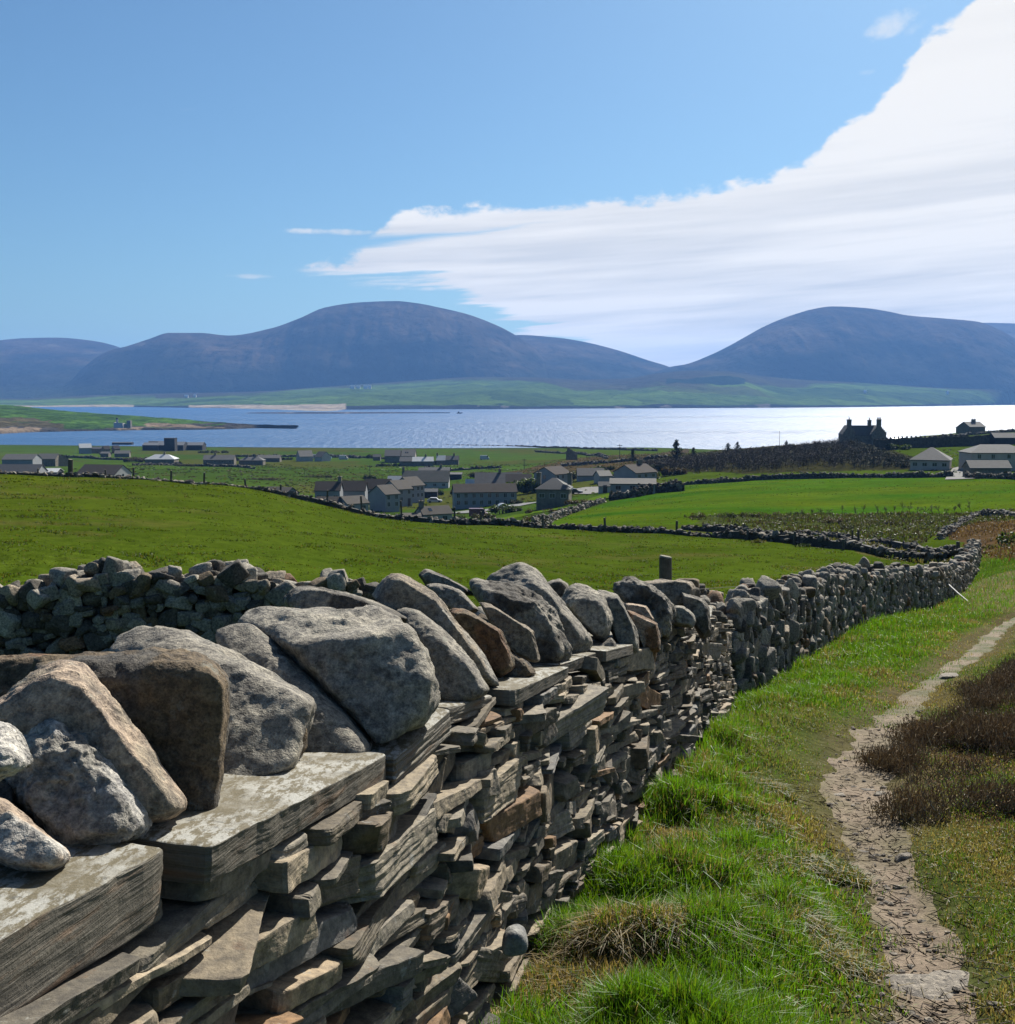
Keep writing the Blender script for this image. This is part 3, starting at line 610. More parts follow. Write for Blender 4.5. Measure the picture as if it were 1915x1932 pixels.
STONES = []
def px_of(p):
    y = p[1]*math.cos(PIT)-p[2]*math.sin(PIT); 
    if y < .1: return None
    z = p[1]*math.sin(PIT)+p[2]*math.cos(PIT); return CU+FOC*p[0]/y, CV-FOC*z/y, y
SL = [np.array(c) for c in ((.185, .162, .128), (.165, .147, .12), (.205, .178, .14), (.15, .138, .118), (.19, .155, .115), (.14, .13, .115), (.22, .19, .15))]
def emit(V, F_, c, size):
    q = px_of(V.mean(0)); vis = 0
    if q and -150 < q[0] < 2050 and q[1] < 2100: vis = (size/q[2]*FOC)**2
    STONES.append((vis, V, F_, c))
rg = np.random.default_rng(21)
# bottom-up by courses; depth below the ledge measured along the face
y = -1.2; courses = []
d = .0
ci = 0
# the thick ledge slabs, given one by one: y start, y end, thickness, overhang, width
LEDGE = [(-1.3, .55, .13, .0, .52), (.57, 2.04, .120, .0, .55), (2.075, 3.02, .075, .02, .5), (3.06, 3.62, .085, .0, .5), (3.66, 4.15, .055, -.04, .5), (4.17, 5.0, .06, .02, .5), (5.02, 5.55, .05, -.02, .5), (5.6, 6.2, .06, .03, .5), (6.25, 6.9, .05, -.01, .5), (6.95, 7.5, .06, .02, .5), (7.55, 8.3, .05, 0, .5), (8.35, 9.1, .06, .02, .45), (9.15, 10.0, .05, 0, .45), (10.05, 10.9, .06, .02, .45), (10.95, 11.8, .06, 0, .45)]
def place(V, c, t, n, roll=0, yaw=0, pitch=0):
    up = np.cross(t, -n); up = up/np.linalg.norm(up)      # local x along t, y inwards (-n), z up
    up = np.cross(-n, t)*-1 if up[2] < 0 else up
    M = np.stack([t, -n, up], 1)
    Rl = rotm((0, 1, 0), roll)@rotm((0, 0, 1), yaw)@rotm((1, 0, 0), pitch)
    return (V@Rl.T)@M.T+c
for i, (a, b, T, ov, wd) in enumerate(LEDGE):
    m = (a+b)/2; p, t, n = wall_frame(m); pa = wall_frame(a)[0]; pb = wall_frame(b)[0]; t = (pb-pa)/np.linalg.norm(pb-pa); n = np.array([t[1], -t[0], 0]); n /= np.linalg.norm(n)
    L = np.linalg.norm(pb-pa); r_ = np.random.default_rng(100+i)
    V, F_ = slab(L, T, wd, 40 if b < 5 else 18, r_, 60 if i > 2 else 50, 1 if i > 2 else 2, .05 if i < 3 else .10, .003 if i > 2 else .006, .006 if i > 2 else .008)
    c = (pa+pb)/2-n*(wd/2-ov)+np.array([0, 0, -T/2])
    V = place(V, c, t, n, r_.normal()*.01 if i < 3 else r_.normal()*.035, 0)
    o = mesh('ledge_slab', V, [F_], M_LSLATE, WALL, col=np.ones((len(V), 3))*.2, smooth=False, origin=None); o.data.transform(__import__('mathutils').Matrix.Translation(-WALL.location))
def ledge_T(y):
    for a, b, T, ov, wd in LEDGE:
        if a-.04 <= y <= b+.04: return T
    return .05
def face_pt(y, dep):
    """point of the face at depth dep under the ledge; the foot stands proud (batter)"""
    p, t, n = wall_frame(y); return p+np.array([0, 0, -dep])+n*(dep*.10), t, n
dep0 = 0.0
rows = 0
course_d = {}
ylim0, ylim1 = -1.0, 12.3
grid_d = np.full(400, 0.0); gy = np.linspace(ylim0, ylim1, 400)
for j in range(400): grid_d[j] = ledge_T(gy[j])+.004
ground_dep = np.array([wz(q)-hz(wx(q)+.22, q) for q in gy])+.10
guard = 0
while (grid_d < ground_dep).any() and guard < 4000:
    guard += 1
    j = int(np.argmin(grid_d-np.where(grid_d < ground_dep, 0, -99)*0+np.where(grid_d >= ground_dep, 99, 0)+rg.uniform(0, .02, 400)))
    y0 = gy[j]; big = rg.random() < .12
    L = rg.uniform(.12, .42) if not big else rg.uniform(.3, .6)
    T = rg.uniform(.022, .070) if not big else rg.uniform(.07, .15)
    if rg.random() < .25: T = rg.uniform(.015, .035)
    # slot reach
    base = grid_d[j]; a = j
    while a > 0 and abs(grid_d[a-1]-base) < .022 and (j-a)*.033 < L: a -= 1
    b = j
    while b < 399 and abs(grid_d[b+1]-base) < .022 and (b-a)*.033 < L: b += 1
    L2 = max((b-a+1)*(ylim1-ylim0)/400*1.06, .06)
    if L2 < .11: T = min(T, .06)
    ym = (gy[a]+gy[b])/2; topd = grid_d[a:b+1].mean()
    p, t, n = face_pt(ym, topd+T/2)
    pr = np.clip(rg.normal()*.020, -.045, .03)+(.012 if big else 0); Dp = rg.uniform(.22, .34)
    q = px_of(p); sc_ = (L2/q[2]*FOC) if q else 5
    nn = 22 if sc_ > 150 else 14 if sc_ > 70 else 9 if sc_ > 30 else 5
    if q is None or not (-250 < q[0] < 2100 and q[1] < 2250): nn = 3
    roll = rg.normal()*.05+(rg.normal()*.16 if rg.random() < .22 else 0); yaw = rg.normal()*.11; pit = rg.normal()*.06
    V, F_ = slab(L2*rg.uniform(.96, 1.10), T*rg.uniform(.92, 1.03), Dp, nn, rg, 40, int(rg.integers(1, 4)), .24)
    V = place(V, p+n*(pr-Dp/2), t, n, roll, yaw, pit)
    c = SL[rg.integers(len(SL))]*rg.choice([.55, .75, .95, 1.2])*rg.uniform(.9, 1.1)*np.array([1.05, 1, .90])
    if rg.random() < .05: c = np.array([.19, .115, .06])*rg.uniform(.7, 1.1)
    if rg.random() < .03: c = np.array([.13, .125, .115])
    emit(V, F_, c, max(L2, T)); grid_d[a:b+1] = topd+T+rg.uniform(-.001, .005)
# loose angled slabs and wedges that stand out of the face
for _ in range(80):
    yy = rg.uniform(2.2, 11.8)**1.0; gd = np.interp(yy, gy, ground_dep)-.12; dp = rg.uniform(.16, max(gd, .3)); p, t, n = face_pt(yy, dp)
    L2 = rg.uniform(.12, .34); T = rg.uniform(.03, .10); Dp = rg.uniform(.2, .3); q = px_of(p); sc_ = L2/q[2]*FOC
    V, F_ = slab(L2, T, Dp, 18 if sc_ > 90 else 9, rg, 40, 3, .32)
    V = place(V, p+n*(rg.uniform(.0, .032)-Dp/2), t, n, rg.normal()*.30-.12, rg.normal()*.2, rg.normal()*.1)
    emit(V, F_, SL[rg.integers(len(SL))]*rg.uniform(.5, .75), L2)
# rounded field stone at the foot
for (u, v, Yq, L2) in ((972, 1778, 3.46, .15),):
    V, F_ = rand_rock(.12, 5, int(u), rg, .85, 5, .05); V = V+np.array(at(u, v, Yq)); emit(V, F_, np.array([.18, .178, .17]), L2)
def finish(parent, name, mat_, top=100, rest='rubble', smooth=False):
    global STONES
    STONES.sort(key=lambda s: -s[0]); off = parent.matrix_world.translation if False else parent.location
    off = np.array(off[:])
    for vis, V, F_, c in STONES[:top]:
        mesh(name, V-off, [F_], mat_, parent, col=np.ones((len(V), 3))*c, smooth=smooth)
    if len(STONES) > top:
        VV = []; QQ = []; CC = []; o = 0
        for vis, V, F_, c in STONES[top:]: VV.append(V-off); QQ.append(F_+o); CC.append(np.ones((len(V), 3))*c); o += len(V)
        k3 = [f for f in QQ if f.shape[1] == 3]; k4 = [f for f in QQ if f.shape[1] == 4]; L_ = []
        if k3: L_.append(np.concatenate(k3))
        if k4: L_.append(np.concatenate(k4))
        mesh(rest, np.concatenate(VV), L_, mat_, parent, col=np.concatenate(CC), smooth=smooth, kind='stuff')
    n_ = len(STONES); STONES = []; return n_
# dark packing core
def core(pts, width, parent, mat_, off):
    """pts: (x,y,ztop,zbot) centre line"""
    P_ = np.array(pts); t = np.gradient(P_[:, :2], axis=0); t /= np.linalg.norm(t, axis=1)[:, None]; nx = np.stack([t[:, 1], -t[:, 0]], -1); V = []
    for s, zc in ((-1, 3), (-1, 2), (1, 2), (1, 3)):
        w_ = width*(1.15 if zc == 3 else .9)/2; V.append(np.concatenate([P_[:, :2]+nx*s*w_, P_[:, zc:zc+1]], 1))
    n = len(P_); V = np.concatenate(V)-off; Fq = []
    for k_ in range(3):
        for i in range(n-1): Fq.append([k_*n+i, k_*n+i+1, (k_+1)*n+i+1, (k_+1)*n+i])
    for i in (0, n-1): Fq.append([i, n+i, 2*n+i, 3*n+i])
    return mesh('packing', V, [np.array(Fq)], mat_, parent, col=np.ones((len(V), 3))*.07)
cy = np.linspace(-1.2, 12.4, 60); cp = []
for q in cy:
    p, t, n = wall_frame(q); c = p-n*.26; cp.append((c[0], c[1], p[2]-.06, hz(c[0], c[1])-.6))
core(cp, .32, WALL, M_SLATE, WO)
print('flagstones', finish(WALL, 'flagstone', M_SLATE))

# ---- boulders on the ledge
B = boulder; NM = 'coping_boulder'
B(NM, 'small white crystalline boulder cut by the picture edge at far left', [(-110, 1372), (-40, 1360), (0, 1362), (25, 1372), (40, 1385), (62, 1430), (57, 1450), (30, 1462), (0, 1474), (-90, 1490)], 1.62, thick=.2, tint='white', p=9, amp=.02, fk=.6, fc=(-30, 1440))
B(NM, 'whitish rough quartz boulder with a jagged peak, lowest and nearest of the row', [(-20, 1400), (22, 1356), (60, 1338), (85, 1333), (105, 1326), (122, 1336), (150, 1362), (195, 1390), (235, 1440), (255, 1488), (272, 1520), (300, 1553), (292, 1578), (250, 1598), (130, 1618), (60, 1545), (0, 1470)], 1.98, thick=.25, tint='pale', tint2='white', p=12, amp=.022, lean=.0006, fk=.74, fc=(120, 1560), freq=7)
B(NM, 'pinkish grey boulder wedged low at the bottom edge under the white ones', [(-80, 1480), (-20, 1490), (12, 1508), (50, 1545), (95, 1582), (132, 1606), (133, 1628), (95, 1650), (40, 1652), (0, 1625), (-80, 1600)], 1.80, thick=.2, tint='pink', tint2='white', p=12, fk=.8)
B(NM, 'pale pinkish boulder leaning as a long sloping ridge behind the white quartz one', [(-60, 1350), (0, 1314), (35, 1282), (81, 1254), (126, 1240), (150, 1248), (180, 1282), (225, 1342), (281, 1410), (330, 1480), (360, 1514), (352, 1536), (316, 1553), (285, 1560), (150, 1500), (0, 1400)], 2.12, thick=.26, lean=.0003, tint='pink', tint2='warm', p=22, front=[(-60, 1370), (20, 1310), (105, 1262), (140, 1275), (185, 1350), (235, 1420), (290, 1490), (335, 1530), (290, 1555), (150, 1500), (0, 1410)])
B(NM, 'great dark block with a square upright end, behind the pale sloping ridge', [(60, 1240), (151, 1228), (246, 1244), (337, 1236), (385, 1226), (412, 1250), (436, 1275), (437, 1324), (426, 1362), (419, 1430), (413, 1532), (400, 1556), (300, 1565), (150, 1500), (60, 1330)], 2.32, thick=.36, lean=.0003, tint='brown', tint2='dark', p=34, front=[(70, 1262), (151, 1252), (246, 1264), (337, 1256), (400, 1262), (422, 1290), (418, 1362), (410, 1430), (404, 1532), (392, 1556), (300, 1565), (150, 1500), (60, 1340)])
B(NM, 'rusty brown slab of rock lying low at the left picture edge behind the dark block', [(-140, 1270), (-60, 1243), (0, 1238), (60, 1232), (110, 1230), (150, 1245), (150, 1320), (0, 1380), (-140, 1400)], 2.6, thick=.3, tint='orange', tint2='brown', p=16)
B(NM, 'large grey boulder with a rounded crown sloping down to a blunt shaded face', [(178, 1222), (207, 1191), (253, 1172), (305, 1177), (351, 1187), (407, 1212), (470, 1243), (540, 1283), (592, 1318), (600, 1335), (584, 1380), (574, 1430), (563, 1459), (526, 1479), (420, 1489), (412, 1400), (380, 1260)], 2.66, thick=.55, lean=.0011, tint='grey', tint2='lit', p=24, front=[(400, 1262), (437, 1262), (500, 1284), (560, 1312), (590, 1330), (578, 1400), (556, 1458), (526, 1478), (418, 1488), (405, 1400)], bk=.8)
B(NM, 'smooth grey boulder tapering to a low toe between two larger neighbours', [(385, 1185), (430, 1163), (470, 1168), (510, 1200), (540, 1250), (574, 1282), (638, 1328), (690, 1376), (712, 1405), (715, 1422), (706, 1432), (676, 1441), (575, 1450), (540, 1400), (450, 1290)], 2.98, thick=.42, lean=.001, tint='grey', p=14, front=[(545, 1330), (600, 1340), (650, 1370), (700, 1412), (705, 1428), (676, 1440), (572, 1450), (545, 1420)])
B(NM, 'biggest boulder, flat topped with a rough pale front, midway along the near wall', [(440, 1165), (462, 1145), (492, 1137), (543, 1140), (600, 1146), (700, 1152), (748, 1157), (777, 1177), (792, 1207), (813, 1262), (828, 1301), (830, 1329), (815, 1362), (790, 1371), (755, 1372), (742, 1394), (714, 1405), (676, 1363), (600, 1262), (500, 1200)], 3.12, thick=.66, lean=.0008, tint='lit', tint2='grey', p=34, amp=.016, front=[(545, 1214), (600, 1218), (661, 1214), (745, 1194), (780, 1190), (803, 1250), (822, 1303), (826, 1332), (808, 1362), (755, 1374), (714, 1402), (660, 1320), (600, 1262)], bk=.8)
B(NM, 'long low dark rock lying behind the biggest boulder', [(524, 1140), (533, 1116), (555, 1103), (600, 1107), (650, 1118), (700, 1130), (745, 1150), (780, 1170), (700, 1180), (560, 1165)], 3.95, thick=.35, tint='dark', tint2='grey', p=12)
B(NM, 'grey boulder with a pointed toe, close behind the biggest one', [(735, 1150), (755, 1143), (785, 1147), (828, 1176), (885, 1232), (912, 1278), (926, 1303), (908, 1319), (866, 1328), (832, 1330), (800, 1280), (760, 1200)], 3.86, thick=.33, lean=.0008, tint='grey', tint2='lit', p=16, front=[(795, 1210), (830, 1205), (875, 1245), (905, 1285), (918, 1304), (905, 1318), (866, 1327), (832, 1329), (805, 1270)])
B(NM, 'pale jagged leaning slab with a sharp tip beside the orange stone', [(690, 1114), (714, 1106), (729, 1079), (748, 1073), (766, 1088), (790, 1103), (813, 1112), (830, 1131), (860, 1166), (886, 1207), (920, 1242), (932, 1272), (948, 1295), (942, 1301), (920, 1298), (866, 1245), (790, 1190), (720, 1140)], 4.15, thick=.2, lean=.0006, tint='pale', tint2='warm', p=26, fk=.86, fc=(800, 1220))
B(NM, 'rust orange stone leaning beside the pale jagged slab', [(840, 1150), (855, 1145), (870, 1147), (904, 1168), (928, 1178), (946, 1189), (955, 1219), (972, 1246), (969, 1272), (946, 1287), (929, 1272), (897, 1230), (866, 1190)], 4.45, thick=.18, lean=.0004, tint='orange', tint2='brown', p=26)
B(NM, 'small grey rounded stone showing above the orange stone', [(800, 1103), (828, 1098), (850, 1104), (870, 1113), (887, 1131), (906, 1152), (880, 1165), (844, 1155), (818, 1125)], 4.75, thick=.25, tint='grey', p=10)
B(NM, 'flat brown flagstone laid aslant against the big dark boulder', [(901, 1133), (923, 1138), (980, 1176), (1007, 1190), (1023, 1254), (996, 1250), (973, 1234), (954, 1207), (925, 1175)], 4.72, thick=.16, lean=.0002, tint='warm', tint2='brown', p=34, fk=.88)
B(NM, 'dark triangular stone low under the orange stone on the ledge edge', [(955, 1225), (985, 1240), (1010, 1262), (1012, 1272), (985, 1282), (955, 1298), (940, 1300), (945, 1270)], 4.55, thick=.16, tint='dark', tint2='brown', p=30)
B(NM, 'big dark craggy boulder hunched in front of the rounded summit stone', [(870, 1092), (885, 1086), (904, 1092), (940, 1096), (980, 1104), (1018, 1123), (1041, 1146), (1058, 1177), (1073, 1204), (1082, 1223), (1073, 1253), (1050, 1270), (1011, 1265), (1000, 1240), (950, 1180), (890, 1120)], 5.02, thick=.36, lean=.0006, tint='dark', tint2='grey', p=13, amp=.02, fk=.75, fc=(1000, 1210))
B(NM, 'thin pointed dark stone poking up left of the rounded summit stone', [(788, 1084), (800, 1073), (822, 1085), (851, 1092), (880, 1108), (900, 1125), (850, 1122), (805, 1108)], 5.3, thick=.25, tint='grey', tint2='dark', p=26)
B(NM, 'highest rounded grey boulder, the summit stone of the row', [(904, 1092), (935, 1071), (962, 1059), (988, 1057), (1010, 1068), (1030, 1095), (1044, 1122), (1072, 1152), (1097, 1177), (1121, 1207), (1124, 1228), (1103, 1249), (1074, 1258), (1060, 1230), (1020, 1150), (950, 1110)], 5.45, thick=.4, lean=.0008, tint='lit', tint2='grey', p=11, fk=.7, fc=(1060, 1200))
B(NM, 'small dark stone set back in the dip right of the summit stone', [(1028, 1100), (1040, 1094), (1056, 1092), (1072, 1101), (1080, 1125), (1064, 1140), (1045, 1130)], 6.3, thick=.3, tint='dark', tint2='grey', p=12)
B(NM, 'pointed grey boulder with a broad lit back, right of the dip', [(1056, 1130), (1070, 1106), (1086, 1096), (1099, 1098), (1118, 1108), (1141, 1123), (1152, 1149), (1159, 1167), (1155, 1191), (1144, 1211), (1133, 1212), (1120, 1200), (1095, 1175)], 5.95, thick=.36, lean=.001, tint='lit', tint2='grey', p=18, fk=.7, fc=(1125, 1185))
B(NM, 'small knobbly stone propping up the pointed grey boulder', [(1128, 1215), (1140, 1206), (1154, 1200), (1164, 1214), (1172, 1242), (1172, 1260), (1154, 1268), (1132, 1268), (1124, 1240)], 5.85, thick=.2, tint='grey', tint2='dark', p=11)
B(NM, 'smooth upright grey boulder shaped like a tooth', [(1125, 1110), (1145, 1112), (1165, 1118), (1178, 1142), (1197, 1177), (1205, 1205), (1206, 1228), (1196, 1240), (1182, 1246), (1171, 1238), (1160, 1200), (1148, 1150)], 6.15, thick=.28, lean=.0006, tint='grey', p=14)
B(NM, 'brick red faced stone with a pinkish top among the far grey ones', [(1182, 1150), (1192, 1152), (1219, 1165), (1240, 1175), (1247, 1200), (1246, 1228), (1233, 1234), (1214, 1232), (1202, 1200)], 6.45, thick=.22, lean=.0006, tint='orange', tint2='pink', p=34)
B(NM, 'flat pink stone behind the brick red faced one', [(1176, 1138), (1190, 1137), (1219, 1143), (1236, 1168), (1232, 1180), (1195, 1175)], 6.85, thick=.25, tint='pink', p=26)
B(NM, 'jagged dark boulder with a ragged crest near the post', [(1150, 1112), (1158, 1095), (1177, 1092), (1198, 1087), (1214, 1094), (1231, 1103), (1245, 1121), (1268, 1137), (1272, 1152), (1262, 1180), (1270, 1200), (1262, 1212), (1248, 1202), (1215, 1150), (1180, 1130)], 7.0, thick=.4, lean=.0008, tint='dark', tint2='grey', p=16, amp=.024)
B(NM, 'flat topped long stone directly in front of the wooden post', [(1210, 1097), (1245, 1093), (1285, 1094), (1304, 1097), (1315, 1110), (1308, 1135), (1280, 1150), (1240, 1145)], 7.75, thick=.4, tint='grey', tint2='warm', p=28)
B(NM, 'dark squarish boulder with a sheer end, farthest of the row', [(1285, 1116), (1303, 1122), (1327, 1129), (1339, 1147), (1343, 1200), (1327, 1208), (1318, 1190), (1300, 1160), (1288, 1140)], 7.6, thick=.32, lean=.0004, tint='dark', tint2='grey', p=30)
B(NM, 'small speckled round stone nested between the two farthest dark boulders', [(1268, 1145), (1275, 1141), (1289, 1143), (1308, 1157), (1315, 1172), (1308, 1186), (1289, 1184), (1270, 1178)], 7.35, thick=.25, tint='grey', tint2='lit', p=10)
B(NM, 'small dark stone wedged between the two white boulders at the left picture edge', [(-80, 1455), (-10, 1458), (24, 1476), (36, 1505), (24, 1540), (-10, 1552), (-80, 1545)], 2.02, thick=.22, tint='brown', tint2='dark', p=12)
# low fill stones under / behind the boulders along the middle of the wall top
FILL = empty('top_fill', (float(wx(4)), 4, float(wz(4))), label='loose small packing stones wedged between and behind the coping boulders', category='rubble'); fo = np.array(FILL.location[:])
for _ in range(150):
    yy = rg.uniform(.6, 12.0); p, t, n = wall_frame(yy); L2 = rg.uniform(.12, .26); bk_ = rg.uniform(.14, .46)
    if yy < 9.6: L2 *= .8; bk_ = rg.uniform(.26, .50)
    V, F_ = rand_rock(L2, 3 if yy < 8 else 3, int(rg.integers(9999)), rg, .75)
    V = V@rotm((0, 0, 1), rg.uniform(0, 6)).T+p-n*bk_+np.array([0, 0, L2*.22 if yy < 9.6 else rg.uniform(.0, .26)])
    emit(V, F_, np.array(TINT[['grey', 'dark', 'warm', 'brown', 'orange'][rg.choice(5, p=[.45, .2, .2, .12, .03])]])*rg.uniform(.8, 1.2), L2)
finish(FILL, 'packing_stone', M_GNEISS, 60, 'packing_rubble', True)

# ---- rubble walls by the path
def rubble_wall(name, label, cl, h, width, mean, seed, top=100, group=None, face='both', tin=None, hf=None, lv=None, tall=1.0, copes=True, cope=1.0, tone=1.0):
    """cl: centre line (x,y); irregular field stones in rough courses on both faces and along the top"""
    r_ = np.random.default_rng(seed); L = [0]
    for a, b in zip(cl[:-1], cl[1:]): L.append(L[-1]+math.hypot(b[0]-a[0], b[1]-a[1]))
    X = [c[0] for c in cl]; Yc_ = [c[1] for c in cl]
    o = empty(name, (cl[0][0], cl[0][1], hz(*cl[0])), label=label, category='stone wall', group=group); off = np.array(o.location[:])
    hh = lambda s: h*(hf(s/L[-1]) if hf else 1)*(1+.07*math.sin(s*1.7+seed)+.05*math.sin(s*4.1))
    pc = []
    for s in np.linspace(0, L[-1], max(4, int(L[-1]/.7))):
        x, y = float(pchip(L, X, s)), float(pchip(L, Yc_, s)); g = hz(x, y); pc.append((x, y, g+hh(s)-.22, g-.5))
    core(pc, width*.62, o, M_GNEISS, off)
    s = 0.0
    while s < L[-1]:
        x, y = float(pchip(L, X, s)), float(pchip(L, Yc_, s)); x2, y2 = float(pchip(L, X, min(s+.1, L[-1]))), float(pchip(L, Yc_, min(s+.1, L[-1])))
        if s+.1 >= L[-1]: tx, ty = t_
        else: t_ = tx, ty = (x2-x)/math.hypot(x2-x, y2-y), (y2-y)/math.hypot(x2-x, y2-y)
        nx, ny = ty, -tx; g = hz(x, y); dist = math.hypot(x, y); level = lv if lv else (4 if dist < 16 else 3 if dist < 34 else 2)
        hgt = hh(s); m_ = mean*(1+.006*max(0, dist-20))
        for sd_ in (1, -1):
            if face == 'right' and sd_ < 0 and r_.random() < .5: continue
            z = r_.uniform(-.06, .05)
            while z < hgt-.05:
                Ls = m_*r_.choice([.55, .8, 1.0, 1.25, 1.5], p=[.2, .3, .25, .15, .1])*r_.uniform(.85, 1.15); ar = r_.uniform(.55, .95)
                V, F_ = rand_rock(Ls*1.12, level if sd_ == (1 if face == 'right' else 1) else min(level, 3), int(r_.integers(99999)), r_, ar, 26, .045)
                if r_.random() < .25*tall: V = V@rotm((0, 1, 0), R(r_.uniform(50, 100))).T
                V = V@rotm((0, 1, 0), r_.normal()*.3).T@rotm((0, 0, 1), math.atan2(ty, tx)+r_.normal()*.3).T
                hz_ = V[:, 2].max()-V[:, 2].min(); dd = width/2*(1.08-.16*z/hgt)-Ls*.24+r_.normal()*.02
                ss = r_.uniform(-.5, .5)*m_*.7
                c = np.array([x+nx*sd_*dd+tx*ss, y+ny*sd_*dd+ty*ss, g+z+hz_*.45]); V = V+c
                tn = TINT[r_.choice(['grey', 'lit', 'dark', 'warm', 'brown', 'orange'], p=tin or [.44, .14, .16, .18, .06, .02])]
                emit(V, F_, np.array(tn)*tone*r_.uniform(.75, 1.15), Ls if sd_ > 0 else Ls*.5); z += hz_*r_.uniform(.62, .80)
        if copes:
            for _k in range(2):
                Ls = m_*cope*r_.uniform(.9, 1.75); V, F_ = rand_rock(Ls, level, int(r_.integers(99999)), r_, .8, 11, .06)
                V = V@rotm((0, 1, 0), r_.normal()*.6).T@rotm((0, 0, 1), r_.uniform(0, 6)).T
                c = np.array([x+nx*r_.normal()*width*.2, y+ny*r_.normal()*width*.2, g+hgt+r_.uniform(-.10, .07)]); V = V+c
                emit(V, F_, np.array(TINT[r_.choice(['grey', 'lit', 'dark', 'warm'], p=[.45, .2, .2, .15])])*tone*r_.uniform(.8, 1.15), Ls*1.2)
        s += m_*r_.uniform(.50, .74)
    print(name, finish(o, 'field_stone', M_GNEISS, top, 'field_rubble', True)); return o
rubble_wall('rubble_wall', 'long rounded grey field stone wall running downhill along the grassy path to its far corner', [(x-.25, y) for x, y in W2], 1.0, .5, .21, 5, 100, 'dry stone walls by the path', face='right', tall=1.0, hf=lambda q: 1-.22*q, cope=.72)
rubble_wall('cross_wall', 'dark weathered field stone wall crossing behind the near boulders at the left', [(-11, 11.2), (-8, 11.4), (-5.3, 11.7), (-3, 12.2), (-1.4, 12.6), (.4, 12.9), (2.3, 12.5)], 1.12, .5, .20, 8, 100, 'dry stone walls by the path', hf=lambda q: .88+.36*q if q < .68 else max(.66, 1.12-(q-.68)*6), tall=.3, tin=[.34, .10, .26, .18, .10, .02], tone=1.15)
# ---------------------------------------------------------------- stone dykes between the fields
def dyke(name, label, pts, h, size, seed, group='stone dykes between the fields', dens=1.0, gaps=0.0, wdt=.5, dark=1.0):
    """low dry stone wall far off, its stones in one mesh"""
    r_ = np.random.default_rng(seed); L = [0]
    for a, b in zip(pts[:-1], pts[1:]): L.append(L[-1]+math.hypot(b[0]-a[0], b[1]-a[1]))
    X = [p[0] for p in pts]; Y = [p[1] for p in pts]; org = np.array([X[len(X)//2], Y[len(Y)//2], hz(X[len(X)//2], Y[len(Y)//2])])
    n = int(L[-1]/(size*.62)*max(1, h/(size*.8))*1.5*dens); s = np.sort(r_.uniform(0, L[-1], n)); x = np.interp(s, L, X); y = np.interp(s, L, Y)
    lo = .78+.5*fbm(np.stack([s/3.5, s*0+seed, s*0], -1), 3, seed)-gaps*np.clip(fbm(np.stack([s/7, s*0+seed, s*0+5], -1), 2, seed+1)*3, 0, 1)
    z = H(x, y)+r_.uniform(-.08, 1, n)**.85*np.clip(lo, .12, 1.15)*h; B, F_ = ico(1 if size < .5 or L[-1] > 60 else 2)
    sc = size*r_.uniform(.55, 1.25, n); A = r_.normal(size=(n, 3, 3))*.22+np.eye(3)*np.array([1, .9, .68]); 
    V = np.einsum('vj,nij->nvi', B, A)*(sc/2)[:, None, None]*(1+.22*r_.normal(size=(n, len(B), 1)).clip(-1.5, 1.5))
    V += np.stack([x+r_.normal(size=n)*wdt*.3, y+r_.normal(size=n)*wdt*.3, z], -1)[:, None]
    Fq = (F_[None]+np.arange(n)[:, None, None]*len(B)).reshape(-1, 3)
    t = np.array([TINT[q] for q in ('grey', 'dark', 'lit', 'warm', 'brown')])*dark; c = t[r_.choice(5, n, p=[.4, .25, .1, .15, .1])]*r_.uniform(.6, 1.15, (n, 1))
    V = V.reshape(-1, 3); C = np.repeat(c, len(B), 0)
    # solid low heart of the dyke
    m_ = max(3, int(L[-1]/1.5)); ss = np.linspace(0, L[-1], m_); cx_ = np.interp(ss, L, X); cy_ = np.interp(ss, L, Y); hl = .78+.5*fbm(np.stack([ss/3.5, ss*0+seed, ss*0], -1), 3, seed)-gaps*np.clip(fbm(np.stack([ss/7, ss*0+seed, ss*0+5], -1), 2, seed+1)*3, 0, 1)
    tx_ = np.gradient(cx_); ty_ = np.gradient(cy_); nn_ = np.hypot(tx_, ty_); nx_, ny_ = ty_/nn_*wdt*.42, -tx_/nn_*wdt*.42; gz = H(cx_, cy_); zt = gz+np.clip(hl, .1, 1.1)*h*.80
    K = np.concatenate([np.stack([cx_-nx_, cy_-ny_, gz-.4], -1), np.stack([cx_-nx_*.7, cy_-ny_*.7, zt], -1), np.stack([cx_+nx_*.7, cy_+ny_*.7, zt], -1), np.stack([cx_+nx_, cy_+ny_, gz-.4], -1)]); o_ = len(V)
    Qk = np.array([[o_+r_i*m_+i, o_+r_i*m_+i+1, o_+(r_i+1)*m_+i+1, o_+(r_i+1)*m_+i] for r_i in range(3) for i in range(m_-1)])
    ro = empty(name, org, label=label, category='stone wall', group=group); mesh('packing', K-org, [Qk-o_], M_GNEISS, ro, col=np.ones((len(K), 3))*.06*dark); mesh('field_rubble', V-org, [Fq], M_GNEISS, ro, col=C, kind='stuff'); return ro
WA = []
for (u, v, Y) in ((-160, 900, 92), (0, 897, 88), (140, 899, 88), (260, 903, 88), (400, 917, 88), (480, 935, 89), (560, 955, 90), (640, 971, 90), (720, 981, 90), (790, 990, 90), (850, 996, 89), (920, 1001, 88), (1000, 1004, 87), (1100, 1007, 86), (1200, 1010, 84), (1260, 1012, 82), (1330, 1016, 79), (1400, 1024, 76), (1470, 1034, 73), (1540, 1042, 70), (1620, 1052, 66), (1700, 1063, 62), (1790, 1072, 58.5)): WA.append(((ray(u, v)[0]/ray(u, v)[1])*Y, Y))
WAL = WA[:11]; WAR = WA[10:]
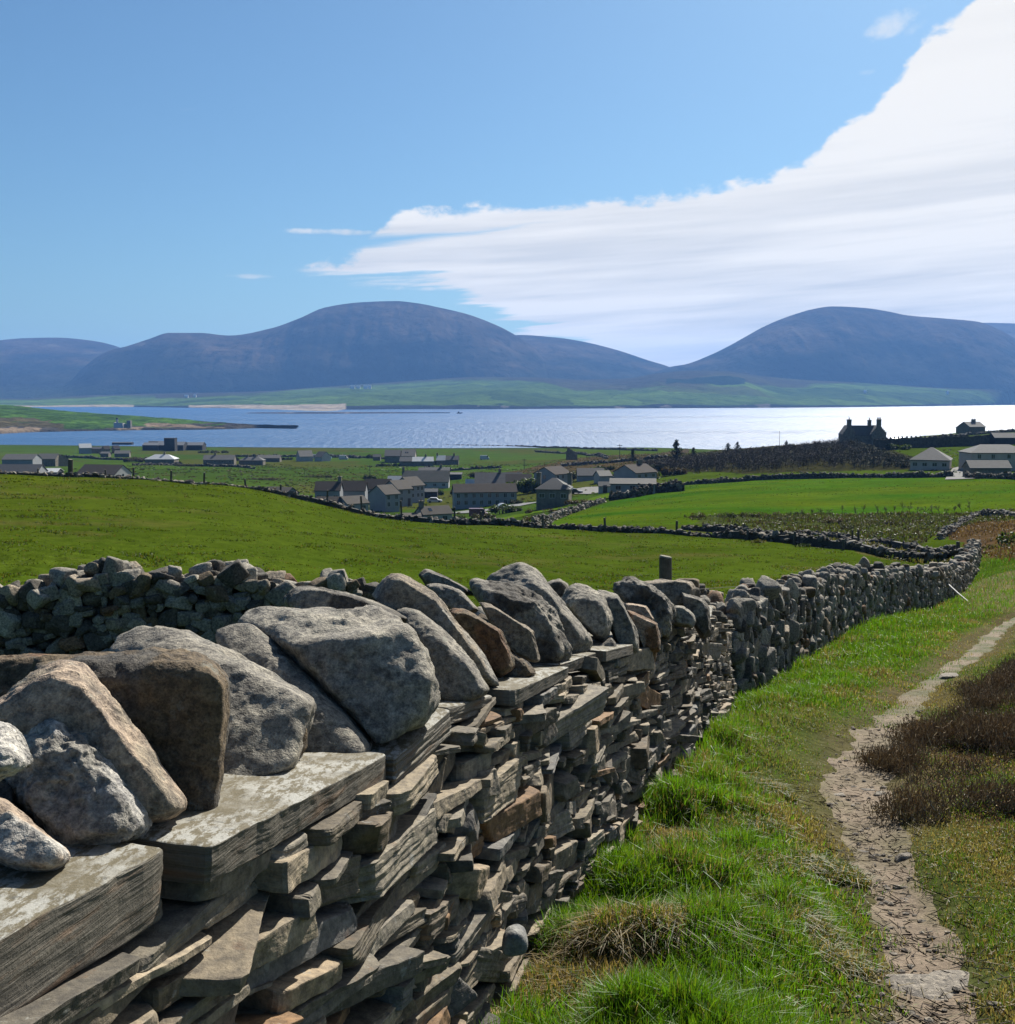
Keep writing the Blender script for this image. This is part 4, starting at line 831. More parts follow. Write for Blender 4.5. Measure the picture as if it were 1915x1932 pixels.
dyke('field_dyke', 'broken down stone dyke along the crest of the green field, left half below the houses', WAL, .5, .40, 3, gaps=.6, dens=.9)
dyke('field_dyke', 'dark stone dyke along the bottom of the near green field, ending by the path wall', WAR, .72, .36, 4, gaps=.3, dark=.75)
WB = gp([(1290, 1000), (1440, 1012), (1530, 1012), (1600, 1022), (1660, 1030), (1720, 1040), (1800, 1047), (1836, 1056)], y0=45)
dyke('field_dyke', 'second low stone dyke just above the field bottom dyke, near the brown rushes', WB, .55, .34, 5, gaps=.35, dark=.75)
WC = gp([(1775, 1018), (1800, 1000), (1830, 980), (1850, 972), (1915, 975), (2050, 980)], y0=45)
dyke('field_dyke', 'pale stone dyke climbing round the brown rushy patch at the right', WC, .6, .32, 6, gaps=.3)
WD = gp([(1262, 916), (1340, 912), (1420, 906), (1500, 903), (1600, 902), (1700, 902), (1798, 901)], y0=150)
dyke('field_dyke', 'long straight dark dyke along the top of the bright field below the wood', WD, 1.5, .6, 7, wdt=.7, dens=1.3, dark=.7)
WE = gp([(1822, 903), (1870, 904), (1960, 908)], y0=150)
dyke('field_dyke', 'short dark dyke in front of the two storey house at the right edge', WE, 1.5, .6, 8, wdt=.7, dens=1.3, dark=.7)
WF = gp([(1010, 992), (1040, 983), (1075, 970), (1110, 957), (1140, 948)], y0=100)
dyke('field_dyke', 'garden dyke slanting up from the field bottom to the hip roofed house', WF, 1.1, .5, 9)
WG = gp([(1150, 945), (1200, 938), (1240, 930), (1290, 927)], y0=150)
dyke('field_dyke', 'dark tall garden dyke below the long low shed', WG, 2.2, .7, 10, wdt=.8, dark=.6, dens=1.4)
for i, (pts, h, lab) in enumerate([
  ([(840, 842), (960, 843), (1080, 846), (1160, 849), (1240, 852)], 1.8, 'thin dyke drawn along the shore edge beyond the farms'),
  ([(1010, 853), (1080, 856), (1130, 861), (1146, 867)], 1.6, 'curved dyke in the flat green fields left of the moor knoll'),
  ([(560, 859), (640, 862), (720, 867), (800, 872), (860, 873)], 1.6, 'long dyke passing in front of the far white roofed farm cottages'),
  ([(430, 861), (520, 861), (600, 863), (680, 866)], 1.6, 'dyke below the dark shoreline works building'),
  ([(250, 880), (330, 877), (430, 882), (480, 886)], 1.4, 'low dyke across the pasture left of the white hip roofed bungalow'),
  ([(60, 861), (140, 864), (240, 869), (330, 866)], 1.5, 'dyke in front of the white roofed farmstead at the far left'),
  ([(800, 886), (850, 889), (900, 886), (945, 884)], 1.4, 'dyke behind the mossy slate roof'),
  ([(1060, 880), (1140, 876), (1215, 868), (1260, 862)], 1.4, 'dyke on the moor knoll below the conifer'),
  ([(1700, 836), (1760, 829), (1830, 821), (1915, 815)], 1.3, 'dyke on the skyline pasture right of the big old house')]):
    dyke('far_dyke', lab, gp(pts, y0=200), h, 1.1, 20+i, group='distant dykes among the far fields', wdt=.8, dens=.9, dark=.7)
# crenellated garden wall beside the mansion
M_DARKWALL = simple('old_garden_wall', (.07, .062, .05), .95, .1, .35, 1.2, .15, 2.0)
gw = gp([(1648, 852), (1700, 848), (1760, 846), (1830, 842), (1872, 838)], y0=250); V = []; Fq = []; o = 0
gt = [1469, 1468, 1467, 1466, 1466]
gwo = np.array([gw[0][0], gw[0][1], hz(*gw[0])])
def boxv(x0, x1, y0, y1, z0, z1):
    return [(x0, y0, z0), (x1, y0, z0), (x1, y1, z0), (x0, y1, z0), (x0, y0, z1), (x1, y0, z1), (x1, y1, z1), (x0, y1, z1)]
BQ = np.array([[0, 3, 2, 1], [4, 5, 6, 7], [0, 1, 5, 4], [1, 2, 6, 5], [2, 3, 7, 6], [3, 0, 4, 7]])
def boxes(L): return np.concatenate([np.array(boxv(*b)) for b in L]), np.concatenate([BQ+8*i for i in range(len(L))])
bb = []
for i in range(len(gw)-1):
    n = 14
    for j in range(n):
        t0, t1 = j/n, (j+1)/n; x0 = gw[i][0]+(gw[i+1][0]-gw[i][0])*t0; x1 = gw[i][0]+(gw[i+1][0]-gw[i][0])*t1; y = gw[i][1]+(gw[i+1][1]-gw[i][1])*t0; g = hz(x0, y)
        bb.append((x0, x1, y, y+.6, g-1, g+3.6+.12*math.sin(i*14+j)))
        if j % 2 == 0 and i < 3: bb.append((x0+.1, x1-.3, y+.05, y+.5, g+3.6, g+4.15))
V, Fq = boxes(bb); mesh('garden_wall', V, [Fq], M_DARKWALL, origin=gwo, label='tall dark crenellated garden wall running right from the big old house', category='garden wall')

# ---------------------------------------------------------------- fence posts, poles, wires
M_POST = simple('weathered_timber', (.085, .08, .066), .9, .15, .3, 25, .004, 60)
M_PALETOP = simple('cut_timber_top', (.20, .19, .15), .9, .15, .2, 30)
M_DKMETAL = simple('dark_pole', (.06, .055, .05), .8)
def tube(pts, r, seg=10, cap=True):
    P_ = np.array(pts, float); n = len(P_); V = []; r = np.full(n, r) if np.isscalar(r) else np.array(r)
    T = np.gradient(P_, axis=0); T /= np.linalg.norm(T, axis=1)[:, None]
    for i in range(n):
        a = np.cross(T[i], (0, 0, 1) if abs(T[i][2]) < .9 else (1, 0, 0)); a /= np.linalg.norm(a); b = np.cross(T[i], a)
        for j in range(seg): an = 2*math.pi*j/seg; V.append(P_[i]+r[i]*(a*math.cos(an)+b*math.sin(an)))
    Q = [[i*seg+j, i*seg+(j+1) % seg, (i+1)*seg+(j+1) % seg, (i+1)*seg+j] for i in range(n-1) for j in range(seg)]; T3 = []
    if cap:
        for i, rev in ((0, 1), (n-1, 0)):
            V.append(P_[i]); c = len(V)-1
            for j in range(seg): q = [i*seg+j, i*seg+(j+1) % seg, c]; T3.append(q[::-1] if rev else q)
    return np.array(V), np.array(Q), np.array(T3)
def tubemesh(name, pts, r, m, seg=10, parent=None, org=None, **kw):
    V, Q, T3 = tube(pts, r, seg); 
    if parent is not None: V = V-np.array(parent.location[:]); 
    return mesh(name, V, [Q, T3] if len(T3) else [Q], m, parent, smooth=False, origin=org, **kw)
def post(u, vt, vb, Y, r, label, group='fence posts along the field dyke', tilt=0.0):
    a = at(u, vb, Y); b = at(u, vt, Y); z0 = min(a.z, hz(a.x, a.y))-.1
    ro = empty('fence_post', (a.x, a.y, z0), label=label, category='fence post', group=group)
    n = 6; P_ = [(a.x+tilt*(t*(b.z-z0))+.006*math.sin(t*5+u), a.y, z0+(b.z-z0)*t) for t in np.linspace(0, 1, n)]
    tubemesh('shaft', P_, [r*1.02, r, r, r*.99, r*.98, r*.96], M_POST, 16 if r > .045 and Y < 20 else 7, ro)
    V, Q, T3 = tube([(P_[-1][0], P_[-1][1], P_[-1][2]+.001), (P_[-1][0]+.002, P_[-1][1], P_[-1][2]+.012)], [r*.98, r*.86], 16 if Y < 20 else 7); mesh('top_face', V-np.array(ro.location[:]), [Q, T3], M_PALETOP, ro)
    return ro
post(1255, 1052, 1110, 8.9, .052, 'round weathered wooden post just behind the flat topped long boulder', 'fence posts behind the near wall')
FP = [(133, 868, 902, 90, .16, 'thickest and leftmost tall post on the crest of the field'), (73, 886, 900, 88, .05, 'thin post far left in front of the white flat roof'), (325, 884, 903, 88, .06, 'post on the crest in front of the big brown roof'), (421, 885, 908, 88, .06, 'post right of the brown roofed house gable'), (540, 887, 915, 88, .06, 'post on the crest where the dyke starts downhill'), (643, 890, 925, 88, .06, 'post above the broken dyke left of the green strip'),
      (701, 905, 936, 89, .06, 'post on the dyke in front of the low grey roof'), (776, 900, 940, 89, .055, 'post left of the big round dyke stone')]
FP = [(133, 867, 902, 89, .20, 'thickest and leftmost tall post on the crest of the field'), (73, 886, 900, 88, .06, 'thin post far left by the white flat roof'), (352, 885, 905, 88, .07, 'thin post on the crest in front of the big brown roof'), (449, 883, 912, 88, .07, 'post on the crest just right of the brown house gable'), (578, 887, 925, 88.5, .07, 'post on the crest where the dyke turns downhill, third right of the brown house'), (689, 891, 942, 89, .07, 'post above the dyke left of the terrace of grey houses'),
      (765, 929, 962, 90, .07, 'post on the dyke under the long terrace'), (870, 950, 985, 89.5, .07, 'post below the gabled grey houses'), (1000, 957, 992, 89, .07, 'post in front of the low gabled outbuilding left of the van'), (1095, 968, 1004, 87, .07, 'post standing on the dyke left of the slanting garden dyke'), (1212, 985, 1010, 84, .07, 'post on the dyke at the foot of the slanting garden dyke')]
FP = [(72, 884, 899, 88, .06, FP[1][5]), (133, 867, 901, 89, .20, FP[0][5]), (200, 886, 901, 88, .06, 'thin post on the crest in front of the big brown roof'), (252, 882, 903, 88, .08, 'post on the crest just right of the brown house gable'), (323, 888, 908, 88, .08, 'second post right of the brown house gable'), (385, 892, 917, 88, .08, 'third post right of the brown house gable, where the dyke starts downhill'), (464, 904, 931, 89, .08, 'post on the dyke in front of the low grey roof'), (529, 914, 943, 90, .08, 'post beside the big pale round stone of the dyke'),
      (617, 925, 958, 90, .07, 'post on the dyke under the long terrace'), (683, 936, 970, 90, .08, 'post below the gabled grey house row'), (758, 945, 980, 90, .08, 'post on the dyke left of the low gabled outbuilding'), (858, 957, 990, 89, .08, 'post right of the low gabled outbuilding'), (908, 965, 1001, 88, .07, 'post on the dyke right of the van'), (1024, 971, 1006, 86, .09, 'post at the foot of the slanting garden dyke'),
      (1142, 977, 1009, 85, .09, 'post on the dark dyke below the middle of the bright field'), (1276, 983, 1012, 81, .09, 'post on the dark dyke where the bushes begin'), (1409, 1000, 1027, 75, .09, 'post on the dark dyke where it starts to bend downhill'), (1497, 1003, 1040, 71, .09, 'post in the gap between the two dykes'), (1590, 1018, 1053, 66, .08, 'post on the dark dyke below the scrub'), (1608, 1000, 1035, 75, .07, 'left one of a close pair of posts in the scrub'), (1620, 1000, 1040, 74, .08, 'right one of a close pair of posts in the scrub'),
      (1711, 1035, 1070, 62, .08, 'tall post at the right part of the dark dyke'), (1808, 1022, 1062, 60, .10, 'stout left post by the far corner of the path wall'), (1815, 1035, 1068, 58, .08, 'right post of the pair at the far corner of the path wall'), (1726, 1073, 1088, 30, .07, 'leaning post stub behind the top of the path wall')]
for u, vt, vb, Y, r, lab in FP: post(u, vt, vb, Y, r, lab, tilt=.05*math.sin(u))
tubemesh('fence_wire', [at(u, v, Y)[:] for u, v, Y in ((1310, 1112, 8.9), (1400, 1106, 13.5), (1560, 1092, 20), (1726, 1080, 30))], .0022, M_DKMETAL, 5, org=at(1310, 1112, 8.9)[:], label='thin strand of fence wire behind the path wall', category='fence wire')
M_TAPE = simple('pale_bar', (.45, .45, .43), .6)
tubemesh('leaning_bar', [at(1784, 1098, 32.5)[:], at(1806, 1118, 31.5)[:], at(1828, 1136, 30.2)[:]], [.028, .022, .015], M_TAPE, 8, org=at(1828, 1136, 30.2)[:], label='pale thin bar leaning from the path wall down to the grass', category='bar')
for i, (u, vt, vb, lab, kx) in enumerate([(698, 877, 902, 'utility pole in the pasture behind the slate roofed house', 1), (989, 864, 886, 'utility pole on the track left of the moor knoll', 1), (1169, 839, 872, 'tall pole with a crossbar standing against the sea', 1), (1030, 840, 858, 'thin distant pole above the curved dyke', 0), (575, 884, 902, 'thin pole in the pasture above the terrace', 0), (455, 887, 904, 'thin pole in front of the broken peat bank', 0), (1470, 815, 852, 'thin mast rising from the bare wood against the sea', 0)]):
    x, y = ground_hit(u, vb, y0=150); g = hz(x, y); h = (vb-vt)*y/FOC; ro = empty('utility_pole', (x, y, g), label=lab, category='utility pole', group='poles across the village')
    tubemesh('pole', [(x, y, g-.5), (x, y, g+h)], [.16 if kx else .10, .12 if kx else .08], M_DKMETAL, 6, ro)
    if kx: V, Q = boxes([(-1.0, 1.0, -.08, .08, h-.7, h-.5)]); mesh('crossbar', V, [Q], M_DKMETAL, ro)

# ---------------------------------------------------------------- houses
def roofmat(name, a, b, rough=.75, spec=.3, sc=1.2):
    def f(k):
        p = pos(k); n = k.noise(p, sc, 4, .7); w_ = k.node('ShaderNodeTexWave', {'Vector': p, 'Scale': 1.6, 'Distortion': .4}, bands_direction='Z').outputs[0]
        c = k.mix(k.mr(n, .3, .7), c3(*a), c3(*b)); c = k.mix(.25, c, k.mix(w_, c3(*[x*.6 for x in a]), c3(*b)))
        return princ(k, c, rough, spec, bump(k, w_, .05, .5))
    return mat(name, f)
RF = dict(slate=roofmat('slate_roof', (.065, .066, .067), (.105, .105, .104), .8, .2), brown=roofmat('brown_tile_roof', (.044, .038, .034), (.066, .057, .051), .9, .1), white=roofmat('sunglint_sheet_roof', (.42, .42, .41), (.52, .52, .51), .35, .5),  # white: pale sheet with the sun's glint painted into its base colour
          light=roofmat('weathered_grey_roof', (.09, .086, .078), (.13, .125, .115), .75, .25), moss=roofmat('mossy_slate_roof', (.05, .062, .055), (.10, .096, .088), .8, .2, .6), dark=roofmat('dark_sheet_roof', (.035, .037, .042), (.055, .058, .065)), terra=roofmat('grey_brown_tile_roof', (.075, .067, .058), (.105, .096, .084), .9, .1), blue=roofmat('blue_grey_sheet_roof', (.07, .08, .095), (.10, .11, .13)))
WL = dict(grey=simple('grey_harling', (.24, .25, .265), .9, .1, .1, .6), pale=simple('pale_harling', (.34, .34, .335), .9, .1, .1, .6), cream=simple('cream_harling', (.38, .335, .30), .9, .1, .1, .6), stone=simple('house_stone', (.16, .145, .12), .95, .1, .3, 1.5), dark=simple('dark_boards', (.04, .04, .042), .9, .1, .2, 1))
M_PANE = mat('window_pane', lambda k: princ(k, c3(.02, .025, .03), .08, .6)); M_FRAME = simple('white_frame', (.36, .36, .35), .6); M_POT = simple('clay_pot', (.20, .12, .08), .9); M_DOOR = simple('dark_door', (.05, .035, .03), .6)
def house(label, uF, veF, Y, L, W, he, rise, th=0, roof='slate', wall='grey', hip=False, chim=(), win=0, name='house', cat='house', over=.3, group=None, extra=None, door=False, gwin=False, skyl=0):
    u, ve = uF/1.7849, veF/1.7849; th = R(th)
    if 250 <= Y < 1000 and name != 'works_tower':
        ys_ = np.linspace(Y*.62, Y*1.35, 300); a_ = ray(u, ve); gz_ = Hb(a_[0]/a_[1]*ys_, ys_); e_ = gz_-(rr(ve)*ys_-he*ys_/Y); j_ = np.where(np.diff(np.sign(e_)) != 0)[0]
        if len(j_): Yn = ys_[j_[np.argmin(abs(ys_[j_]-Y))]]; f_ = Yn/Y; L, W, he, rise, Y = L*f_, W*f_, he*f_, rise*f_, Yn
    c = at(u, ve, Y); cx, sx_ = math.cos(th), math.sin(th)
    lx = -L/2 if th >= 0 else L/2; ox = c.x-(lx*cx-(-W/2)*sx_); oy = c.y-(lx*sx_+(-W/2)*cx); zb = c.z-he
    ro = empty(name, (ox, oy, zb), th, label=label, category=cat, group=group)
    a, b, h, t = L/2, W/2, he, he+rise
    if hip:
        rl = max(a-b*.95, .3)
        V = boxv(-a, a, -b, b, -3.5, h); mesh('wall', V, [BQ], WL[wall], ro)
        e = over; zt = h-.05; V = [(-a-e, -b-e, zt), (a+e, -b-e, zt), (a+e, b+e, zt), (-a-e, b+e, zt), (-rl, 0, t), (rl, 0, t), (-a-e, -b-e, zt-.18), (a+e, -b-e, zt-.18), (a+e, b+e, zt-.18), (-a-e, b+e, zt-.18)]
        rf = mesh('roof', V, [np.array([[0, 1, 5, 4], [2, 3, 4, 5], [6, 7, 1, 0], [7, 8, 2, 1], [8, 9, 3, 2], [9, 6, 0, 3], [9, 8, 7, 6]]), np.array([[1, 2, 5], [3, 0, 4]])], RF[roof], ro)
    else:
        V = [(-a, -b, -3.5), (a, -b, -3.5), (a, b, -3.5), (-a, b, -3.5), (-a, -b, h), (a, -b, h), (a, b, h), (-a, b, h), (-a, 0, t), (a, 0, t)]
        mesh('wall', V, [np.array([[0, 1, 5, 4], [2, 3, 7, 6]]), np.array([[0, 4, 3], [4, 7, 3], [4, 8, 7], [1, 2, 5], [5, 2, 6], [5, 6, 9]])], WL[wall], ro)
        e = over; k_ = rise/b; ze = h-e*k_+.06; th_ = .16; g = .22; V = []
        for x in (-a-g, a+g): V += [(x, -b-e, ze), (x, 0, t+.06), (x, b+e, ze), (x, b+e, ze-th_), (x, 0, t+.06-th_), (x, -b-e, ze-th_)]
        Q = [[i, (i+1) % 6, (i+1) % 6+6, i+6] for i in range(6)]; rf = mesh('roof', V, [np.array(Q)[:, ::-1], np.array([[0, 1, 4, 5], [1, 2, 3, 4], [6, 11, 10, 7], [7, 10, 9, 8]])], RF[roof], ro)
    for cxp in chim:
        x = cxp*a*.97; zt = t if not hip else t-.2; V, Q = boxes([(x-.45, x+.45, -.35, .35, zt-1.2, zt+1.05), (x-.52, x+.52, -.42, .42, zt+1.05, zt+1.22)]); ch = mesh('chimney', V, [Q], WL['stone'], rf)
        V, Q, T3 = tube([(x, 0, zt+1.22), (x, 0, zt+1.6)], .14, 8); mesh('chimney_pot', V, [Q, T3], M_POT, ch)
    rows = ([.42, .80] if he > 4.2 else [.56]) if win else []
    for fz in rows:
        for i in range(win):
            x = -a+(i+.5)*L/win+.12*math.sin(i*3.1+L); z = fz*he; hw_, hh_ = (.48, .6) if he > 4.2 else (.6, .5)
            if door and fz == rows[0] and i == win//2: V, Q = boxes([(x-.45, x+.45, -b-.06, -b+.05, 0, 2.05)]); mesh('door', V, [Q], M_DOOR, ro); continue
            V, Q = boxes([(x-hw_, x-hw_+.09, -b-.05, -b+.03, z-hh_, z+hh_), (x+hw_-.09, x+hw_, -b-.05, -b+.03, z-hh_, z+hh_), (x-hw_+.09, x+hw_-.09, -b-.05, -b+.03, z+hh_-.09, z+hh_), (x-hw_+.09, x+hw_-.09, -b-.05, -b+.03, z-hh_, z-hh_+.09), (x-.03, x+.03, -b-.045, -b+.03, z-hh_+.09, z+hh_-.09)])
            f = mesh('window', V, [Q], M_FRAME, ro); V, Q = boxes([(x-hw_+.09, x+hw_-.09, -b-.02, -b+.02, z-hh_+.09, z+hh_-.09)]); mesh('pane', V, [Q], M_PANE, f)
    if gwin:
        s_ = -1 if th >= 0 else 1; x = s_*a
        for yy, z in ([(0, he*.78), (-W*.2, he*.35)] if he > 4.2 else [(0, he*.75)]):
            V, Q = boxes([(min(x, x+s_*.05), max(x, x+s_*.05), yy-.5, yy+.5, z-.5, z+.6)]); mesh('window', V, [Q], M_PANE, ro)
    for i in range(skyl):
        x = -a*.5+i*1.1; y = -b*.5; z = h+rise*.5; V = [(x, y-.45, z-.45*k_+.11), (x+.7, y-.45, z-.45*k_+.11), (x+.7, y+.45, z+.45*k_+.11), (x, y+.45, z+.45*k_+.11)]; V = V+[(p[0], p[1], p[2]-.1) for p in V]
        mesh('skylight', V, [BQ[:, ::-1]], M_PANE, rf)
    if extra: extra(ro, a, b, h, t)
    return ro
tg = 'houses of the stepped grey terraces'
house('left unit of the long brown roofed terrace behind the gabled row', 1060, 1650, 350, 7.7, 7, 5, 2.4, 0, 'brown', win=3, chim=(.9,), group=tg)
house('middle unit of the long brown roofed terrace', 1145, 1650, 351.5, 7.7, 7, 5, 2.6, 0, 'brown', win=2, group=tg)
house('right unit of the long brown roofed terrace, its roof meeting the gabled row', 1229, 1645, 353, 7.7, 7, 5, 2.7, 0, 'brown', win=2, group=tg)
house('low brown garage roof in front of the terrace left end', 1065, 1690, 302, 6.2, 4.5, 2.5, 1.2, 0, 'brown', 'pale', name='garage', cat='garage')
house('small gabled outbuilding with a light grey roof left of the gabled row', 1170, 1696, 290, 6.2, 6.4, 2.6, 1.6, 37, 'terra', 'grey', win=2, name='outbuilding', cat='outbuilding')
house('nearest and lowest house of the stepped gabled row, showing its blank gable', 1298, 1664, 312, 4.9, 7.5, 5, 2.2, 43, 'terra', win=2, group=tg)
house('middle house of the stepped gabled row', 1341, 1647, 320, 5, 7.5, 5, 2.2, 43, 'terra', win=2, group=tg, door=True)
house('farthest and highest house of the stepped gabled row', 1384, 1635, 328, 5, 7.5, 5, 2.2, 43, 'terra', win=3, group=tg)
house('low gabled outbuilding close behind the field dyke, with one stout chimney', 1426, 1731, 268, 7.4, 5, 2.7, 1.5, 27, 'terra', 'pale', chim=(-.9,), win=2, name='outbuilding', cat='outbuilding', skyl=1)
house('flat brown shed roof left of the outbuilding by the dyke', 1352, 1738, 262, 4.4, 4, 2.2, .5, 8, 'terra', 'grey', name='shed', cat='shed')
house('low grey roof just showing over the dyke left of the terrace', 960, 1664, 290, 6.6, 6, 2.6, 1.5, -25, 'terra', 'grey', name='garage', cat='garage')
house('flat brown roof behind the big round dyke stone', 920, 1676, 280, 6, 5, 2.4, .7, -10, 'brown', 'grey', name='garage', cat='garage')
house('long two storey grey block with brown roof beside the van', 1530, 1657, 305, 16.9, 7, 5, 1.9, 7, 'brown', 'grey', win=8, chim=())
house('big slate roofed house with mossy green patches', 1353, 1621, 375, 15.4, 8.5, 2.6, 3.3, 0, 'moss', 'pale', win=5, chim=(-1,), skyl=0)
house('slate roof peeping over the mossy roofed house', 1409, 1592, 430, 11.6, 7, 2.6, 1.8, 0, 'slate', 'grey', chim=(.45,))
house('small shed with a pale roof left of the mossy roofed house', 1306, 1620, 395, 4.8, 4, 2.4, 1.6, 0, 'white', 'stone', name='shed', cat='shed')
house('long blue slate roofed cottage above the green hedge', 1600, 1626, 360, 14.8, 8, 2.6, 3.0, 0, 'slate', 'grey', chim=(.05,))
house('brown roof joined to the right end of the long slate cottage', 1704, 1621, 345, 7.6, 6, 2.5, 2, 0, 'brown', 'grey')
house('tiny white roofed lean-to at the left end of the long slate cottage', 1569, 1630, 352, 2.7, 2.5, 2, 1.4, 0, 'white', 'grey', name='shed', cat='shed')
house('small dark shed with a grey roof behind the gabled row', 1427, 1655, 330, 3.9, 3, 2, .7, 0, 'slate', 'dark', name='shed', cat='shed')
house('dark open shed with a pale edged roof right of the mossy roof', 1512, 1597, 415, 4.6, 4, 2.3, .5, 0, 'dark', 'dark', name='shed', cat='shed')
house('two storey house with a wide gable and brown roof behind the hip roofed house', 1869, 1597, 345, 8.2, 8.2, 5, 2, 50, 'brown', 'grey', win=3, gwin=True)
house('old hip roofed slate house with tall chimneys', 1915, 1647, 300, 8.6, 8, 4.2, 2.7, -9, 'slate', 'stone', hip=True, win=3, chim=(-1, 1))
house('long low shed with a pale ribbed roof by the laundry', 2207, 1628, 300, 11.8, 5, 2.7, 1.1, -6, 'light', 'grey', win=3, name='shed', cat='shed')
house('small lean-to at the left end of the long low shed', 2018, 1635, 305, 3, 3, 2.3, .9, 0, 'slate', 'pale', name='shed', cat='shed', door=True, win=1)
house('brown roofed bungalow below the conifer', 2141, 1592, 368, 10.5, 9.5, 2.7, 2.3, 43, 'brown', 'grey', win=3, chim=(.5,), gwin=False)
house('slate roofed cottage with a pale porch left of the brown roofed bungalow', 1946, 1600, 400, 9.2, 7, 2.4, 2.2, 0, 'slate', 'grey', win=0)
house('short pale roofed porch wing left of the brown roofed bungalow', 2020, 1602, 396, 4.5, 5, 2.4, 1.6, 20, 'light', 'pale')
house('dark roofed barn of the far farm by the shore fields', 1295, 1535, 560, 7.6, 9, 3.4, 2.8, 0, 'dark', 'stone', name='barn', cat='barn')
house('light roofed house with two skylights on the far farm', 1352, 1535, 561, 6.6, 9, 3.4, 3, 0, 'light', 'cream', skyl=2)
house('dark slate wing at the front of the far farm', 1346, 1553, 521, 5.4, 6, 2.4, 1.8, 0, 'slate', 'stone', name='barn', cat='barn')
house('long pale roofed barn at the front of the far farm', 1388, 1553, 520, 9.7, 6, 2.4, 1.8, 6, 'white', 'stone', chim=(.3,), name='barn', cat='barn')
house('small white roofed cottage right of the far farm', 1470, 1549, 540, 4, 5, 2.4, 2, 0, 'white', 'stone', chim=(-.9,))
house('dark roofed cottage at the right end of the far farm group', 1492, 1548, 545, 7.4, 5, 2.5, 1.8, 0, 'slate', 'stone', chim=(.4,))
house('tiny brown hut left of the far farm', 1256, 1538, 560, 3.6, 3, 2.2, 1.1, 0, 'light', 'stone', name='hut', cat='hut')
house('grey gabled house with stepped roofs by the parked caravans, left half', 1010, 1537, 620, 7.4, 8, 2.6, 3, 25, 'light', 'pale')
house('grey gabled house with stepped roofs by the parked caravans, right half', 1083, 1538, 622, 5.5, 7, 2.6, 2.6, -35, 'slate', 'pale')
cg = 'buildings of the dark works by the shore'
house('left block of the dark works by the shore', 479, 1499, 850, 11.5, 12, 4, 1.8, 0, 'blue', 'dark', group=cg, name='works_building', cat='building')
house('central wide block of the dark works by the shore', 526, 1499, 846, 20, 13, 4, 2.3, 0, 'blue', 'dark', group=cg, name='works_building', cat='building')
house('right hand block of the dark works by the shore', 618, 1499, 852, 14, 11, 3.8, 2.0, 0, 'blue', 'dark', group=cg, name='works_building', cat='building')
house('flat topped square tower rising behind the dark works', 552, 1475.5, 885, 8.2, 7, 9, .1, 0, 'dark', 'dark', group=cg, name='works_tower', cat='building', over=.05)
house('long flat roofed range left of the square works tower', 500, 1487, 892, 12, 6, 5, .3, 0, 'dark', 'dark', group=cg, name='works_building', cat='building')
house('white hip roofed bungalow with a black chimney', 488, 1546, 620, 15.8, 9, 3, 2.4, 0, 'white', 'stone', hip=True, chim=(.2,))
house('low blue grey shed behind the white hip roofed bungalow', 573, 1541, 650, 7.4, 5, 2.4, 1.0, -12, 'blue', 'grey', name='shed', cat='shed')
house('long grey roofed bungalow in the middle of the far pasture', 684, 1548, 640, 17, 9, 2.8, 2.4, 5, 'slate', 'stone', chim=(-.3,), win=4)
house('bungalow with two chimneys and bright roof slopes right of the grey roofed one', 804, 1550, 640, 13.5, 7, 2.3, 1.8, 0, 'slate', 'stone', hip=True, chim=(-.4, .3))
house('long weathered shed behind the bungalow with two chimneys', 866, 1542, 690, 13.6, 6, 2.3, 1.6, 0, 'light', 'stone', name='shed', cat='shed')
house('farmhouse with a roof painted sun-glint white at far left', 268, 1508, 760, 7.5, 7.5, 4, 2.6, 25, 'white', 'grey')
house('low dark steading beside the white roofed farmhouse', 303, 1511, 765, 10.5, 6, 3, 1.2, 0, 'dark', 'stone', name='barn', cat='barn')
house('pointed brown roof behind the left farmstead, left one', 352, 1512, 745, 4, 4, 3, 2, 45, 'brown', 'stone', name='barn', cat='barn')
house('pointed brown roof behind the left farmstead, right one', 385, 1511, 750, 4, 4, 3, 2, 45, 'brown', 'stone', name='barn', cat='barn')
house('small grey roofed shed at the front of the left farmstead', 338, 1527, 722, 5, 5, 2.2, 1, 0, 'slate', 'stone', name='shed', cat='shed')
house('light roofed cottage at the front of the left farmstead', 385, 1527, 720, 9, 6, 2.3, 1.7, 8, 'light', 'stone')
house('big grey barn at the left picture edge', 6, 1547, 500, 13.5, 10, 4, 2.1, 0, 'slate', 'grey', name='barn', cat='barn')
house('tan roofed house beside the big grey barn', 122, 1545, 480, 8, 7, 3.4, 2, 0, 'light', 'stone', chim=())
house('brown gabled wing right of the tan roofed house', 185, 1548, 476, 4.5, 7, 3, 2, -30, 'slate', 'stone')
house('wide dark grey roof at the left picture edge behind the crest', -20, 1592, 330, 12.4, 8, 2.6, 2.2, 0, 'dark', 'grey')
house('low roof painted sun-glint white behind the crest at the left', 103, 1590, 322, 7.2, 6, 2.4, .9, 4, 'white', 'dark', name='shed', cat='shed')
house('large brown roofed house behind the crest with a pale gable end', 385, 1597, 296, 11.2, 8, 2.7, 2.2, -14, 'brown', 'pale', gwin=True)
house('long low dark building on the near shore at the left', 377, 1491, 900, 15.5, 5, 2, .5, 0, 'dark', 'dark', name='shed', cat='shed')
house('hip roofed pinkish bungalow below the wood at the right', 3198, 1550, 290, 9.5, 10.5, 2.7, 3, -24, 'slate', 'cream', hip=True, win=4)
house('two storey slate roofed house at the right edge', 3272, 1524, 288, 15, 8, 5, 1.9, 0, 'slate', 'cream', hip=True, win=4)
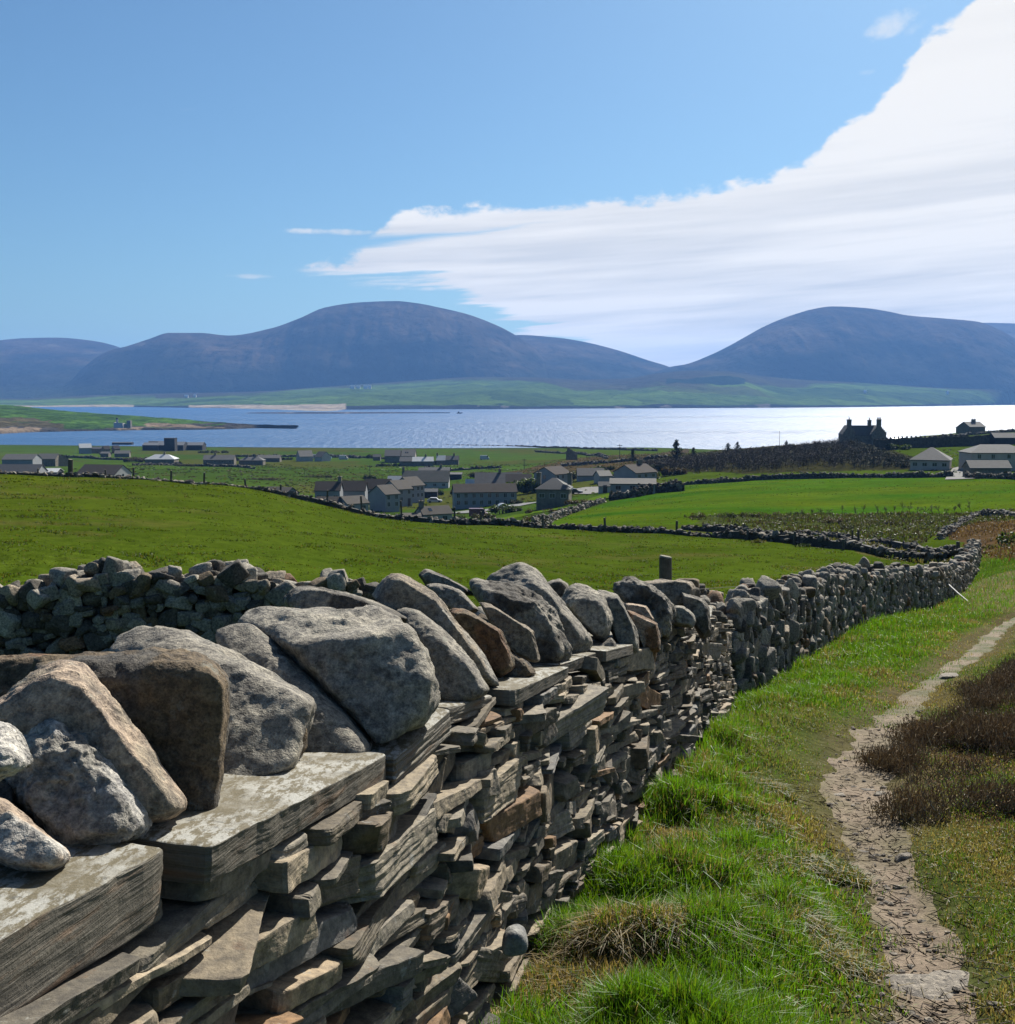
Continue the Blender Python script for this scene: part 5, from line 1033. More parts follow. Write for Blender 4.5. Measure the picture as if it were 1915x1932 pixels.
house('low old steading with a patched slate roof in front of the right edge house', 3268, 1574, 264, 9.4, 4.4, 2.4, 1.5, 0, 'light', 'stone', name='steading', cat='steading')
house('dark low house on the slope at the far right edge', 3350, 1473, 420, 10, 6, 2.8, 1.6, 0, 'slate', 'dark')
house('small hip roofed cottage on the skyline at the right', 3234, 1439, 520, 6, 5, 2.6, 1.7, 0, 'slate', 'stone', hip=True)
house('larger rambling house on the skyline at the right', 3266, 1437, 528, 9, 8, 3.4, 2.2, 20, 'slate', 'stone', chim=(.1, .4))
# the big old house in front of the water
MN = house('big old stone house with stepped gables and tall chimneys against the water', 2866, 1463, 432, 9.0, 5.5, 4.6, 3.3, 0, 'slate', 'stone', name='old_manor', cat='house')
for x0, wd_, ln, off, nm in ((-5.4, 4.2, 6.5, -.5, 'a'), (5.2, 5.4, 8.0, -1.0, 'b')):
    h_, t_ = 4.7, 7.8; b0 = -ln/2+off; b1 = ln/2+off; V = [(x0-wd_/2, b0, -4), (x0+wd_/2, b0, -4), (x0+wd_/2, b1, -4), (x0-wd_/2, b1, -4), (x0-wd_/2, b0, h_), (x0+wd_/2, b0, h_), (x0+wd_/2, b1, h_), (x0-wd_/2, b1, h_), (x0, b0, t_), (x0, b1, t_)]
    wg = mesh('cross_wing', V, [np.array([[1, 2, 6, 5], [3, 0, 4, 7], [0, 1, 5, 4], [2, 3, 7, 6]]), np.array([[4, 5, 8], [6, 7, 9]])], WL['stone'], MN)
    V = [(x0-wd_/2-.1, b0+.5, h_-.05), (x0, b0+.5, t_+.05), (x0+wd_/2+.1, b0+.5, h_-.05), (x0-wd_/2-.1, b1-.3, h_-.05), (x0, b1-.3, t_+.05), (x0+wd_/2+.1, b1-.3, h_-.05)]; mesh('wing_roof', V, [np.array([[0, 1, 4, 3], [1, 2, 5, 4]])], RF['slate'], wg)
    bb = []
    for s_ in (-1, 1):
        for i in range(5):
            f0 = i/5; xx = x0+s_*wd_/2*(1-f0); x2 = x0+s_*wd_/2*(1-(i+1)/5); z_ = h_+(t_-h_)*f0; bb.append((min(xx, x2), max(xx, x2), b0-.04, b0+.5, z_-.2, z_+(t_-h_)/5+.18))
    V, Q = boxes(bb); mesh('stepped_gable', V, [Q], WL['stone'], wg)
    V, Q = boxes([(x0-.75, x0+.75, b0+.06, b0+1.1, t_-.4, t_+2.0), (x0-.85, x0+.85, b0-.02, b0+1.2, t_+2.0, t_+2.25)]); ch = mesh('chimney', V, [Q], WL['stone'], wg)
    for dx in ((0,) if nm == 'a' else (-.5, 0, .5)): V, Q, T3 = tube([(x0+dx, b0+.6, t_+2.25), (x0+dx, b0+.6, t_+3.0)], [.22, .16], 8); mesh('chimney_pot', V, [Q, T3], M_POT, ch)
V, Q = boxes([(2.5, 3.7, -.5, .5, 6.4, 9.6), (2.4, 3.8, -.6, .6, 9.6, 9.8)]); ch = mesh('chimney', V, [Q], WL['stone'], MN); V, Q, T3 = tube([(3.1, 0, 9.8), (3.1, 0, 10.6)], [.22, .16], 8); mesh('chimney_pot', V, [Q, T3], M_POT, ch)
# white pyramid canopy beside it, pale sheds
c = at(2985/1.785, 1494/1.785, 424); V = [(-2.4, -2, 0), (2.4, -2, 0), (2.4, 2, 0), (-2.4, 2, 0), (-.15, 0, 2.5), (-2.4, -2, -1.5), (2.4, -2, -1.5), (2.4, 2, -1.5), (-2.4, 2, -1.5)]
mesh('white_tent', V, [np.array([[0, 4, 4, 1]])[:0].reshape(0, 4), np.array([[0, 1, 4], [1, 2, 4], [2, 3, 4], [3, 0, 4]]), np.array([[5, 6, 1, 0], [6, 7, 2, 1], [7, 8, 3, 2], [8, 5, 0, 3]])], simple('white_canvas', (.5, .5, .5), .7), label=None) if False else None
tn = empty('garden_tent', c[:], label='white pointed garden tent right of the big old house', category='tent')
mesh('canopy', V, [np.array([[0, 1, 4], [1, 2, 4], [2, 3, 4], [3, 0, 4]])], simple('white_canvas', (.42, .42, .42), .7), tn); mesh('side_wall', V, [np.array([[5, 6, 1, 0], [6, 7, 2, 1], [7, 8, 3, 2], [8, 5, 0, 3]])], simple('canvas_side', (.3, .3, .3), .8), tn)
house('pale greenhouse roof between the garden tent and the garden wall', 3010, 1484, 428, 4.2, 4, 2.2, 1.2, 0, 'white', 'stone', name='greenhouse', cat='greenhouse')
# far side of the water
M_WHITE = simple('whitewash', (.5, .5, .48), .8)
for i, (u, v, L_) in enumerate([(665, 731, 22), (676, 731.5, 17), (690, 731, 20), (698, 730.5, 13), (352, 749, 16), (368, 748, 11), (1632, 740, 12), (1788, 741, 9)]):
    Y = 5250; c = at(u, v, Y); V = [(-L_/2, -6, -8), (L_/2, -6, -8), (L_/2, 6, -8), (-L_/2, 6, -8), (-L_/2, -6, 5), (L_/2, -6, 5), (L_/2, 6, 5), (-L_/2, 6, 5), (-L_/2, 0, 10), (L_/2, 0, 10)]
    ro = empty('far_farm', c[:], label=['leftmost of four tiny white farm buildings under the rounded hill', 'second of four tiny white farm buildings under the rounded hill', 'third of four tiny white farm buildings under the rounded hill', 'rightmost of four tiny white farm buildings under the rounded hill', 'left one of two tiny white crofts near the far beach', 'right one of two tiny white crofts near the far beach', 'tiny pale croft under the left foot of the right hill', 'tiny pale croft far right under the right hill'][i], category='farm', group='white farms across the water')
    mesh('wall', V, [np.array([[0, 1, 5, 4], [2, 3, 7, 6]]), np.array([[0, 4, 3], [4, 7, 3], [4, 8, 7], [1, 2, 5], [5, 2, 6], [5, 6, 9]])], M_WHITE, ro); mesh('roof', [(-L_/2-1, -7, 4.2), (L_/2+1, -7, 4.2), (L_/2+1, 0, 10.4), (-L_/2-1, 0, 10.4), (L_/2+1, 7, 4.2), (-L_/2-1, 7, 4.2)], [np.array([[0, 1, 2, 3], [3, 2, 4, 5]])], M_WHITE, ro)
# beacon and ruin on the promontory
def onprom(u, v, Y): return at(u, v, Y)
c = at(226, 802, 1500); ro = empty('ruined_house', c[:], label='ruined pale house with a gable stub on the promontory shore', category='ruin')
V, Q = boxes([(-8, 3, 0, .8, -4, 3), (-8, -7.2, .8, 8, -4, 3.6), (3, 3.8, 0, 8, -4, 2.4), (-4, -2, .0, .85, 3, 4.6)]); mesh('wall', V, [Q], WL['pale'], ro); V, Q = boxes([(9, 14, 0, 6, -4, 6), (5, 9, 0, 5, -4, 1.5)]); mesh('tower_stub', V, [Q], WL['stone'], ro)
c = at(221, 799, 1512); ro = empty('light_beacon', c[:], label='small round light tower beside the ruined house on the promontory', category='lighthouse'); V, Q, T3 = tube([(0, 0, -4), (0, 0, 5.5)], [1.8, 1.4], 12); mesh('tower', V, [Q, T3], WL['pale'], ro); V, Q, T3 = tube([(0, 0, 5.5), (0, 0, 7), (0, 0, 8)], [1.6, 1.5, .3], 12); mesh('lantern', V, [Q, T3], WL['dark'], ro)
# boat far out
c = at(850/1915*1915+2, 780.5, 3000); c = Vector((at(866, 780, 3000).x, 3000, SEA)); ro = empty('fishing_boat', c[:], label='tiny dark fishing boat out on the sound', category='boat')
V = [(-6, -1.6, 0), (5, -1.6, 0), (8, 0, .6), (5, 1.6, 0), (-6, 1.6, 0), (-6.4, -2, 2), (5.4, -2, 2.4), (9.5, 0, 3.2), (5.4, 2, 2.4), (-6.4, 2, 2)]; mesh('hull', V, [np.array([[0, 1, 6, 5], [1, 2, 7, 6], [2, 3, 8, 7], [3, 4, 9, 8], [4, 0, 5, 9]]), np.array([[5, 6, 7, 8, 9], [4, 3, 2, 1, 0]])], WL['dark'], ro); V, Q = boxes([(-3, 1, -1.2, 1.2, 2, 5)]); mesh('wheelhouse', V, [Q], WL['dark'], ro)
# vehicles and yard things
def car(name, label, cat, uF, vF, Y, L, hb, hc, col, rot=0, van=False, group=None):
    gx, gy_ = ground_hit(uF/1.7849, vF/1.7849, y0=150); f_ = gy_/Y; L, hb, hc = L*f_, hb*f_, hc*f_; Y = gy_
    c = at(uF/1.7849, vF/1.7849, Y); ro = empty(name, c[:], R(rot), label=label, category=cat, group=group); m = simple(name+'_paint', col, .35, .5, .03); w_ = .85
    if van: pr = [(-L/2, .35), (L/2, .35), (L/2, hb*.95), (L/2-.55, hb*1.08), (L/2-1.15, hc), (-L/2, hc)]
    else: pr = [(-L/2, .3), (L/2, .3), (L/2, hb*.85), (L/2-1.0, hb), (L/2-1.7, hc), (-L/2+.9, hc), (-L/2+.1, hb), (-L/2, hb*.9)]
    n = len(pr); V = [(x, -w_, z) for x, z in pr]+[(x, w_, z) for x, z in pr]; Q = [[i, i+n, (i+1) % n+n, (i+1) % n] for i in range(n)]
    mesh('body', V, [np.array(Q), np.array([list(range(n)), list(range(2*n-1, n-1, -1))])], m, ro)
    zz = (hb+.05, hc-.12); x0, x1 = (L/2-1.5, L/2-.75) if van else (-L/2+.9, L/2-1.45)
    for s_ in (-1, 1):
        V, Q = boxes([(x0, x1, min(s_*w_, s_*(w_+.02)), max(s_*w_, s_*(w_+.02)), *zz)]); mesh('side_window', V, [Q], M_PANE, ro)
        for x in (-L/2+.8, L/2-.85):
            V, Q2, T3 = tube([(x, s_*(w_-.2), .32), (x, s_*(w_+.03), .32)], .32, 12); mesh('wheel', V, [Q2, T3], WL['dark'], ro)
    return ro
car('delivery_van', 'maroon van with a white front parked by the long grey block', 'van', 1612, 1744, 272, 4.6, 1.25, 2.3, (.10, .035, .05), 0, True)
car('parked_car', 'white car half hidden behind the outbuilding chimney', 'car', 1464, 1693, 306, 4.0, .85, 1.4, (.4, .4, .41))
car('parked_car', 'silver car parked right of the long grey block', 'car', 1698, 1713, 285, 3.6, .85, 1.35, (.35, .36, .38), 20)
car('parked_car', 'blue grey car parked by the brown roofed bungalow', 'car', 2054, 1613, 345, 3.8, .85, 1.4, (.16, .22, .30), 5)
car('parked_car', 'dark car with a bright windscreen beside the hip roofed house', 'car', 1940, 1663, 297, 3.4, .85, 1.4, (.03, .03, .035))
for i, (uF, vF, Y, lab) in enumerate([(1063, 1545, 600, 'left one of two white caravans by the grey gabled house'), (1102, 1546, 605, 'pale blue green caravan right of the grey gabled house'), (1157, 1549, 580, 'white van parked alone on the far lane'), (1632, 1549, 560, 'white caravan by the far field gate')]): car('caravan', lab, 'caravan', uF, vF, Y, 4.5, 1.3, 2.3, (.42, .43, .43) if i != 1 else (.20, .36, .36), 0, True, 'caravans and vans far off')
# washing line
ws = at(2190/1.785, 1668/1.785, 296); ro = empty('washing_line', ws[:], label='washing line of blue and white striped cloths beside the long low shed', category='washing line')
def cloth(x0, z0, w_, h_, cols, nm='striped_cloth'):
    for i, c_ in enumerate(cols):
        pass
M_BLUE = simple('blue_cloth', (.03, .10, .32), .8); M_WCL = simple('white_cloth', (.42, .43, .45), .8)
for i, (x, z, w_, h_, mm) in enumerate([(-4.0, 1.0, .5, 1.0, M_BLUE), (-3.5, 1.1, .5, .9, M_WCL), (-3.0, 1.2, .45, .8, M_BLUE), (-.4, 1.2, .5, 1.0, M_WCL), (.1, 1.5, .55, 1.0, M_BLUE), (.65, 1.7, .55, 1.1, M_WCL), (1.2, 1.9, .5, 1.1, M_BLUE), (1.7, 2.0, .5, 1.0, M_WCL)]):
    V = []; 
    for j in range(5):
        for q in range(4): V.append((x+w_*q/3, .12*math.sin(j*1.3+q+i), z-h_*j/4+1.0))
    V = np.array(V); Q = np.array([[j*4+q, j*4+q+1, j*4+q+5, j*4+q+4] for j in range(4) for q in range(3)]); V2 = V+np.array([0, .02, 0]); mesh('cloth', np.concatenate([V, V2]), [Q, Q[:, ::-1]+20], mm, ro)
tubemesh('line', [(ws.x-4.4, ws.y+.01, ws.z+2.1), (ws.x-1, ws.y+.01, ws.z+2.15), (ws.x+2.6, ws.y+.01, ws.z+3.1)], .02, M_DKMETAL, 5, ro)
for x, h_ in ((-4.4, 2.2), (2.6, 3.2)): tubemesh('line_post', [(ws.x+x, ws.y, ws.z-.8), (ws.x+x, ws.y, ws.z+h_)], .05, M_DKMETAL, 6, ro)
# ruined gable on the moor knoll
c = at(1923/1.785, 1537/1.785, 470); ro = mesh('stone_ruin', boxes([(-2, 1.5, 0, .8, -1.5, 2.2), (-1.6, -.4, 0, .8, 2.2, 3.6), (-.4, .6, .05, .75, 2.2, 2.9), (1.5, 2.6, .1, .7, -1.5, .9)])[0], [boxes([(0, 1, 0, 1, 0, 1)]*4)[1]], WL['stone'], origin=c[:]); ro.data.transform(__import__('mathutils').Matrix.Translation(c)); tag(ro, 'broken stump of a stone building on the brown moor knoll', 'ruin')
M_TARMAC = simple('tarmac', (.12, .12, .12), .9)
def sheet(name, px, m, y0, dz=.12, **kw):
    P_ = gp(px, y0=y0); V = np.array([(x, y, hz(x, y)+dz) for x, y in P_]); c = V.mean(0); V = np.vstack([V, c]); n = len(P_); return mesh(name, V, [np.array([[i, (i+1) % n, n] for i in range(n)])], m, kind='structure', **kw)
# ---------------------------------------------------------------- grass, heather, bushes, trees
def blades(x, y, h, w, col, lean=.35, rng=None, z=None, seg=2, windx=.0):
    """one curved tapering blade per point: 5 verts, a quad and a triangle"""
    n = len(x); z = H(x, y) if z is None else z; a = rng.uniform(0, 2*np.pi, n); ln = h*lean*np.abs(rng.normal(size=n))*1.1; dx, dy = np.cos(a), np.sin(a)
    fa = rng.uniform(0, np.pi, n); wx_, wy_ = np.cos(fa)*w/2, np.sin(fa)*w/2
    b = np.stack([x, y, z-.01], -1); W_ = np.stack([wx_, wy_, 0*x], -1); m = b+np.stack([dx*ln*.35, dy*ln*.35, h*.6], -1); t = b+np.stack([dx*ln+windx*h, dy*ln, h*np.maximum(.45, 1-.35*(ln/h)**2)], -1)
    V = np.stack([b-W_, b+W_, m+W_*.75, m-W_*.75, t], 1).reshape(-1, 3); i = np.arange(n)[:, None]*5
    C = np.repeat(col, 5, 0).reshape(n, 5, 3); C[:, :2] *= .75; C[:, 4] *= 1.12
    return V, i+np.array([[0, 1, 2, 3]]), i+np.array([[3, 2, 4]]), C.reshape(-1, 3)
def stuff(name, parts, m=None, **kw):
    V = []; A = []; B_ = []; C = []; o = 0
    for v, q, t, c in parts: V.append(v); A.append(q+o); B_.append(t+o); C.append(c); o += len(v)
    Fs = [np.concatenate(A)]; 
    if sum(len(b) for b in B_): Fs.append(np.concatenate(B_))
    return mesh(name, np.concatenate(V), Fs, m or M_BLADE, col=np.clip(np.concatenate(C), .002, .9), smooth=False, kind='stuff', **kw)
def pathdist(x, y):
    d, par, side = seg_dist(x, y, PATHPTS); hw = np.interp(par, range(len(PATHPTS)), [p[2] for p in PATHPTS]); return d-hw, side
def heathmask(x, y):
    d, _, _ = seg_dist(x, y, HEATH+[HEATH[0]]); i = np.where(inpoly(x, y, HEATH), -d, d); return i+fbm(np.stack([x/1.5, y/1.5, x*0], -1), 3, 55)*.4
gr = np.random.default_rng(5)
parts = []
# verge between wall and path, and the turf beyond the path
def sample(n, y0, y1, x0, x1, p=2.0):
    # density falls off with distance
    t = gr.uniform(0, 1, n); y = (y0**(1-p)+t*(y1**(1-p)-y0**(1-p)))**(1/(1-p)) if p != 1 else y0*(y1/y0)**t
    return gr.uniform(x0, x1, n)*1.0, y
DRYS = [ground_hit(u_, v_, y0=1.5)+(r_,) for u_, v_, r_ in ((1262, 1618, .14), (1235, 1650, .10), (1190, 1845, .26), (1095, 1890, .24), (1575, 1835, .08))]
for (n, y0, y1, p_) in ((620000, 2.4, 14, 1.55), (240000, 10, 62, 1.9)):
    t = gr.uniform(0, 1, n); y = (y0**(1-p_)+t*(y1**(1-p_)-y0**(1-p_)))**(1/(1-p_)); x = (gr.uniform(-.12, .56, n))*y+gr.uniform(-.3, .3, n)
    wl = np.where(y < 12.2, wx(np.clip(y, -1.5, 12.2))+.10+.0*y, -99); d2, p2, s2 = seg_dist(x, y, W2); ok = np.where(y < 12.2, x > wl, (s2 > 0) & (d2 > .12) | (y > 57.5) & (x > 24.3))
    e, side = pathdist(x, y); hm = heathmask(x, y); ok &= gr.uniform(0, 1, n) < np.maximum(sst(e+.12*vnoise(np.stack([x*6, y*6, x*0], -1), 3), -.10, .30), .45*sst(y, 7.5, 11)); worn = wornmask(x, y); 
    tuft = n2d(x, y, .42, 3, 5); big = n2d(x, y, 1.3, 3, 61)
    rb = (side > 0)
    keep = np.where(rb, gr.uniform(0, 1, n) < .95+.5*tuft, gr.uniform(0, 1, n) < .72+.9*tuft); keep &= (hm > -.1) | (gr.uniform(0, 1, n) < .75)
    for u_, v_, r_ in DRYS:
        ok &= ~((np.hypot(x-u_, y-v_)+.12*tuft < r_) & (gr.uniform(0, 1, n) < .82))
    ok &= keep; x, y, e, side, tuft, big, hm, rb, worn = [q[ok] for q in (x, y, e, side, tuft, big, hm, rb, worn)]
    m = len(x); near = sst(e, .05, .75)
    h = np.where(rb, .031+.02*np.clip(tuft+.3, 0, 1), (.040+.075*near+.045*np.clip(tuft, 0, 1)))*gr.uniform(.55, 1.35, m)
    wdt = np.where(rb, .004, .0052)*(1+.05*np.maximum(y-4, 0))*gr.uniform(.7, 1.4, m)
    drym = np.clip(n2d(x, y, .9, 4, 41)*2.4-.15, 0, 1); dr = (gr.uniform(0, 1, m) < .08+.60*drym+.12*rb+.30*(1-near))
    G = np.array([.066, .155, .009])*(1+.35*big[:, None])*gr.uniform(.62, 1.35, (m, 1)); G2 = np.array([.105, .17, .011])*gr.uniform(.7, 1.2, (m, 1)); yk = gr.uniform(0, 1, m)[:, None] < .3
    col = np.where(yk, G2, G); D_ = np.array([.22, .185, .085])*gr.uniform(.5, 1.25, (m, 1)); D2 = np.array([.11, .075, .035])*gr.uniform(.6, 1.2, (m, 1)); D_ = np.where(gr.uniform(0, 1, (m, 1)) < .3, D2, D_)
    rbc = np.array([.060, .112, .013])*gr.uniform(.6, 1.3, (m, 1)); col = np.where(rb[:, None], rbc, col); col = np.where(dr[:, None], D_, col)
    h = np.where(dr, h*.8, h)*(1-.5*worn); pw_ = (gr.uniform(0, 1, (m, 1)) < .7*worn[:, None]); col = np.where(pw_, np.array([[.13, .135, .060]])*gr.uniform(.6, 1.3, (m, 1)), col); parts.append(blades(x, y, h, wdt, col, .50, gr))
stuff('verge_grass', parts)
# drooping dry tussocks on the verge
parts = []
for (u, v, r_, n, dry) in ((1262, 1618, .19, 3600, 1), (1235, 1650, .15, 2200, 1), (1520, 1790, .15, 2000, .6), (1575, 1835, .12, 1500, .6), (1480, 1760, .14, 1400, .5), (1190, 1845, .30, 11000, 1), (1095, 1890, .28, 7500, 1), (1300, 1850, .25, 2600, .8), (1420, 1680, .25, 2400, .6), (1560, 1655, .2, 2200, .5), (1380, 1600, .3, 2400, .4), (1440, 1520, .2, 1500, .5), (1480, 1300, .25, 1300, .5), (1540, 1262, .25, 1100, .5), (1590, 1240, .25, 900, .5)):
    x0, y0 = ground_hit(u, v, y0=1.5); a = gr.uniform(0, 2*np.pi, n); q = r_*np.sqrt(gr.uniform(0, 1, n)); x = x0+q*np.cos(a)*1.1; y = y0+q*np.sin(a)*.8
    z = H(x, y)+.05*(1-(q/r_)**2)*(r_/.3); ht = gr.uniform(.03, .08, n)*(.8+.4*dry); c = np.where(gr.uniform(0, 1, (n, 1)) < .75*dry, np.array([[.27, .205, .095]]), np.array([[.055, .095, .010]]))*gr.uniform(.45, 1.3, (n, 1))
    parts.append(blades(x, y, ht, .0045*(1+.05*max(y0-4, 0)), c, .95, gr, z=z))
stuff('dry_tussocks', parts)
# pasture: short turf with darker tufts between the walls
n = 210000; t = gr.uniform(0, 1, n); y = 13.5*(95/13.5)**t; x = gr.uniform(-.56, .46, n)*y; d2, p2, s2 = seg_dist(x, y, W2); wl = (s2 < 0)
ok = wl & (y > np.interp(x, [-40, -8, 2.5], [12, 12.5, 13.2])); ytop = np.interp(x/y, [p[0]/p[1] for p in WA], [p[1] for p in WA]); ok &= y < ytop-.4
cl = n2d(x, y, 1.1, 4, 77); ok &= cl > gr.uniform(-.25, .45, n); x, y, cl = x[ok], y[ok], cl[ok]; m = len(x)
h = (.022+.10*np.clip(cl-.12, 0, 1))*gr.uniform(.6, 1.5, m)*(1+.008*y); w_ = .010+.0011*y
G = np.where(gr.uniform(0, 1, (m, 1)) < .62, np.array([[.042, .072, .005]]), np.array([[.066, .082, .008]]))*gr.uniform(.6, 1.25, (m, 1)); dr = (gr.uniform(0, 1, (m, 1)) < .10+.25*np.clip(n2d(x, y, 5, 4, 31)*2, 0, 1)[:, None]); G = np.where(dr, np.array([[.11, .095, .035]])*gr.uniform(.6, 1.2, (m, 1)), G)
stuff('pasture_tufts', [blades(x, y, h, w_, G, .5, gr)])
# tufts far over the bright field, scrub ground and rushes
parts = []
for poly, n, hh, cols in ((R_SCRUB, 26000, .32, ((.034, .050, .010), (.055, .062, .022), (.03, .026, .016))), ([(p[0], p[1]) for p in HEATH2], 16000, .22, ((.075, .048, .026), (.055, .034, .02), (.10, .07, .04))), (R_STRIP, 9000, .28, ((.075, .07, .025), (.04, .06, .012), (.10, .09, .04))), (R_MOOR, 9000, .8, ((.05, .035, .02), (.035, .03, .016), (.07, .055, .03)))):
    P_ = np.array(poly); lo, hi = P_.min(0), P_.max(0); hi[0] = min(hi[0], lo[0]+160); x = gr.uniform(lo[0], hi[0], n); y = gr.uniform(lo[1], hi[1], n); k_ = inpoly(x, y, poly) & (x/y < .56); x, y = x[k_], y[k_]; cl = n2d(x, y, 5, 4, 90); k_ = cl > gr.uniform(-.4, .3, len(x)); x, y, cl = x[k_], y[k_], cl[k_]
    c = np.array(cols)[gr.integers(0, 3, len(x))]*gr.uniform(.6, 1.3, (len(x), 1)); parts.append(blades(x, y, hh*gr.uniform(.4, 1.3, len(x)), hh*.5*gr.uniform(.5, 1.2, len(x)), c, .6, gr))
for (lo, hi, n, hh, cols) in (((0, 100), (150, 285), 30000, .09, ((.035, .068, .006), (.055, .085, .008), (.05, .062, .012))), ((-190, 260), (150, 620), 26000, .35, ((.030, .048, .010), (.045, .058, .014), (.055, .05, .022)))):
    x = gr.uniform(lo[0], hi[0], n); y = gr.uniform(lo[1], hi[1], n); k_ = (np.abs(x/y) < .56); x, y = x[k_], y[k_]; cl = n2d(x, y, 9, 5, 191, .62); k_ = cl > gr.uniform(-.1, .4, len(x)); x, y = x[k_], y[k_]
    c = np.array(cols)[gr.integers(0, 3, len(x))]*gr.uniform(.6, 1.2, (len(x), 1)); parts.append(blades(x, y, hh*gr.uniform(.4, 1.3, len(x)), hh*1.8*gr.uniform(.5, 1.2, len(x))*(1+y/300), c, .6, gr))
stuff('rough_grass_and_rushes', parts)
# leaf-scale scatter in volumes: shrubs, crowns
def leaves(C0, n, size, col, rng, squash=.6):
    a = rng.normal(size=(n, 3)); a /= np.linalg.norm(a, axis=1)[:, None]; b = np.cross(a, rng.normal(size=(n, 3))); b /= np.linalg.norm(b, axis=1)[:, None]; s = (size*rng.uniform(.5, 1.3, n))[:, None]
    V = np.stack([C0-a*s, C0+b*s*squash, C0+a*s, C0-b*s*squash], 1).reshape(-1, 3); i = np.arange(n)[:, None]*4; return V, i+np.array([[0, 1, 2, 3]]), np.zeros((0, 3), int), np.repeat(col, 4, 0)
def sticks(P0, P1, r, col):
    d = P1-P0; n = len(P0); a = np.cross(d, np.array([.3, .5, .8])); a /= np.maximum(np.linalg.norm(a, axis=1), 1e-9)[:, None]; b = np.cross(d, a); b /= np.maximum(np.linalg.norm(b, axis=1), 1e-9)[:, None]; r = np.broadcast_to(r, (n,))[:, None]
    V = np.concatenate([np.stack([P0+a*r, P0+(-.5*a+.87*b)*r, P0+(-.5*a-.87*b)*r], 1), np.stack([P1+a*r*.6, P1+(-.5*a+.87*b)*r*.6, P1+(-.5*a-.87*b)*r*.6], 1)], 1).reshape(-1, 3); i = np.arange(n)[:, None]*6
    return V, np.concatenate([i+np.array([[0, 1, 4, 3]]), i+np.array([[1, 2, 5, 4]]), i+np.array([[2, 0, 3, 5]])]), np.zeros((0, 3), int), np.repeat(col, 6, 0)
def branchy(base, h, spread, levels, nb, rng, r0, up=.5):
    """recursive twigs as arrays of segments"""
    S0 = [np.array(base, float)]; D = [np.array([rng.normal()*.12, rng.normal()*.12, 1.0])]; L_ = [h*.42]; R_ = [r0]; out0 = []; out1 = []; rr_ = []
    for lv in range(levels):
        nS, nD, nL, nR = [], [], [], []
        for p, d, l, r in zip(S0, D, L_, R_):
            d = d/np.linalg.norm(d); mid = p+d*l*.5+rng.normal(size=3)*l*.06; q = mid+(d+rng.normal(size=3)*.15)*l*.5
            out0 += [p, mid]; out1 += [mid, q]; rr_ += [r, r*.85]
            for _ in range(nb): nS.append(q if rng.random() < .6 else mid); nD.append(d*.75+rng.normal(size=3)*spread+np.array([0, 0, up*.3])); nL.append(l*rng.uniform(.55, .85)); nR.append(r*.62)
        S0, D, L_, R_ = nS, nD, nL, nR
    return np.array(out0), np.array(out1), np.array(rr_), np.array(S0)
# heather bank right of the path
parts = []; LP = np.array(HEATH); lo, hi = LP.min(0), LP.max(0); hi[0] = min(hi[0], 9.5); hi[1] = min(hi[1], 17)
n = 26000; x = gr.uniform(lo[0]-.4, hi[0], n); y = lo[1]-.3+(hi[1]-lo[1]+.3)*gr.uniform(0, 1, n)**1.25; hm = heathmask(x, y); cl = n2d(x, y, .55, 3, 120); k_ = (hm < .1*vnoise(np.stack([x*3, y*3, x*0], -1), 8)) & (x/y < .53) & (cl > gr.uniform(-.26, .20, n)) & (gr.uniform(0, 1, n) < .35+.5*sst(y, 6.8, 7.8)); x, y, cl, hm = x[k_], y[k_], cl[k_], hm[k_]; print('heather plants', len(x))
hgt = (.08+.15*np.clip(cl+.2, 0, 1))*(.55+.45*sst(-hm, .0, .5))*gr.uniform(.7, 1.2, len(x)); z = H(x, y)
S0, S1, RR, TT_, TH = [], [], [], [], []
for i in range(len(x)):
    far_ = y[i] > 10.5
    b0 = np.array([x[i], y[i], z[i]]); a = gr.uniform(0, 6.28); 
    for q in range(2 if far_ else 3):
        a2 = a+q*2.1+gr.normal()*.4; tip = b0+np.array([math.cos(a2)*hgt[i]*gr.uniform(.3, 1.0), math.sin(a2)*hgt[i]*gr.uniform(.3, 1.0), hgt[i]*gr.uniform(.6, 1)]); mid = (b0+tip)/2+np.array([math.cos(a2), math.sin(a2), -.3])*hgt[i]*.15
        S0 += [b0, mid]; S1 += [mid, tip]; RR += [.0035, .0025]; TT_.append(tip); TT_.append(mid*.35+tip*.65); TH += [hgt[i], hgt[i]*.8]
S0, S1, RR, TT_, TH = map(np.array, (S0, S1, RR, TT_, TH)); parts.append(sticks(S0, S1, RR*1.2, np.array([[.14, .12, .10]])*gr.uniform(.4, 1.5, (len(S0), 1))))
k3 = 9; T3 = np.repeat(TT_, k3, 0); hh3 = np.repeat(TH, k3); off = gr.normal(size=T3.shape)*np.array([.042, .042, .028]); T3 = T3+off
cN = np.where(gr.uniform(0, 1, (len(T3), 1)) < .55, np.array([[.19, .135, .075]]), np.where(gr.uniform(0, 1, (len(T3), 1)) < .4, np.array([[.11, .083, .05]]), np.array([[.33, .26, .15]])))*gr.uniform(.5, 1.6, (len(T3), 1)); T4 = T3+gr.normal(size=T3.shape)*.014+np.array([0, 0, .028])
parts.append(sticks(T3, T4, .0028*(1+.04*np.maximum(T3[:, 1]-6, 0)), cN)); stuff('heather', parts, M_TWIG)
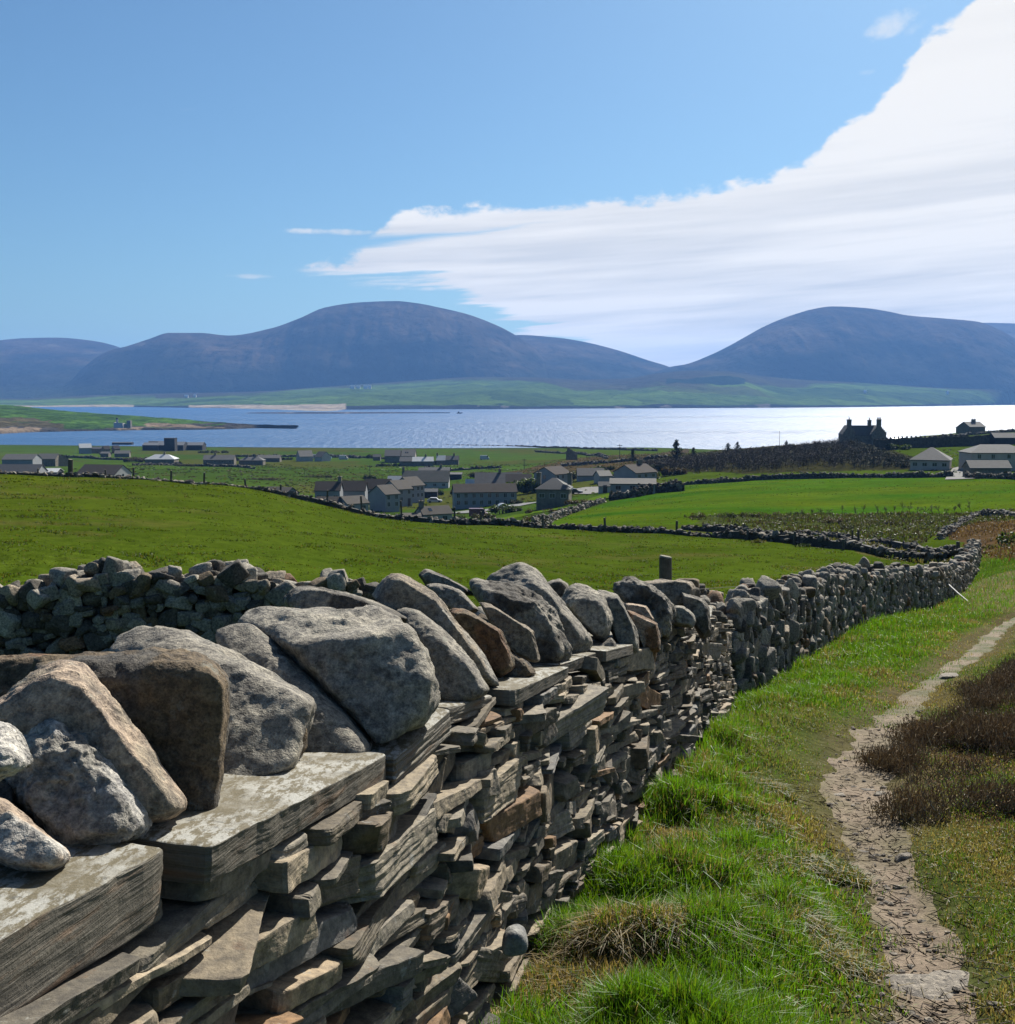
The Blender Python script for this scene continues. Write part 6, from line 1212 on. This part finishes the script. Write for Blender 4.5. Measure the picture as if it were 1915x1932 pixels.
# twigs, straw and pebbles on the trodden path
n = 1500; t = gr.uniform(0, 1, n)**1.6; s = gr.integers(1, 9, n)+gr.uniform(0, 1, n); PX = np.array(PATHPTS); i = s.astype(int); f = s-i; cx_ = PX[i, 0]*(1-f)+PX[np.minimum(i+1, len(PX)-1), 0]*f; cy_ = PX[i, 1]*(1-f)+PX[np.minimum(i+1, len(PX)-1), 1]*f
x = cx_+gr.normal(size=n)*.17; y = cy_+gr.normal(size=n)*.2; z = H(x, y)+.016; a = gr.uniform(0, 6.28, n); ln = gr.uniform(.02, .085, n); P0 = np.stack([x, y, z], -1); P1 = P0+np.stack([np.cos(a)*ln, np.sin(a)*ln, gr.uniform(-.002, .012, n)], -1)
c = np.where(gr.uniform(0, 1, (n, 1)) < .55, np.array([[.035, .022, .015]]), np.array([[.20, .165, .10]]))*gr.uniform(.6, 1.2, (n, 1)); stuff('path_litter', [sticks(P0, P1, .0026, c)], M_TWIG)
n = 300; s = gr.uniform(0, 9.5, n)**1.0; i = s.astype(int); f = s-i; cx_ = PX[i, 0]*(1-f)+PX[i+1, 0]*f; cy_ = PX[i, 1]*(1-f)+PX[i+1, 1]*f; hw_ = PX[i, 2]; x = cx_+gr.uniform(-1, 1, n)*hw_*1.05; y = cy_+gr.normal(size=n)*.15; sz = gr.uniform(.006, .022, n); B_, F_ = ico(1); zc = H(x, y)+.014
V = B_[None]*sz[:, None, None]*(np.array([1, .8, .5])*(1+.2*gr.normal(size=(n, 1, 3))))*(1+.15*gr.normal(size=(n, len(B_), 1)))+np.stack([x, y, zc], -1)[:, None]; mesh('gravel', V.reshape(-1, 3), [(F_[None]+np.arange(n)[:, None, None]*len(B_)).reshape(-1, 3)], M_GNEISS, col=np.repeat(np.array([[.17, .15, .125]])*gr.uniform(.5, 1.5, (n, 1)), len(B_), 0), kind='stuff')
def pathstone(u, v, L_, label, flat=.35, tint=(.20, .18, .155)):
    x, y = ground_hit(u, v, y0=1.5); V, F_ = rand_rock(L_, 4, int(u+v), np.random.default_rng(int(u)), flat, 12, .04); o = mesh('path_stone', V+np.array([x, y, hz(x, y)+L_*flat*.10]), [F_], M_GNEISS, col=np.ones((len(V), 3))*np.array(tint), smooth=True, origin=(x, y, hz(x, y)), label=label, category='stone', group='flat stones in the path')
for a in ((1745, 1852, .30, 'large flat pale stone sunk in the path near the bottom edge', .2), (1790, 1838, .26, 'second large flat stone sunk in the path beside the first', .2), (1705, 1612, .10, 'small rounded stone at the right edge of the path by the dead twigs', .6), (1698, 1660, .09, 'pale pebble in the middle of the path below the edge stone', .5), (1628, 1592, .08, 'tiny stone at the left side of the path', .5), (1660, 1488, .10, 'flat stone where the path pinches beside the heather', .4), (1580, 1490, .10, 'small flat stone in the worn turf left of the pinch', .4), (1640, 1478, .11, 'pale stone at the heather edge', .45), (1790, 1272, .30, 'pale stone lying in the far bend of the path', .35)): pathstone(*a)

# ---- shrubs, hedges, woodland
def shrub(name, label, cat, u, vb, Y, wpx, hpx, kind, group=None, n=None, seed=0):
    r_ = np.random.default_rng(seed or int(u*7+vb)); 
    wpx *= 1.25; hpx *= 1.3; Y = None
    if Y is None: x, y = ground_hit(u, vb, y0=60 if vb > 965 and u > 1250 else 30 if u > 1850 and vb > 1100 else 110 if cat == 'bush' and vb > 1020 and False else (60 if vb > 1015 else 130))
    else: y = Y; x = ray(u, vb)[0]/ray(u, vb)[1]*Y
    g = hz(x, y) if Y is None else at(u, vb, Y).z; W_ = wpx*y/FOC; Hh = hpx*y/FOC; ro = empty(name, (x, y, g), label=label, category=cat, group=group)
    k_ = max(3, int(W_/max(Hh, .1)*4)); P_ = []; Rv = []
    for i in range(k_):
        bx = r_.uniform(-.42, .42)*W_; bh = Hh*r_.uniform(.45, 1)*(1-abs(bx/W_)**2*1.2); P_.append((bx, r_.normal()*Hh*.25, bh*.55)); Rv.append(bh*.5)
    P_ = np.array(P_); Rv = np.array(Rv); n = n or int(min(2600, 260*max(1, W_/1.2))); i = r_.integers(0, k_, n); d = r_.normal(size=(n, 3)); d /= np.linalg.norm(d, axis=1)[:, None]; q = P_[i]+d*(Rv[i]*r_.uniform(.35, 1.05, n)**.7)[:, None]*np.array([1.1, 1, 1]); q[:, 2] = np.maximum(q[:, 2], .02)
    cols = {'green': ((.030, .055, .010), (.05, .075, .014), (.022, .036, .009)), 'olive': ((.045, .048, .018), (.06, .055, .022), (.032, .034, .014)), 'brown': ((.050, .036, .024), (.035, .027, .019), (.06, .048, .03)), 'dark': ((.016, .024, .010), (.024, .032, .012), (.012, .018, .008)), 'yellow': ((.095, .095, .02), (.06, .08, .014), (.12, .10, .03))}[kind]
    c = np.array(cols)[r_.integers(0, 3, n)]*r_.uniform(.6, 1.3, (n, 1)); sz = max(.05, .10*Hh)*(1 if Y is None or Y > 40 else .6)
    v, Q, T_, cc_ = leaves(q, n, sz, c, r_); mesh('foliage', v, [Q], M_BLADE, ro, col=cc_)
    nst = 6 if W_ < 2.2*Hh else 22; a = r_.uniform(0, 6.28, nst); P0 = np.stack([r_.uniform(-.3, .3, nst)*W_, 0*a, 0*a-.1], -1); P1 = P0+np.stack([np.cos(a)*.15*Hh, np.sin(a)*.15*Hh, Hh*.6+0*a], -1); v, Q, T_, cc_ = sticks(P0, P1, .03*Hh, np.ones((nst, 3))*.05); mesh('stem', v, [Q], M_TWIG, ro, col=cc_); return ro
gh = 'bushes and hedges around the village'
for a in [('leafy green garden tree left of the hip roofed house', 'tree', 1050, 950, None, 42, 26, 'green'), ('clipped green hedge behind the long grey block, left half', 'hedge', 960, 931, 285, 58, 20, 'green'), ('clipped green hedge behind the long grey block, right half', 'hedge', 1000, 933, 285, 42, 22, 'green'), ('hedge bordering the lawn right of the van', 'hedge', 950, 968, None, 62, 14, 'green'), ('low hedge end nearest the field dyke', 'hedge', 915, 978, None, 40, 12, 'olive'),
          ('round bush alone on the garden lawn', 'bush', 1000, 968, None, 14, 9, 'olive'), ('brownish flower bed bush along the slanting garden dyke', 'bush', 1090, 952, None, 46, 9, 'brown'), ('brown scrub at the lower end of the slanting garden dyke', 'bush', 1010, 985, None, 34, 12, 'brown'), ('green bushes right of the two storey gabled house, left clump', 'bush', 1125, 900, None, 34, 16, 'green'), ('green bushes right of the two storey gabled house, right clump', 'bush', 1160, 902, None, 38, 14, 'olive'), ('dark bush under the brown roofed bungalow', 'bush', 1215, 903, None, 50, 14, 'olive'), ('broad scrub between the bungalow and the wood', 'bush', 1262, 896, None, 60, 14, 'brown'),
          ('bush behind the small dark shed', 'bush', 820, 935, None, 30, 12, 'green'), ('garden bush in front of the mossy roofed house', 'bush', 862, 935, None, 26, 10, 'olive'), ('bush at the foot of the gabled row', 'bush', 760, 945, 300, 20, 8, 'dark'), ('bush beside the tall chimney of the outbuilding', 'bush', 730, 950, 290, 20, 8, 'dark'), ('bush around the foot of the pasture pole', 'bush', 698, 905, None, 18, 9, 'dark'), ('low bush behind the outbuilding yard', 'bush', 865, 980, 266, 24, 9, 'green'), ('bush left of the white hip roofed bungalow', 'bush', 255, 873, None, 40, 8, 'brown'), ('bush right of the white hip roofed bungalow', 'bush', 322, 876, None, 40, 7, 'dark'), ('thicket along the dark works fence', 'bush', 400, 855, None, 60, 5, 'dark'),
          ('bush beside the long grey roofed bungalow', 'bush', 445, 868, None, 16, 6, 'dark'), ('bush by the far farm garden', 'bush', 765, 868, None, 18, 7, 'dark'), ('bush between the far farm and the pale barn', 'bush', 700, 866, None, 16, 6, 'dark'), ('yellowish gorse hump left on the field bottom dyke', 'bush', 1430, 1025, None, 26, 6, 'yellow'), ('green clump right on the grass below the dark dyke', 'bush', 1515, 1033, None, 30, 6, 'green'), ('bright green grass clump in the strip by the far corner posts', 'bush', 1680, 1052, None, 26, 9, 'green'), ('bright tuft of tall grass at the right picture edge beside the path', 'grass tuft', 1895, 1170, None, 40, 26, 'green'), ('dark tussock at the foot of the path wall past the leaning bar', 'grass tuft', 1862, 1112, None, 30, 9, 'olive')]:
    shrub({'hedge': 'hedge', 'tree': 'garden_tree', 'grass tuft': 'grass_clump'}.get(a[1], 'bush'), a[0], a[1], *a[2:], group=gh)
for i, (u, v, w_, h_, kd, pl_) in enumerate([(600, 968, 30, 8, 'dark', 'low bush in front of the long terrace'), (655, 972, 26, 8, 'olive', 'low bush between the terrace garages'), (845, 905, 30, 9, 'green', 'bush at the right end of the mossy slate roof'), (905, 903, 34, 9, 'olive', 'bush left of the long slate cottage'), (935, 936, 30, 12, 'green', 'bush at the left end of the clipped hedge'), (1028, 938, 26, 14, 'green', 'tree behind the right end of the long grey block'),
  (975, 953, 28, 9, 'dark', 'shrub in the gardens right of the long grey block'), (1045, 968, 36, 8, 'brown', 'brown shrubbery along the foot of the garden lawn'), (1085, 905, 30, 12, 'olive', 'shrub hugging the two storey gabled house'), (1140, 890, 40, 9, 'dark', 'dark shrubs above the slate cottage with the porch'), (1180, 918, 26, 7, 'green', 'bush at the gap left of the long low shed'), (1240, 888, 40, 10, 'dark', 'dark scrub beside the brown roofed bungalow'), (880, 948, 22, 8, 'dark', 'bush at the left corner of the long grey block'),
  (500, 905, 60, 5, 'brown', 'broken peat bank with dead heather in the pasture'), (600, 900, 50, 5, 'olive', 'rough bank of gorse right of the peat bank'), (350, 880, 40, 5, 'olive', 'low scrub in the pasture below the white hip roofed bungalow'), (120, 872, 30, 6, 'dark', 'thicket beside the tan roofed house'), (200, 858, 24, 5, 'dark', 'thicket right of the white roofed farmstead'), (540, 868, 24, 5, 'dark', 'thicket right of the bungalow with two chimneys'), (735, 880, 50, 6, 'dark', 'hedge in front of the dark slate farm wing'), (830, 877, 30, 5, 'dark', 'hedge at the right end of the far farm'),
  (1690, 850, 60, 9, 'green', 'green shrubbery under the crenellated garden wall'), (1750, 862, 40, 10, 'olive', 'shrubs on the slope above the pinkish bungalow'), (1880, 858, 44, 8, 'green', 'shrubs behind the two storey house at the right edge'), (1715, 884, 34, 9, 'olive', 'green bushes at the right end of the wood')]): shrub('bush', pl_, 'bush', u, v, None, w_, h_, kd, gh)
shb = [(1316, 978, 26, 9), (1372, 978, 44, 9), (1420, 976, 44, 10), (1460, 974, 30, 8), (1500, 972, 34, 7), (1545, 972, 40, 6), (1575, 988, 30, 12), (1600, 1000, 26, 9), (1640, 990, 34, 10), (1590, 985, 26, 7), (1500, 990, 20, 5), (1680, 992, 30, 12), (1440, 990, 24, 5)]
for i, (u, v, w_, h_) in enumerate(shb): shrub('bush', ['scrub bush %s' % q for q in ('at the left start of the row below the bright field', 'second along the row below the bright field', 'third along the row, the darkest and longest', 'fourth along the row where the fence stubs begin', 'fifth along the row, low and spreading', 'right end of the low row below the bright field', 'large and brown in the middle of the rough ground', 'closest to the dark dyke in the rough ground', 'right of the large brown one in the rough ground', 'small one just above the large brown one', 'isolated low one in the left part of the rough ground', 'under the leafless saplings at the right', 'smallest one near the left end of the rough ground')][i], 'bush', u, v, None, w_, h_, ['brown', 'dark', 'olive'][i % 3], 'scrub below the bright field')
# leafless saplings
sap = [1516, 1533, 1552, 1566, 1590, 1612, 1628, 1655, 1672, 1688, 1702, 1716, 1730, 1745, 1758, 1772, 1786, 1800, 1815, 1830]
for i, u in enumerate(sap):
    r_ = np.random.default_rng(300+i); v = 973-(.028*(u-1500) if u > 1600 else 0)+r_.uniform(-2, 4); x, y = ground_hit(u, v, y0=60); g = hz(x, y); hh = r_.uniform(13, 21)*y/FOC
    ro = empty('bare_sapling', (x, y, g), label='thin leafless sapling, '+['first', 'second', 'third', 'fourth', 'fifth', 'sixth', 'seventh', 'eighth', 'ninth', 'tenth', 'eleventh', 'twelfth', 'thirteenth', 'fourteenth', 'fifteenth', 'sixteenth', 'seventeenth', 'eighteenth', 'nineteenth', 'last'][i]+' from the left in the row under the bright field', category='sapling', group='leafless saplings along the fence'); A0, A1, RR_, tips = branchy((0, 0, -.1), hh, .42, 4, 3, r_, .028); v_, Q, T_, c_ = sticks(A0, A1, RR_+.008, np.ones((len(A0), 3))*np.array([.05, .042, .034])); mesh('trunk', v_, [Q], M_TWIG, ro, col=c_)
    nl = 60; q = tips[r_.integers(0, len(tips), nl)]+r_.normal(size=(nl, 3))*.07; v_, Q, T_, c_ = leaves(q, nl, .05, np.ones((nl, 3))*np.array([.045, .05, .02]), r_); mesh('buds', v_, [Q], M_BLADE, ro, col=c_)
# the leafless wood below the old house: one mass
rw = np.random.default_rng(88); S0l, S1l, Rl, Tl = [], [], [], []
WT = [(1200, 872), (1240, 868), (1280, 862), (1330, 856), (1380, 850), (1430, 846), (1480, 841), (1520, 835), (1560, 830), (1600, 829), (1640, 840), (1680, 855), (1735, 868)]; WBt = [(1200, 886), (1280, 890), (1400, 892), (1500, 888), (1600, 885), (1740, 884)]
for i in range(1250):
    u = rw.uniform(1205, 1742); vt = np.interp(u, *zip(*WT))+rw.uniform(-2, 3); vbm = np.interp(u, *zip(*WBt)); f = rw.uniform(0, 1)**.8; vb = vbm*(1-f)+(vt+8)*f
    x, y = ground_hit(u, vb, y0=200); g = hz(x, y); hh = np.clip(rw.uniform(.55, 1.45)*(min(24, vb-vt+ (6 if f > .5 else 2)))*y/FOC, 1.4, 5.0)
    hh = min(hh, max(1.2, (vb-vt)*y/FOC*1.1)); A0, A1, RR_, tips = branchy((x, y, g-.1), hh, .5, 3, 3, rw, .07); S0l.append(A0); S1l.append(A1); Rl.append(RR_+.012); Tl.append(tips)
S0l, S1l, Rl, Tl = map(np.concatenate, (S0l, S1l, Rl, Tl)); c = np.ones((len(S0l), 1))*np.array([.040, .031, .024])*rw.uniform(.5, 1.3, (len(S0l), 1)); p1 = sticks(S0l, S1l, Rl, c)
k_ = 3; q = np.repeat(Tl, k_, 0)+rw.normal(size=(len(Tl)*k_, 3))*.35; tone = n2d(q[:, 0], q[:, 1], 14, 3, 66)[:, None]; rightg = sst(q[:, 0]/q[:, 1], .27, .34)[:, None]
c = np.array([.050, .036, .026])*(1+.4*tone)*(1-.5*rightg)+np.array([.050, .060, .018])*(.15+.6*rightg)*(1+.5*tone); c = c*rw.uniform(.5, 1.4, (len(q), 1)); stuff('leafless_wood', [p1, leaves(q, len(q), .16, c, rw)], M_TWIG)
def conifer(label, u, vt, vb, wpx, Y=None, seed=1):
    r_ = np.random.default_rng(seed); x, y = ground_hit(u, vb, y0=200) if Y is None else (ray(u, vb)[0]/ray(u, vb)[1]*Y, Y); g = at(u, vb, y).z; h = (vb-vt)*y/FOC; w_ = wpx*y/FOC; ro = empty('conifer_tree', (x, y, g), label=label, category='conifer', group='conifers by the wood')
    V, Q, T3 = tube([(0, 0, -.5), (.1, 0, h*.5), (0, 0, h)], [.05*h, .03*h, .008*h], 7); mesh('trunk', V, [Q, T3], M_TWIG, ro, col=np.ones((len(V), 3))*.03)
    P_ = []; 
    for t in np.linspace(.12, .98, 16):
        for _ in range(6):
            a = r_.uniform(0, 6.28); rl = w_*.5*(1-t)**.8*r_.uniform(.6, 1.15)+.06*w_; k_ = 14; s = r_.uniform(.1, 1, k_); P_.append(np.stack([np.cos(a)*rl*s, np.sin(a)*rl*s, h*t+.10*h*s*s-.02*h+r_.normal(size=k_)*.015*h], -1))
    q = np.concatenate(P_); c = np.array([.013, .022, .012])*r_.uniform(.5, 1.6, (len(q), 1)); v, Q, T_, c_ = leaves(q, len(q), .05*h, c, r_, .35); mesh('crown', v, [Q], M_TWIG, ro, col=c_); return ro
conifer('tallest dark conifer at the left end of the bare wood', 1276, 833, 878, 34, seed=3); conifer('smaller conifer left of the tallest one', 1194, 848, 872, 20, seed=4); conifer('low flat topped conifer in the middle of the wood, left of a pair', 1373, 837, 856, 22, seed=5); conifer('low flat topped conifer in the middle of the wood, right of a pair', 1391, 835, 856, 22, seed=6); conifer('dark small conifer near the thin mast', 1483, 832, 850, 16, seed=7); conifer('hazy small conifer between the two left ones', 1308, 846, 868, 20, seed=8)
# lanes and yards
M_LANE = simple('pale_lane', (.17, .165, .155), .95, .1, .1, .3); M_LAWN = mat('lawn', lambda k: k.node('ShaderNodeBsdfDiffuse', {'Color': c3(.062, .105, .010)}))
def strip(name, px, wd_, m, y0=150, dz=.15):
    P_ = gp(px, y0=y0); P_ = np.array(P_); s = np.linspace(0, len(P_)-1, 40); x = np.interp(s, range(len(P_)), P_[:, 0]); y = np.interp(s, range(len(P_)), P_[:, 1]); tx = np.gradient(x); ty = np.gradient(y); n_ = np.hypot(tx, ty); nx, ny = ty/n_, -tx/n_; t = np.array([-1, 0, 1])*wd_/2
    X = x[:, None]+nx[:, None]*t; Y = y[:, None]+ny[:, None]*t; Z = H(X.ravel(), Y.ravel()).reshape(X.shape)+dz; return gridmesh(name, X, Y, Z, m, np.ones((X.size, 3))*.2, kind='structure')
strip('lane', [(860, 968), (900, 966), (960, 958), (1000, 950)], 7, M_TARMAC); strip('yard', [(1075, 925), (1110, 924), (1150, 926)], 9, M_LANE); strip('drive', [(1812, 905), (1815, 895), (1822, 886), (1835, 882)], 6, M_LANE)
strip('lawn', [(930, 985), (970, 974), (1010, 967), (1050, 960)], 11, M_LAWN, dz=.1); strip('lawn', [(1120, 945), (1150, 935), (1175, 930)], 8, M_LAWN, dz=.1)
# worn sheep hollows and small molehills are left to the turf relief
